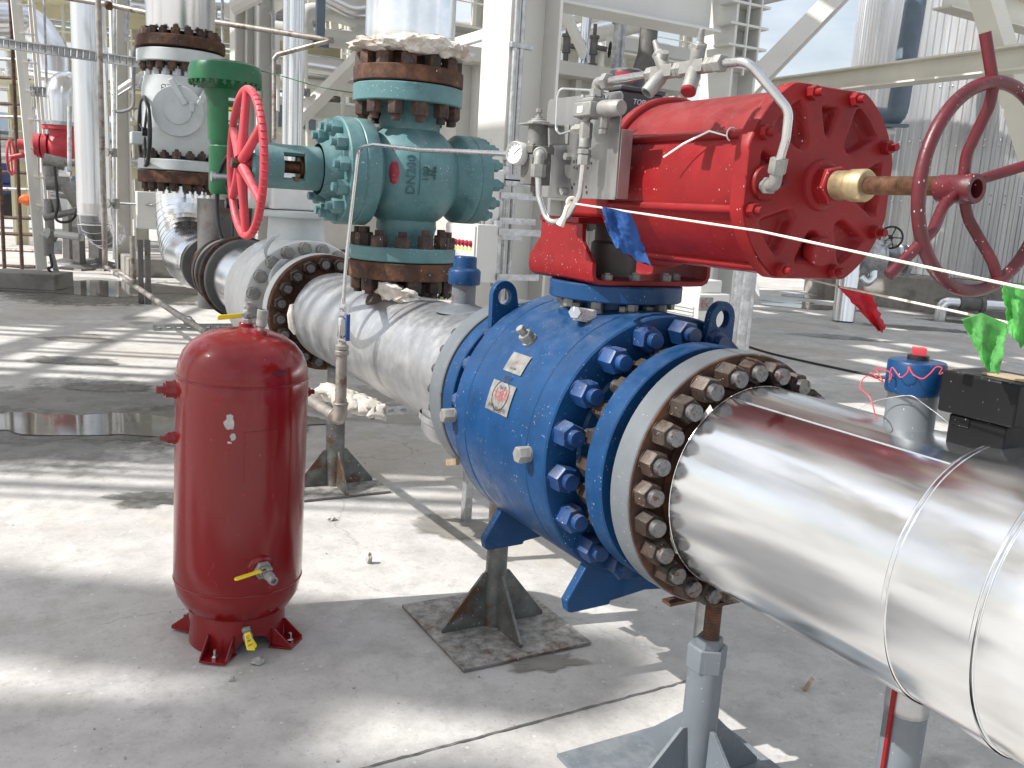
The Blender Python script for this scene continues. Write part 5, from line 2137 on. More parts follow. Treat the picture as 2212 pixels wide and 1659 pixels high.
# control valve with green actuator
t = thing('control_valve', 'green topped control valve behind the red handwheel', 'valve', (AX, 7.22, .5))
gp = onx(487, 400, AX)
gy = gp.y
gm = 1950 / (gp - CAM).dot(V((RM[0][2], RM[1][2], RM[2][2])))
zz = lambda py: onx(487, py, AX).z
mb = MB()
mb.cyl((AX, gy + .25, .55), (AX, gy + .25, zz(432)), .150, 40)
obj('body', mb, 'darksteel', t)
mb = MB()
mb.lathe((AX, gy, 0), (0, 0, 1), [(.10, zz(420)), (.115, zz(410)), (.115, zz(318)), (.105, zz(315)), (.12, zz(300)), (.125, zz(215)), (.15, zz(196)), (.21, zz(186)), (.235, zz(182)), (.252, zz(180)), (.252, zz(168)), (.25, zz(165)), (.25, zz(155)), (.235, zz(142)), (.19, zz(136)), (.05, zz(133)), (0, zz(132))], 56)
mb.lathe((AX, gy, 0), (0, 0, 1), [(0, zz(133)), (.03, zz(133)), (.03, zz(128)), (0, zz(127))], 16)
obj('actuator', mb, 'green', t)
bolts(t, (AX, gy, zz(180)), (0, 0, -1), .236, 28, bolt_mesh('rim_bolt', .026, .02, .01, .012, 'green'), 0, 'rim_bolt')
for k, (p_, m_) in enumerate((((506, 519, 212, 220), 'inkwhite'), ((509, 519, 225, 231), 'inkdark'), ((510, 519, 234, 240), 'yellow'), ((510, 519, 243, 262), 'label'), ((512, 519, 265, 270), 'inkwhite'))):
    mb = MB()
    za, zb_ = zz(p_[3]), zz(p_[2])
    mb.grid(lambda s, u_, za=za, zb_=zb_: V((AX + math.cos(math.radians(268 + 34 * s)) * .1265, gy + math.sin(math.radians(268 + 34 * s)) * .1265, za + (zb_ - za) * u_)), 6, 1)
    obj('sticker', mb, m_, t)
# black handwheel in front of it
hb_ = ony(503, 440, gy - .35)
t2 = thing('gear_operator', 'thin black handwheel hanging behind the red handwheel', 'handwheel', hb_)
mb = MB()
rr = .335
mb.torus(hb_, (1, .12, 0), rr, .015, 60, 10)
for k in range(3):
    a = .5 + k * 2 * PI / 3
    mb.tube([hb_, hb_ + V((0, math.cos(a), math.sin(a))) * rr], .010, 8)
mb.cyl(hb_ - V((.05, 0, 0)), hb_ + V((.08, 0, 0)), .035, 16)
obj('wheel', mb, 'blackpaint', t2)
mb = MB()
pz = ony(458, 381, gy - .35)
mb.cyl(pz, pz + V((.12, 0, 0)), .022, 14)
mb.cyl(pz - V((.005, 0, 0)), pz + V((.02, 0, 0)), .035, 14)
mb.cyl(hb_, hb_ + V((.55, .2, 0)), .03, 14)
obj('shaft', mb, 'galv', t2)
# grey valve stack on the elbow
t = thing('plug_valve', 'tall light grey valve between brown flanges on the far riser, with a black handwheel', 'valve', (AX, YV, 1.45))
zs = lambda py: 1.514 + (385 - py) * .003915
mb = MB()
mb.lathe((AX, YV, 0), (0, 0, 1), [(.2, zs(345)), (.24, zs(340)), (.29, zs(338)), (.315, zs(325)), (.325, zs(300)), (.325, zs(195)), (.31, zs(180)), (.31, zs(172)), (.30, zs(170)), (.22, zs(168)), (.21, zs(150))], 64)
d_ = V((-.25, -1, 0)).normalized()
mb.lathe((AX, YV, zs(245)), d_, [(.21, .22), (.21, .34), (.205, .35), (.11, .352), (.108, .368), (0, .37)], 48)
obj('body', mb, 'greypaint', t)
mb = MB()
for s in (-1, 1):
    mb.bar((AX + s * .16 + .02, YV - .33, zs(180)), (AX + .05 * s + .02, YV - .37, zs(232)), .035, .05)
mb.bar((AX + .02, YV - .37, zs(225)), (AX + .02, YV - .37, zs(245)), .04, .05)
mb.bx((AX - .42, YV - .12, zs(318)), (AX - .20, YV + .1, zs(292)))
obj('gear_case', mb, 'greypaint', t, .008)
for nm, a, b, r, m_ in (('flange', 370, 347, .365, 'greypaint'), ('companion_flange', 398, 372, .368, 'rust'), ('flange', 142, 116, .362, 'greypaint'), ('companion_flange', 111, 88, .368, 'rust')):
    mb = MB()
    mb.lathe((AX, YV, 0), (0, 0, 1), flange_prof(r, .1, zs(a), zs(b), .006), 72)
    obj(nm, mb, m_, t)
bb = bolt_mesh('stack_nut', .066, .055, .02, .04, 'rustdark')
bg = bolt_mesh('stack_nut_grey', .066, .055, .02, .04, 'greypaint')
for py, up_, me_ in ((398, -1, bb), (345, 1, bb), (142, -1, bb), (88, 1, bb), (170, 1, bg)):
    bolts(t, (AX, YV, zs(py)), (0, 0, up_), .30 if me_ is bb else .265, 18, me_, .05, 'flange_nut')
hk = ony(312, 285, YV - .1)
mb = MB()
mb.torus(hk, (1, .02, 0), .285, .018, 60, 10)
for k in range(3):
    a = .3 + k * 2 * PI / 3
    mb.tube([hk, hk + V((0, math.cos(a), math.sin(a))) * .285], .012, 8)
mb.cyl(hk - V((.02, 0, 0)), hk + V((.09, 0, 0)), .04, 16)
mb.cyl(hk, hk + V((.25, 0, 0)), .018, 12)
obj('handwheel', mb, 'blackpaint', t)
text('cast_lettering', 'NXJK', .075, (AX - .16, YV - .335, zs(201)), (1, -.25, 0), (0, 0, 1), 'inkdark', t, .002) if False else None
glyphs('cast_lettering', 4, .06, (AX - .13, YV - .318, zs(199)), (1, -.35, 0), (0, 0, 1), 'inkdark', t, None, 17)
t = thing('riser_pipe', 'far aluminium clad riser above the grey valve', 'pipe', (AX, YV, 2.7))
mb = MB()
mb.lathe((AX, YV, 0), (0, 0, 1), [(.2, zs(76)), (.275, zs(76)), (.28, zs(74)), (.28, 7.5)], 64, dent(.002, 2.))
mb.lathe((AX, YV, 0), (0, 0, 1), [(.2, zs(88)), (.25, zs(80)), (.285, zs(78)), (.275, zs(74))], 48)
obj('jacket', mb, 'alu_far', t)


# ------------------------------------------------------------------ helpers for the plant behind
def vpipe(name, label, cat, px, py0, py1, d, r, m, group=None, n=28, to_ground=False):
    a, b = pt(px, py1, d), None
    zt = pt(px, py0, d).z
    t = thing(name, label, cat, (a.x, a.y, 0 if to_ground else a.z), group)
    mb = MB()
    mb.cyl((a.x, a.y, .004 if to_ground else a.z), (a.x, a.y, zt), r, n)
    obj('pipe' if 'pipe' in name else 'post', mb, m, t)
    return t


def column(label, c, wy, wx, top, m='white', base=True, group='steel columns of the pipe racks'):
    t = thing('steel_column', label, 'column', (c[0], c[1], 0), group)
    mb = MB()
    ibeam(mb, (c[0], c[1], .02), (c[0], c[1], top), wy, wx, .024, .014, (1, 0, 0))
    obj('shaft', mb, m, t, .002)
    if base:
        mb = MB()
        mb.bx((c[0] - wx * .7, c[1] - wy * .7, .004), (c[0] + wx * .7, c[1] + wy * .7, .03))
        obj('base_plate', mb, m, t)
    return t


YA = 5.73
xr = ony(1198, 300, YA).x
xl = ony(1089, 300, YA).x
colA = column('broad white column standing between the teal valve and the red actuator', ((xl + xr) / 2, YA + .21), .42, xr - xl, 9.0)
t = thing('conduit', 'pair of thin galvanised conduits up the near side of the broad white column', 'conduit', (xl + .03, YA - .04, 0))
for k, px in enumerate((1104, 1118)):
    p = ony(px, 250, YA - .03)
    mb = MB()
    mb.cyl((p.x, p.y, .05), (p.x, p.y, 8.8), .017, 12)
    obj('tube', mb, 'galv', t)
mb = MB()
for z in (.5, 1.2, 1.75, 2.5, 3.4):
    mb.bx((xl - .01, YA - .05, z), (xl + .16, YA - .006, z + .035))
obj('clip_rail', mb, 'galv', t, .002)


def cabinet(label, px, py0, py1, w, d, dep_, lamps=False):
    c = pt(px, (py0 + py1) / 2, dep_)
    z1, z0 = pt(px, py0, dep_).z, pt(px, py1, dep_).z
    t = thing('electrical_cabinet', label, 'cabinet', (c.x, c.y, z0), 'cabinets on the broad white column')
    mb = MB()
    mb.bx((c.x, c.y, z0), (c.x + d, c.y + w, z1))
    obj('case', mb, 'cabinet', t, .004)
    mb = MB()
    mb.bx((c.x - .014, c.y + .012, z0 + .012), (c.x - .001, c.y + w - .012, z1 - .012))
    obj('door', mb, 'cabinet', t, .003)
    for q in (.03, w - .09):
        mb = MB()
        mb.bx((c.x + d, c.y + q, z0 - .03), (c.x + d + .04, c.y + q + .041, z1 + .03))
        obj('mounting_rail', mb, 'galv', t)
    mb = MB()
    mb.bx((c.x + d, c.y - .02, z1 - .06), (xl + .01, c.y + .02, z1 - .02))
    obj('bracket', mb, 'galv', t)
    mb = MB()
    mb.bx((c.x + d, c.y - .02, z0 + .02), (xl + .01, c.y + .02, z0 + .06))
    obj('bracket', mb, 'galv', t)
    if lamps:
        for k in range(5):
            mb = MB()
            y = c.y + .055 + k * .055
            z = z1 - .125
            mb.lathe((c.x - .014, y, z), (-1, 0, 0), [(.020, 0), (.020, .008), (.015, .016), (0, .02)], 16)
            obj('lamp', mb, 'clearred', t)
            mb = MB()
            mb.bx((c.x - .016, y - .016, z - .045), (c.x - .0142, y + .016, z - .028))
            obj('lamp_label', mb, 'yellow', t)
        mb = MB()
        mb.bx((c.x - .017, c.y + .30, z0 + .10), (c.x - .0142, c.y + .36, z0 + .15))
        obj('display', mb, 'inkdark', t)
        mb = MB()
        for k in range(7):
            mb.cyl((c.x + .06, c.y + .04 + k * .055, z1), (c.x + .06, c.y + .04 + k * .055, z1 + .022), .011, 10)
        obj('gland', mb, 'cast', t)
    return t


cabinet('white cabinet with a row of red lamps on the column behind the teal valve', 1029, 484, 612, .46, .15, 5.75, True)
cabinet('tall grey cabinet half hidden by the round end of the teal valve', 1040, 405, 488, .30, .13, 5.80)
cabinet('small cabinet above the others, just right of the teal valve', 1052, 366, 404, .24, .13, 5.78)
t = thing('cable_bundle', 'loose green and black cables behind the blue capped nozzle', 'cables', pt(950, 620, 4.6))
for k in range(6):
    mb = MB()
    a = pt(935 + k * 6, 645, 4.6)
    mb.tube(spline([a, a + V((.01 * k, 0, .05)), a + V((.06, -.02 + .01 * k, .09 + .01 * k)), a + V((.12, 0, .04)), a + V((.15, 0, -.04))]), .008, 8)
    obj('cable', mb, 'leaf' if k % 3 == 0 else 'darkcable', t)

# portal frame to the right: beam, second column, braces
pB = ony(1612, 120, YA)
colB = column('pale column with stiffener ribs behind the top of the red cylinder', (pB.x, YA + .19), .36, ony(1645, 120, YA).x - ony(1590, 120, YA).x, 9.0, 'whitegrey')
mb = MB()
zb = ony(1480, 52, YA).z
for k in range(6):
    z = zb - .25 + k * .16
    mb.bx((pB.x - .20, YA - .01, z), (pB.x + .20, YA + .17, z + .018))
mb.bx((pB.x - .03, YA - .012, zb - .3), (pB.x - .015, YA + .012, zb + .7))
mb.bx((pB.x + .10, YA - .012, zb - .3), (pB.x + .115, YA + .012, zb + .7))
obj('stiffener', mb, 'whitegrey', colB)
t = thing('steel_beam', 'deep pale beam across the top from the broad column to the ribbed column', 'beam', (xr, YA + .2, zb))
mb = MB()
ibeam(mb, (xr + .002, YA + .20, zb + .23), (pB.x - .24, YA + .20, zb + .23), .30, .46, .022, .014)
obj('beam', mb, 'whitegrey', t, .002)
t = thing('steel_brace', 'sunlit white diagonal brace rising right from behind the red cylinder', 'brace', ony(1590, 215, YA + .6))
mb = MB()
a, b = ony(1590, 218, YA + .6), ony(1826, -25, YA + .6)
ibeam(mb, a + (a - b) * .3, b + (b - a) * .8, .17, .16, .02, .02, V((-.35, -.75, .55)))
obj('section', mb, 'white', t, .002)
t = thing('steel_beam', 'cream beam passing behind the maroon handwheel in front of the silver tank', 'beam', pt(1980, 155, 9))
xb = pt(1980, 157, 9).x
a, b = onx(1660, 194, xb), onx(2230, 124, xb)
mb = MB()
ibeam(mb, a, b + (b - a) * .5, .22, .22, .02, .012)
obj('beam', mb, 'cream', t, .002)
t = thing('steel_beam', 'cream beam at the top right corner, above the maroon handwheel', 'beam', pt(2150, 20, 9))
a = pt(2040, -16, 9)
b = ony(2240, 42, a.y)
mb = MB()
ibeam(mb, a, b, .22, .30, .02, .012)
obj('beam', mb, 'cream', t, .002)
t = thing('steel_brace', 'cream inclined leg at the right edge behind the maroon handwheel', 'brace', pt(2200, 280, 8.4))
mb = MB()
a, b = pt(2118, -40, 8.4), pt(2260, 420, 8.4)
mb.bar(a, b, .20, .20, (0, 1, 0))
obj('section', mb, 'cream', t, .004)

# silver storage tank
TC = V((19.0, 11.6, 0))
tk = thing('storage_tank', 'huge corrugated silver storage tank filling the right background', 'tank', TC)
mb = MB()
prof_c = []
RT = 4.0
n_c = 170
for i in range(n_c):
    a = 2 * PI * i / n_c
    da = 2 * PI / n_c
    for f, r in ((0, 0), (.30, 0), (.40, -.024), (.75, -.024), (.85, 0)):
        prof_c.append((a + da * f, RT + r))
zl = [.66, 2.3, 4.1, 5.9, 9.5]
pv = None
rows = []
for z in zl:
    rows.append([mb.v((TC.x + math.cos(a) * r, TC.y + math.sin(a) * r, z)) for a, r in prof_c])
for p, q in zip(rows, rows[1:]):
    for i in range(len(p)):
        j = (i + 1) % len(p)
        mb.face((p[i], p[j], q[j], q[i]))
obj('cladding', mb, 'corr', tk, flat=True)
mb = MB()
mb.lathe(TC, (0, 0, 1), [(0, .004), (4.42, .004), (4.42, .60), (4.36, .64), (0, .65)], 64)
obj('plinth', mb, 'plinth', tk)
mb = MB()
rnd = random.Random(4)
for z in (2.0, 2.15, 3.0, 3.1, 4.05):
    for k in range(40):
        a = PI * (.95 + .75 * k / 40)
        if rnd.random() < .7:
            c = TC + V((math.cos(a) * (RT + .004), math.sin(a) * (RT + .004), z))
            mb.blob(c, (.022, .022, .022), 1, .1, k)
obj('rivet', mb, 'alu_far', tk)
t = thing('downpipe', 'blue grey downpipe on the silver tank, bending left behind the red cylinder', 'pipe', pt(1935, 258, 15))
mb = MB()
mb.tube(fillet([pt(1985, -40, 15), pt(1936, 258, 15), pt(1880, 252, 15.3), pt(1840, 250, 15.6)], .25), .17, 18)
mb.bar(pt(1905, 271, 14.9), pt(1960, 272, 14.9), .12, .05)
obj('pipe', mb, 'bluegrey', t)
mb = MB()
mb.tube(fillet([pt(1890, 283, 15), pt(1925, 285, 15), pt(1926, 292, 15)], .05), .07, 14)
obj('small_pipe', mb, 'whitegrey', t)
t = thing('valve_set', 'small grey valve with black handwheel on the pipe at the foot of the silver tank', 'valve', pt(1880, 560, 14.5))
dd = 14.0
mb = MB()
mb.tube(fillet([V((pt(1828, 640, dd).x, pt(1828, 640, dd).y, .004)), pt(1838, 552, dd), pt(1885, 555, dd + .3), pt(1945, 563, dd + .6)], .28, 8), .17, 20)
mb.tube(fillet([pt(1860, 600, dd), pt(1872, 613, dd), pt(1885, 600, dd), pt(1887, 585, dd)], .1), .07, 12)
obj('pipe', mb, 'alu_far', t)
mb = MB()
mb.blob(pt(1886, 553, dd), (.22, .22, .24), 3, .12, 9)
mb.cyl(pt(1886, 545, dd), pt(1888, 522, dd), .16, 20)
for px in (1870, 1902, 1935, 1955):
    c = pt(px, 557 + (px - 1886) * .1, dd + .1)
    mb.lathe(c, pt(1900, 556, dd) - pt(1870, 554, dd), [(0, -.03), (.25, -.03), (.25, .03), (0, .03)], 24)
mb.cyl(pt(1900, 545, dd), pt(1924, 520, dd - .1), .045, 12)
obj('valve_body', mb, 'galv', t)
hw_ = pt(1925, 513, dd - .1)
mb = MB()
ax_ = V((-.8, -.5, .1))
mb.torus(hw_, ax_, .165, .016, 36, 8)
u1, v1_, w1 = frame(ax_)
for k in range(5):
    a = 2 * PI * k / 5
    mb.tube([hw_, hw_ + (u1 * math.cos(a) + v1_ * math.sin(a)) * .165], .010, 6)
mb.cyl(hw_ - w1 * .06, hw_ + w1 * .1, .03, 12)
obj('handwheel', mb, 'blackpaint', t)
t = thing('drain_pipe', 'low silver pipe on the ground at the far right with a dark valve', 'pipe', pt(2100, 680, 12.5))
dd = 12.4
mb = MB()
g0 = onz(2030, 691)
mb.tube(fillet([g0 + V((0, 0, .004)), V((g0.x, g0.y, .30)), V((g0.x + .9, g0.y - .65, .30)), V((g0.x + 1.6, g0.y - 1.15, .30)), V((g0.x + 1.6, g0.y - 1.15, .0))], .13), .095, 16)
obj('pipe', mb, 'alu_far', t)
mb = MB()
c0, c1 = V((g0.x + .22, g0.y - .16, .30)), V((g0.x + .55, g0.y - .40, .30))
mb.lathe(c0, c1 - c0, [(0, 0), (.13, 0), (.13, .06), (.10, .07), (.11, .2), (.10, .33), (.13, .34), (.13, .40), (0, .40)], 20)
obj('valve_body', mb, 'darksteel', t)

# equipment between the columns
c = pt(1192, 180, 10.5)
sk = thing('equipment_skid', 'beige steel skid with a ledge behind the instrument plate', 'skid', (c.x, c.y, 0))
zt = pt(1195, 150, 10.5).z
zt2 = ony(1420, 212, c.y).z
xe = ony(1440, 180, c.y).x
mb = MB()
mb.bx((c.x - 1.2, c.y, .35), (xe, c.y + 2.0, zt - .10))
obj('tank_wall', mb, 'skid', sk)
mb = MB()
mb.bx((c.x - 1.3, c.y - .35, zt - .10), (xe + .15, c.y + 2.1, zt + .05))
obj('ledge', mb, 'skid', sk, .01)
mb = MB()
for k in range(7):
    x = c.x - 1.0 + k * (xe - c.x + .9) / 6
    mb.bx((x - .04, c.y - .14, .0), (x + .04, c.y - .002, zt - .101))
mb.bx((c.x - 1.2, c.y - .10, 1.55), (xe, c.y - .003, 1.65))
obj('stiffener', mb, 'skid', sk)
for k, (px, py0, d, r, m_, lb) in enumerate(((1393, 20, 10.6, .105, 'darksteel', 'thick dark grey vertical pipe rising from the beige skid'),
                                         (1331, 55, 11.0, .075, 'galv', 'shorter grey vertical pipe with a flat cap left of the dark pipe'),
                                         (1258, -20, 10.9, .06, 'alu_far', 'shiny vertical pipe just right of the broad white column'))):
    b = pt(px, 170, d)
    t = thing('vertical_pipe', lb, 'pipe', (b.x, b.y, zt + .05))
    mb = MB()
    tz_ = pt(px, py0, d).z if py0 > 0 else 6.0
    mb.lathe((b.x, b.y, 0), (0, 0, 1), [(0, zt + .051), (r * 1.5, zt + .055), (r * 1.05, zt + .25), (r, zt + .3), (r, tz_ + (2.5 if k == 0 else 0))] + ([] if k == 0 else [(r * 1.35, tz_), (r * 1.35, tz_ + .05), (0, tz_ + .05)]), 28)
    obj('pipe', mb, m_, t)
for k, (px, lb) in enumerate(((1281, 'small dark valve with a spoked wheel standing on the skid ledge'), (1222, 'small dark valve beside the white gusset on the skid ledge'))):
    b = pt(px, 125, 10.6)
    t = thing('small_valve', lb, 'valve', (b.x, b.y, zt + .05))
    mb = MB()
    m = .0054
    for z0, z1, r in ((0, .06, .055), (.06, .16, .03), (.16, .19, .05), (.19, .34, .045), (.34, .37, .06), (.37, .50, .022)):
        mb.cyl((b.x, b.y, zt + .052 + z0), (b.x, b.y, zt + .052 + z1), r, 16)
    mb.cyl((b.x, b.y, zt + .30), (b.x + .14, b.y - .07, zt + .28), .03, 12)
    obj('valve_body', mb, 'darksteel', t)
    hw_ = V((b.x + .17, b.y - .085, zt + .28))
    ax_ = V((1, -.9, -.1))
    u1, v1_, w1 = frame(ax_)
    mb = MB()
    mb.torus(hw_, ax_, .085, .009, 30, 8)
    for q in range(5):
        a = 2 * PI * q / 5
        mb.tube([hw_, hw_ + (u1 * math.cos(a) + v1_ * math.sin(a)) * .085], .006, 6)
    obj('handwheel', mb, 'blackpaint', t)
t = thing('gusset_brace', 'white diagonal brace dropping from the broad column to the skid ledge', 'brace', pt(1240, 60, 9))
mb = MB()
mb.bar(pt(1190, -40, 8.4), pt(1262, 118, 8.9), .16, .05, (.5, -.8, .3))
obj('section', mb, 'white', t, .003)
rk = thing('pipe_rack', 'bundle of pale overhead pipes crossing behind the top beam', 'pipe rack', pt(1300, 40, 14))
for k in range(7):
    p = pt(1290, 78 - k * 13, 13.5 + k * .15)
    mb = MB()
    mb.cyl((p.x, p.y - 6, p.z), (p.x, p.y + 16, p.z), .09 + .03 * (k % 2), 14)
    obj('pipe', mb, ('whitegrey', 'alu_far', 'cream')[k % 3], rk)
for y in (-1.2, 1.6, 4.5, 8.0, 12.):
    mb = MB()
    p = pt(1290, 95, 13.5)
    mb.bx((p.x - .6, p.y + y - .08, p.z - .28), (p.x + 2.2, p.y + y + .08, p.z - .12))
    mb.bx((p.x + 2.0, p.y + y - .08, 0), (p.x + 2.16, p.y + y + .08, p.z - .12))
    obj('rack_frame', mb, 'whitegrey', rk)
# air conditioner style box and galvanised posts behind the blue valve
c = pt(1506, 690, 6.2)
bx = thing('control_box', 'pale louvred box with a small Ex plate behind the right lifting lug', 'box', (c.x, c.y, 0))
zt_ = pt(1506, 634, 6.2).z
mb = MB()
mb.bx((c.x, c.y, .12), (c.x + .28, c.y + .62, zt_))
mb.bx((c.x - .01, c.y - .02, .0), (c.x + .29, c.y + .64, .12))
obj('case', mb, 'cabinet', bx, .008)
mb = MB()
for k in range(26):
    z = .2 + k * (zt_ - .28) / 26
    mb.bx((c.x - .012, c.y + .04, z), (c.x - .001, c.y + .58, z + .012))
obj('louvre', mb, 'cabinet', bx)
mb = MB()
mb.bx((c.x + .05, c.y + .05, zt_), (c.x + .24, c.y + .4, zt_ + .09))
obj('top_unit', mb, 'cabinet', bx, .008)
ep = ony(1522, 657, c.y)
mb = MB()
mb.bx((ep.x - .05, c.y - .004, ep.z - .045), (ep.x + .07, c.y - .0005, ep.z + .045))
pl = obj('ex_plate', mb, 'foil', bx)
text('ex_mark', 'Ex', .07, (ep.x, c.y - .005, ep.z), (1, 0, 0), (0, 0, 1), 'inkred', bx, .0006)
t = thing('galvanised_post', 'group of upright galvanised pipes beside the louvred box', 'pipe', pt(1590, 700, 5.6))
for k, (px, d, r) in enumerate(((1581, 5.5, .026), (1598, 5.8, .038), (1611, 6.0, .024))):
    b = pt(px, 740, d)
    mb = MB()
    mb.cyl((b.x, b.y, .004), (b.x, b.y, 1.9), r, 18)
    obj('post', mb, 'galv', t)
t = thing('plastic_rag', 'white rag hanging below the red cylinder on the right', 'rag', pt(1630, 620, 6))
mb = MB()
mb.tube([pt(1620, 598, 6), pt(1628, 612, 6), pt(1634, 622, 6), pt(1640, 640, 6)], [.006, .022, .016, .004], 8)
obj('cloth', mb, 'inkwhite', t)

# ------------------------------------------------------------------ left background
v = vpipe('vertical_pipe', 'tall aluminium clad pipe left of the thin brown pole, ending in a banded bend', 'pipe', 203, -60, 440, 12.0, .215, 'alu_far')
b = pt(203, 440, 12.0)
mb = MB()
ctr_ = V((b.x + .2, b.y + .35, b.z))
nb = 7
dirx = V((.5, .86, 0))
for k in range(nb):
    a0, a1 = PI + (PI / 2) * k / nb, PI + (PI / 2) * (k + 1) / nb
    o_ = V((b.x, b.y, b.z)) + dirx * .40
    p0 = o_ + dirx * math.cos(a0) * .40 + V((0, 0, math.sin(a0) * .40))
    p1 = o_ + dirx * math.cos(a1) * .40 + V((0, 0, math.sin(a1) * .40))
    L_ = (p1 - p0).length
    mb.lathe(p0, p1 - p0, [(.20, -.03), (.215, -.03), (.217, L_ + .03), (.222, L_ + .03), (.222, L_ + .045), (.21, L_ + .045)], 36)
obj('bend', mb, 'alu_far', v)
mb = MB()
for k in range(4):
    z = b.z + .12 + .14 * k - .4
    mb.lathe((b.x, b.y, 0), (0, 0, 1), [(.214, z), (.219, z), (.219, z + .012), (.214, z + .012)], 36)
obj('band', mb, 'alu_far', v)
mb = MB()
q = onz(190, 588)
for k, px in enumerate((150, 172, 205, 220)):
    g_ = onz(px, 570 + (k % 2) * 12)
    mb.lathe((g_.x, g_.y, 0), (0, 0, 1), [(.35, .004), (.33, .03), (.10, .10), (.09, .9), (0, .9)], 4)
obj('shoe', mb, 'darksteel', v)
colC = column('pale column behind the thin brown pole at the left', (pt(262, 300, 15).x, pt(262, 300, 15).y), .30, .26, 9., 'white')
pl_ = thing('scaffold_pole', 'thin brown upright pole with a horizontal rail near the left edge', 'pole', (.892, 9.92, 3.0))
mb = MB()
mb.tube([pt(60, -18, 10.4), pt(235, 10, 10.2), pt(338, 32, 10.0), pt(468, 48, 9.8), pt(720, 88, 9.6)], .030, 12)
mb.tube([pt(592, 128, 9.8), pt(600, 118, 9.8), pt(712, 88, 9.6)], .026, 12)
mb.cyl(pt(592, 300, 9.8), pt(592, 126, 9.8), .024, 12)
obj('rail', mb, 'galvrusty', pl_)
mb = MB()
mb.blob(pt(235, 12, 10.1), (.045, .045, .05), 2, .2, 3)
obj('coupler', mb, 'rust', pl_)
# perforated cable trays


def tray(label, a, b, h=.10):
    t = thing('cable_tray', label, 'cable tray', a, 'perforated cable trays at the left')
    a, b = V(a), V(b)
    mb = MB()
    mb.bar(a + V((0, 0, h / 2)), b + V((0, 0, h / 2)), .06, .014)
    mb.bar(a - V((0, 0, h / 2)), b - V((0, 0, h / 2)), .06, .014)
    d = b - a
    n = int(d.length / .07)
    for k in range(n):
        p = a + d * (k / n)
        mb.bar(p, p + d.normalized() * .052, .012, h * .9)
    obj('channel', mb, 'traysteel', t, flat=True)
    return t


tray('upper slotted cable tray running in from the left edge', pt(-30, 88, 9.5), pt(345, 142, 9.2), .085)
tray('lower slotted cable tray behind the white capped red valve', pt(60, 196, 13), pt(170, 206, 13), .12)
# ladder and kerb
kb = MB()
g0, g1 = onz(-30, 622), onz(124, 630)
kb.bar(g0 + V((.1, .3, .11)), g1 + V((.1, .3, .11)), .6, .21)
tag(obj('kerb', kb, 'plinth', None, .01), 'low concrete kerb at the left edge under the white ladder', 'kerb')
ld = thing('ladder', 'white caged ladder leaning at the left edge', 'ladder', pt(90, 605, 12.8))
for k, (x0, x1) in enumerate(((27, 88), (38, 98), (62, 112), (70, 118))):
    mb = MB()
    mb.bar(pt(x0, -20, 12.6 + .25 * k), pt(x1 - 2, 600 - k * 18, 12.6 + .25 * k), .07 if k < 2 else .04, .05 if k < 2 else .04)
    obj('rail', mb, 'white', ld)
for k in range(9):
    y = 10 + k * 62
    mb = MB()
    mb.cyl(pt(30 + k * 6.3, y, 12.6), pt(70 + k * 5.3, y + 3, 13.2), .016, 8)
    obj('rung', mb, 'white', ld)
fn_ = thing('railing', 'brown horizontal railings stacked up the left edge', 'railing', pt(30, 560, 16))
for k, y in enumerate((128, 168, 224, 252, 300, 372, 408, 470, 505, 540, 575)):
    mb = MB()
    mb.cyl(pt(-60, y - 3, 15), pt(62 + k * 1.5, y + 2, 14.6), .028, 8)
    obj('rail', mb, 'rustdark' if k % 3 else 'galvrusty', fn_)
mb = MB()
for px in (10, 48):
    g_ = onz(px, 585)
    mb.cyl((g_.x, g_.y, 0), (g_.x, g_.y, 4.2), .03, 10)
obj('post', mb, 'rustdark', fn_)
# red valve with white clad bend
rv = thing('globe_valve', 'distant bright red valve under a white clad bend at the left', 'valve', pt(130, 320, 13))
D_ = 13.0
cc = pt(134, 318, D_)
k_ = D_ / 1950
mb = MB()
mb.blob(cc, (.22, .22, .22), 3, .03, 1)
mb.cyl(cc + V((0, 0, .12)), cc + V((0, 0, .30)), .16, 28)
mb.lathe(cc, (0, 0, 1), [(0, .24), (.25, .24), (.25, .29), (0, .29)], 32)
mb.cyl(cc, cc - V((.55, -.15, 0)), .075, 20)
mb.cyl(cc - V((.17, -.04, 0)), cc - V((.24, -.06, 0)), .17, 24)
mb.cyl(cc - V((.26, -.06, 0)), cc - V((.33, -.08, 0)), .17, 24)
obj('body', mb, 'wheelred', rv)
hw_ = pt(24, 340, D_)
mb = MB()
mb.torus(hw_, (-.9, .2, 0), .24, .018, 40, 8)
for k in range(4):
    a = k * PI / 2 + .3
    mb.tube([hw_, hw_ + V((.15 * math.cos(a), .9 * math.cos(a), math.sin(a))) * .24], .012, 6)
mb.cyl(hw_, cc, .04, 12)
obj('handwheel', mb, 'wheelred', rv)
mb = MB()
mb.lathe(cc, (0, 0, 1), [(0, .295), (.26, .295), (.26, .35), (0, .35)], 32)
obj('flange', mb, 'galv', rv)
bn = thing('clad_bend', 'white dented clad bend on top of the distant red valve', 'pipe', cc + V((0, 0, .4)))
mb = MB()
mb.tube(fillet([cc + V((0, 0, .35)), cc + V((0, 0, .88)), cc + V((.6, 1.1, .92))], .32, 8), .19, 28)
obj('jacket', mb, 'alu_far', bn)
big = thing('clad_pipe', 'large silver pipe coming in from the top left and bending down', 'pipe', pt(110, 200, 17))
mb = MB()
mb.tube(fillet([pt(-80, 40, 16), pt(70, 42, 17), pt(118, 120, 17), pt(118, 380, 17)], .9, 10), .30, 28)
obj('jacket', mb, 'alu_far', big)
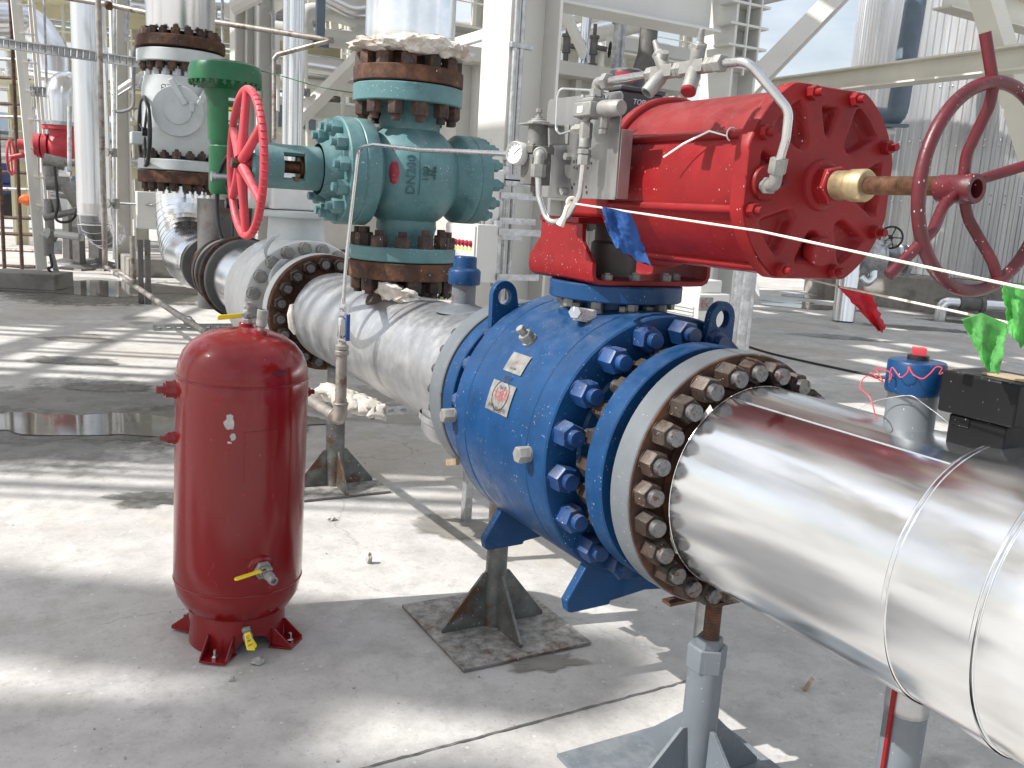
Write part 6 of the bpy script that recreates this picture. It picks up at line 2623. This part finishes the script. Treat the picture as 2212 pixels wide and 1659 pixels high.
# small-bore instruments under the red valve
sv = thing('instrument_stand', 'cluster of small beige valves and tubing under the distant red valve', 'instrument', pt(110, 560, 12.4))
mb = MB()
for (px, py, px2, py2, r) in ((95, 345, 140, 355, .09), (140, 352, 172, 352, .05), (110, 358, 112, 400, .09), (100, 395, 150, 398, .10), (105, 430, 108, 500, .06), (120, 430, 128, 470, .05), (95, 470, 172, 455, .045), (100, 505, 118, 512, .09), (104, 512, 106, 550, .07), (150, 395, 178, 440, .14), (112, 550, 128, 610, .035)):
    mb.cyl(pt(px, py, 12.3), pt(px2, py2, 12.4), r, 14)
obj('valve_body', mb, 'cast', sv)
mb = MB()
mb.bx(pt(98, 520, 12.3), pt(118, 550, 12.3) + V((.1, .2, 0)))
obj('junction_box', mb, 'galv', sv)
mb = MB()
mb.tube(spline([pt(118, 360, 12.2), pt(125, 440, 12.2), pt(120, 470, 12.2), pt(135, 480, 12.2), pt(160, 470, 12.2), pt(175, 420, 12.2)]), .018, 8)
obj('hose', mb, 'darkcable', sv)
mb = MB()
mb.tube(spline([pt(108, 550, 12.2), pt(112, 575, 12.2), pt(104, 580, 12.2), pt(112, 590, 12.2)]), .018, 8)
obj('hose', mb, 'darkcable', sv)
mb = MB()
mb.tube([pt(150, 230, 12.2), pt(150, 370, 12.2)], .03, 10)
obj('impulse_line', mb, 'galv', sv)
# post with blue band behind, low box
pp = thing('junction_post', 'small white junction box on a dark frame left of the banded elbow', 'junction box', pt(310, 560, 11))
mb = MB()
c = pt(315, 450, 11)
mb.bx((c.x - .10, c.y, c.z - .25), (c.x + .13, c.y + .15, c.z + .2))
obj('case', mb, 'cabinet', pp, .01)
mb = MB()
for px in (302, 318):
    q = pt(px, 500, 11)
    mb.bx((q.x - .03, q.y - .03, .004), (q.x + .03, q.y + .03, q.z - .1))
obj('frame', mb, 'darksteel', pp)
kb = MB()
c = onz(350, 600)
kb.bx((c.x - .5, c.y, .004), (c.x + 1.5, c.y + 1.2, .30))
tag(obj('plinth_block', kb, 'plinth', None, .02), 'low concrete block behind the banded elbow', 'plinth')
# thin lines, trays and struts between the columns
ln_ = thing('instrument_tubing', 'tangle of thin pale conduits between the tall left pipe and the grey valve', 'tubing', pt(270, 300, 12))
for pts_, d0, r, m_ in (([(247, -10), (247, 560)], 11.0, .018, 'galv'), ([(252, -10), (253, 540)], 11.3, .012, 'white'), ([(243, 205), (312, 158)], 11.5, .045, 'white'), ([(243, 214), (318, 166), (318, 250)], 11.4, .016, 'galv'),
                        ([(290, 100), (288, 235), (262, 242), (244, 240)], 11.2, .020, 'traysteel'), ([(244, 438), (330, 443)], 11.0, .014, 'galv'), ([(276, -10), (272, 90)], 11.6, .03, 'galv'), ([(60, 162), (160, 176)], 13.5, .05, 'white'),
                        ([(60, 150), (165, 166), (165, 20)], 14., .04, 'alu_far'), ([(95, -10), (104, 300)], 13.2, .018, 'galv'), ([(82, 300), (90, 560)], 12.9, .014, 'white'), ([(110, 420), (170, 430), (176, 520)], 12.6, .035, 'galv'),
                        ([(150, 300), (150, 230)], 12.1, .02, 'galv'), ([(120, 505), (172, 512)], 12.3, .05, 'whitegrey'), ([(480, -10), (482, 180)], 11.9, .02, 'galv'), ([(547, 60), (600, 66), (600, 240)], 12.3, .03, 'white'),
                        ([(556, 5), (590, 30), (590, 340)], 12.6, .025, 'galv'), ([(660, 60), (664, 330)], 12.2, .022, 'white'), ([(672, 190), (740, 196), (742, 330)], 13.0, .03, 'whitegrey'), ([(500, 20), (560, -10)], 12.0, .09, 'white'), ([(340, 150), (310, 165), (300, 190)], 10.8, .03, 'galv')):
    mb = MB()
    P_ = [pt(x, y, d0) for x, y in pts_]
    mb.tube(fillet(P_, .12, 4) if len(P_) > 2 else P_, r, 8)
    obj('tube', mb, m_, ln_)
for px, py, d0, s in ((246, 330, 10.9, .05), (250, 440, 10.9, .06), (318, 252, 11.3, .07), (165, 240, 13.8, .07), (600, 150, 12.2, .06), (742, 300, 12.9, .07), (664, 200, 12.1, .05)):
    mb = MB()
    p = pt(px, py, d0)
    mb.cyl(p - V((0, 0, s)), p + V((0, 0, s)), s * .8, 12)
    mb.cyl(p, p + V((-s * 1.6, -s, 0)), s * .4, 10)
    mb.lathe(p + V((-s * 1.6, -s, 0)), (-1.6, -1, 0), [(0, 0), (s, 0), (s, .015), (0, .015)], 14)
    obj('small_valve', mb, 'cast', ln_)
# vehicle far left
vh = thing('machine', 'dark blue machine parked far away at the left edge', 'vehicle', onz(15, 470))
c = pt(15, 410, 26)
mb = MB()
mb.bx((c.x - 1.2, c.y, c.z - .35), (c.x + .35, c.y + 1.2, c.z + .15))
mb.bx((c.x - 1.2, c.y + .1, c.z + .15), (c.x + .1, c.y + 1.0, c.z + .75))
obj('body', mb, 'navy', vh, .04)
mb = MB()
for x in (-.9, .1):
    mb.cyl((c.x + x, c.y - .02, c.z - .45), (c.x + x, c.y + .3, c.z - .45), .35, 20)
obj('wheel', mb, 'blackpaint', vh)
on = MB()
on.blob(pt(60, 432, 14), (.13, .1, .09), 2, .15, 2)
tag(obj('orange_cap', on, 'orange', None), 'small orange cap on the pipework at the left edge', 'cap')

# ------------------------------------------------------------------ middle background
for k, (px, d, wx, wy, m_, lb) in enumerate(((515, 12.5, .17, .30, 'white', 'bright white column right of the far silver riser'),
                                         (538, 13.2, .16, .20, 'whitegrey', 'narrow bluish column just right of the bright white column'),
                                         (570, 14.0, .24, .30, 'whitegrey', 'pale grey column left of the shiny twin pipe'),
                                         (300, 21.0, .30, .30, 'cream', 'cream column far behind the grey valve stack'))):
    c = pt(px, 200, d)
    column(lb, (c.x, c.y), wy, wx, 9., m_)
t = thing('vertical_pipe', 'shiny twin vertical pipe left of the teal valve', 'pipe', pt(628, 300, 11))
for px, r in ((617, .055), (632, .075), (645, .04)):
    b = pt(px, 480, 11)
    mb = MB()
    mb.cyl((b.x, b.y, .01), (b.x, b.y, 7.), r, 20)
    obj('pipe', mb, 'alu_far', t)
t = thing('hanging_channel', 'grey channel hanging down to the end of the scaffold rail', 'channel', pt(690, 80, 9.7))
b = pt(690, 90, 9.75)
mb = MB()
mb.bx((b.x - .04, b.y - .03, b.z), (b.x + .05, b.y + .03, b.z + 2.2))
mb.bx((b.x - .08, b.y - .05, b.z - .06), (b.x + .09, b.y + .05, b.z + .02))
obj('channel', mb, 'bluegrey', t)
t = thing('steel_brace', 'white diagonal brace left of the top of the teal valve', 'brace', pt(700, 200, 12))
mb = MB()
mb.bar(pt(640, 262, 12.2), pt(830, 72, 12.2), .16, .16, (.5, -.8, 0))
obj('section', mb, 'white', t, .003)
pw = thing('pipework', 'pale elbowed pipes left of the shiny riser', 'pipework', pt(720, 60, 15))
for pts_, r, m_ in (([(655, 90), (655, 22), (720, 28), (830, 62)], .14, 'whitegrey'), ([(560, 60), (692, 80), (776, 90), (788, 62), (788, 20)], .15, 'whitegrey'), ([(655, 140), (720, 150), (830, 175)], .20, 'alu_far'),
                    ([(480, 20), (545, 40), (640, -20)], .12, 'white'), ([(700, -10), (760, 20), (840, 10)], .16, 'alu_far'), ([(600, 175), (700, 188), (850, 205)], .12, 'cream'), ([(640, 230), (760, 250), (860, 255)], .16, 'skid')):
    mb = MB()
    mb.tube(fillet([pt(x, y, 15 + .2 * i) for i, (x, y) in enumerate(pts_)], .35, 6), r, 16)
    obj('pipe', mb, m_, pw)
c = pt(560, 300, 19)
e = ony(1060, 480, c.y)
eq = thing('equipment_house', 'beige equipment house behind the teal valve', 'building', (c.x, c.y, 0))
mb = MB()
mb.bx((c.x, c.y, .3), (e.x + 3.0, c.y + 4, pt(560, 205, 19).z))
obj('wall', mb, 'skid', eq)
mb = MB()
for k in range(5):
    x = c.x + .4 + k * 1.1
    z = pt(560, 270, 19).z
    mb.bx((x, c.y - .03, z), (x + .8, c.y - .004, z + .45))
obj('window', mb, 'bluegrey', eq)
mb = MB()
zq = pt(560, 290, 19).z
for k in range(14):
    x = c.x + k * .45
    mb.bx((x, c.y - .5, zq - .9), (x + .04, c.y - .46, zq))
mb.bx((c.x, c.y - .5, zq), (c.x + 6.2, c.y - .46, zq + .05))
mb.bx((c.x, c.y - .5, zq - .45), (c.x + 6.2, c.y - .46, zq - .41))
mb.bx((c.x, c.y - .6, zq - 1.0), (c.x + 6.2, c.y - .004, zq - .9))
obj('walkway_rail', mb, 'yellowsteel', eq)


def rack(label, c, nx, ny, sx, sy, levels, m, mp, seed):
    t = thing('pipe_rack', label, 'pipe rack', (c[0], c[1], 0), 'pipe racks in the far background')
    rnd = random.Random(seed)
    ztop = levels[-1] + .6
    for i in range(nx):
        for j in range(ny):
            mb = MB()
            ibeam(mb, (c[0] + i * sx, c[1] + j * sy, 0), (c[0] + i * sx, c[1] + j * sy, ztop), .28, .28, .03, .02, (1, 0, 0))
            obj('column', mb, m, t)
    for z in levels:
        mb = MB()
        for j in range(ny):
            mb.bx((c[0], c[1] + j * sy - .1, z - .32), (c[0] + (nx - 1) * sx, c[1] + j * sy + .1, z))
        for i in range(nx):
            mb.bx((c[0] + i * sx - .1, c[1], z - .33), (c[0] + i * sx + .1, c[1] + (ny - 1) * sy, z - .01))
        obj('beam', mb, m, t)
        for k in range(5):
            r = rnd.uniform(.07, .2)
            mb = MB()
            y = c[1] + (ny - 1) * sy * (k + .5) / 5
            mb.cyl((c[0] - 2, y, z + r + .002), (c[0] + (nx - 1) * sx + 2, y, z + r + .002), r, 12)
            obj('pipe', mb, mp[k % len(mp)], t)
    W_ = (nx - 1) * sx
    for k in range(16):
        r = rnd.choice((.03, .045, .06, .09))
        x = c[0] + rnd.uniform(-.5, W_ + .5)
        y = c[1] + rnd.uniform(-.8, -.2)
        z0, z1 = sorted((rnd.choice((0.02, levels[0], levels[1])), rnd.choice((levels[1], levels[2], ztop)) + .4))
        mb = MB()
        e_ = rnd.uniform(.5, 2.2) * rnd.choice((-1, 1))
        mb.tube(fillet([(x, y, z0), (x, y, z1), (x + e_, y, z1), (x + e_, y + rnd.uniform(.4, 1.5), z1)], .15, 4), r, 10)
        obj('riser', mb, rnd.choice(mp + ['white', 'galv']), t)
    for z in levels[:3]:
        mb = MB()
        for dz in (.5, 1.0):
            mb.cyl((c[0] - .5, c[1] - .9, z + dz), (c[0] + W_ + .5, c[1] - .9, z + dz), .02, 8)
        for q in range(int(W_ / 1.1) + 2):
            mb.cyl((c[0] - .5 + q * 1.1, c[1] - .9, z), (c[0] - .5 + q * 1.1, c[1] - .9, z + 1.0), .02, 8)
        mb.bx((c[0] - .5, c[1] - .95, z - .1), (c[0] + W_ + .5, c[1] - .16, z - .04))
        obj('walkway', mb, 'galv' if z == levels[0] else m, t)
    mb = MB()
    for i in range(nx - 1):
        a = V((c[0] + i * sx, c[1] - .02, levels[0]))
        b = V((c[0] + (i + 1) * sx, c[1] - .02, levels[1]))
        mb.bar(a, b, .10, .10)
    obj('brace', mb, m, t)
    return t


rack('pale yellow pipe rack at the far left, seen behind the ladder', (.4, 23.), 3, 2, 4.0, 3.5, (1.9, 3.5, 5.2, 7.), 'yellowsteel', ['alu_far', 'galv', 'whitegrey'], 1)
rack('cream pipe rack in the middle distance above the teal valve', (7.5, 22.), 4, 2, 3.4, 3.0, (2.6, 4.2, 5.8, 7.6), 'cream', ['whitegrey', 'alu_far', 'skid'], 2)
for k, (x0, y0, x1, dy, h, lb, m_) in enumerate(((-14, 44, 6, 8, 3.2, 'long pale shed at the far left horizon', 'farwall'), (8, 52, 26, 8, 4.0, 'long pale shed on the horizon in the middle', 'farwall'), (30, 40, 52, 8, 2.6, 'low pale shed on the horizon at the right', 'farwall'))):
    t = thing('shed', lb, 'building', (x0, y0, 0))
    mb = MB()
    mb.bx((x0, y0, 0), (x1, y0 + dy, h))
    obj('wall', mb, m_, t)
    mb = MB()
    mb.prism([(x0 - .3, y0 - .3, h + .002), (x1 + .3, y0 - .3, h + .002), (x1 + .3, y0 + dy / 2, h + 1.), (x0 - .3, y0 + dy / 2, h + 1.)], (0, 0, .12))
    mb.prism([(x0 - .3, y0 + dy + .3, h + .002), (x1 + .3, y0 + dy + .3, h + .002), (x1 + .3, y0 + dy / 2 + .003, h + 1.), (x0 - .3, y0 + dy / 2 + .003, h + 1.)], (0, 0, .12))
    obj('roof', mb, 'bluegrey', t)
    mb = MB()
    for q in range(int((x1 - x0) / 3)):
        mb.bx((x0 + 1 + q * 3, y0 - .03, 1.), (x0 + 2.6 + q * 3, y0 - .004, 2.))
    obj('window', mb, 'bluegrey', t)
mb = MB()
mb.tube(spline([pt(540, 148, 7.0), pt(600, 162, 7.0), pt(700, 190, 6.6), pt(800, 205, 6.2), pt(870, 214, 5.2)]), .004, 6)
mb.tube(spline([pt(535, 146, 7.0), pt(556, 165, 7.0), pt(566, 200, 7.0), pt(563, 230, 7.0)]), .004, 6)
tag(obj('cord', mb, 'green', None), 'thin green cord slung from the green actuator across to the teal valve', 'cord')
# ------------------------------------------------------------------ unseen blockers added overhead and to the left to shade the yard
KX, KY = -SUN.x / SUN.z, -SUN.y / SUN.z     # ground shift of a shadow per metre of height


def up(x, y, z):
    return V((x - KX * z, y - KY * z, z))


E_ = V((.894, -.447, 0))
N_ = V((.447, .894, 0))


def gpos(e, c):
    return E_ * e + N_ * c


dk = thing('walkway', 'unseen slats added overhead at the left to cast striped shade on the ground', 'walkway', (-6, 7, 6.))  # unseen deck and strips, added only to cast striped shade
HZ = 7.0


def slab(c0, c1, e0, e1, z=HZ, t=.05, mb=None):
    own = mb is None
    mb = mb or MB()
    p = [gpos(e0, c0), gpos(e1, c0), gpos(e1, c1), gpos(e0, c1)]
    mb.prism([up(q.x, q.y, z) for q in p], (0, 0, t))
    return mb


def R_slabs(name, lst, m, z=HZ, t=.05):
    mb = MB()
    for k, (c0, c1, e0, e1) in enumerate(lst):
        slab(c0, c1, e0, e1, z + .003 * (k % 7), t, mb)
    obj(name, mb, m, dk)


R_slabs('shade_slab', [(4.62, 6.70, -6, 1.0), (4.75, 6.72, -1.0, -.2 + .2), (9.6, 13.5, -9, -3.8), (9.2, 10.2, -5.2, -3.6)], 'white')  # added shade slabs, white so their undersides bounce light
R_slabs('shade_strip', [(4.03, 4.07, -6, 1), (4.16, 4.26, -6, .7), (4.38, 4.44, -6, 1.0), (4.50, 4.56, -6, .5)], 'galv', HZ + .5)  # thin unseen strips added to cast fine shade stripes
R_slabs('bar', [(6.84, 6.98, -9, 2), (7.20, 7.30, -9, 2), (7.66, 7.76, -9, 2), (7.86, 7.92, -9, 2), (8.45, 8.56, -9, 2), (8.70, 8.80, -9, 2), (8.98, 9.14, -9, 2), (9.30, 9.42, -9, 2), (9.6, 9.8, -9, 2)], 'galv', HZ + .1)  # added strips, spaced to stripe the ground with shade
R_slabs('shade_crosspiece', [(6.7, 13., -4.05, -3.75), (6.7, 13., -3.35, -3.22), (6.7, 10., -2.3, -2.15), (7.1, 13, -1.6, -1.2), (7.6, 13, -5.4, -5.1)], 'galv', HZ + .3)  # crosspieces added to break up the sunlit stripes
mb = MB()
for x, y in ((-9.5, 8.), (-6.0, 6.6), (-9.0, 13.), (-5.2, 11.5)):
    ibeam(mb, (x, y, 0), (x, y, HZ), .25, .25, .02, .012, (1, 0, 0))
obj('column', mb, 'white', dk)  # legs of the unseen shade deck, added with it
# unseen pipes added higher up to cast soft shade bands on the foreground
hb3 = thing('shade_pipe', 'unseen high pipes added at the left to cast soft shade on the foreground', 'pipe', (-13, 6, 13))
for (x0, y0, x1, y1, w, z) in ((-2.4, 5.0, 1.5, 2.15, .30, 13.), (-1.2, 2.95, .55, 2.22, .20, 13.5), (-.6, 2.2, .9, 1.70, .24, 13.8)):
    mb = MB()
    a, b = up(x0, y0, z), up(x1, y1, z)
    mb.cyl(a, b, w, 20)
    obj('pipe', mb, 'whitegrey', hb3)
# platform added unseen over the right-hand yard, its openings shaped for sun patches
pf = thing('occluder', 'plated platform added unseen at the right, with openings that shape sun patches', 'occluder', (4, 9, 7.5))
PZ = 7.5
rnd = random.Random(21)
mb = MB()
X0, Y0_, PXm, PYm = 6.3, 2.6, .82, .86
for i in range(15):
    for j in range(14):
        x, y = X0 + i * PXm, Y0_ + j * PYm
        op = rnd.random() < .42
        if 7.3 < x + .4 < 9.1 and 4.4 < y + .4 < 6.3 and (i + j) % 3:  # gap left so the diagonal brace catches the sun
            continue
        if not op:
            mb.prism([up(x, y, PZ), up(x + PXm, y, PZ), up(x + PXm, y + PYm, PZ), up(x, y + PYm, PZ)], (0, 0, .01))
        else:
            w = rnd.uniform(.18, .36)
            l = rnd.uniform(.30, .66)
            ax0 = x + rnd.uniform(.05, PXm - w - .05)
            ay0 = y + rnd.uniform(.05, PYm - l - .05)
            for a, b, c_, d in ((x, y, x + PXm, ay0), (x, ay0 + l, x + PXm, y + PYm), (x, ay0, ax0, ay0 + l), (ax0 + w, ay0, x + PXm, ay0 + l)):
                mb.prism([up(a, b, PZ), up(c_, b, PZ), up(c_, d, PZ), up(a, d, PZ)], (0, 0, .01))
mb.prism([up(2.6, 5.25, PZ), up(5.15, 5.25, PZ), up(5.15, 6.15, PZ), up(2.6, 6.15, PZ)], (0, 0, .01))  # extra unseen panel added to shade the lower broad column
obj('occluder_plating', mb, 'white', pf, flat=True)  # added plates, white underneath to bounce light onto the ground
mb = MB()
for i in range(6):
    a, b = up(X0 + i * 2.4, Y0_, PZ + .02), up(X0 + i * 2.4, Y0_ + 12, PZ + .02)
    mb.bar(a + V((0, 0, .1)), b + V((0, 0, .1)), .12, .16)
obj('occluder_joist', mb, 'whitegrey', pf)

# ------------------------------------------------------------------ sky, sun, camera
w = bpy.data.worlds.new('World')
sc.world = w
w.use_nodes = True
nt = w.node_tree
L = nt.links.new
bgd = nt.nodes['Background']
sky = nt.nodes.new('ShaderNodeTexSky')
sky.sky_type = 'NISHITA'
sky.sun_disc = False
sky.sun_elevation = math.asin(SUN.z)
sky.sun_rotation = math.atan2(SUN.x, SUN.y) % (2 * PI)
sky.air_density = 1.2
sky.dust_density = 2.5
sky.ozone_density = 1.0
# thin bright cloud over part of the sky
tc = nt.nodes.new('ShaderNodeTexCoord')
mp = nt.nodes.new('ShaderNodeMapping')
mp.inputs['Scale'].default_value = (1, 1, 2.6)
L(tc.outputs['Generated'], mp.inputs[0])
nz1 = nt.nodes.new('ShaderNodeTexNoise')
nz1.inputs['Scale'].default_value = 2.3
nz1.inputs['Detail'].default_value = 8
nz1.inputs['Roughness'].default_value = .58
L(mp.outputs[0], nz1.inputs['Vector'])
mr = nt.nodes.new('ShaderNodeMapRange')
for i, v_ in enumerate((.36, .68, .25, .9)):
    mr.inputs[i + 1].default_value = v_
L(nz1.outputs['Fac'], mr.inputs[0])
mx = nt.nodes.new('ShaderNodeMix')
mx.data_type = 'RGBA'
L(mr.outputs[0], mx.inputs[0])
L(sky.outputs[0], mx.inputs[6])
mx.inputs[7].default_value = (9.0, 9.3, 9.8, 1)
L(mx.outputs[2], bgd.inputs['Color'])
bgd.inputs['Strength'].default_value = .105

sl = bpy.data.lights.new('sun', 'SUN')
sl.energy = 4.6
sl.angle = math.radians(.53)
sl.color = (1, .98, .945)
so = bpy.data.objects.new('sun', sl)
so.rotation_euler = (-SUN).to_track_quat('-Z', 'Y').to_euler()
so.location = (0, 0, 30)
COL.objects.link(so)

cd = bpy.data.cameras.new('camera')
cd.sensor_fit = 'HORIZONTAL'
cd.sensor_width = 36
cd.lens = 36 * FPX / 2212
cd.clip_start = .05
cd.clip_end = 600
co = bpy.data.objects.new('camera', cd)
COL.objects.link(co)
mw = Matrix.Identity(4)
for i in range(3):
    mw[i][0] = RM[i][0]
    mw[i][1] = -RM[i][1]
    mw[i][2] = -RM[i][2]
    mw[i][3] = CAM[i]
co.matrix_world = mw
sc.camera = co
vs = sc.view_settings
vs.view_transform = 'Standard'
vs.look = 'None'
vs.gamma = 1
vs.use_curve_mapping = False
vs.exposure = .42
sc.cycles.max_bounces = 8
sc.cycles.glossy_bounces = 5
sc.cycles.diffuse_bounces = 4
sc.cycles.sample_clamp_indirect = 6
for o in bpy.data.objects:
    if '_o' in o:
        del o['_o']
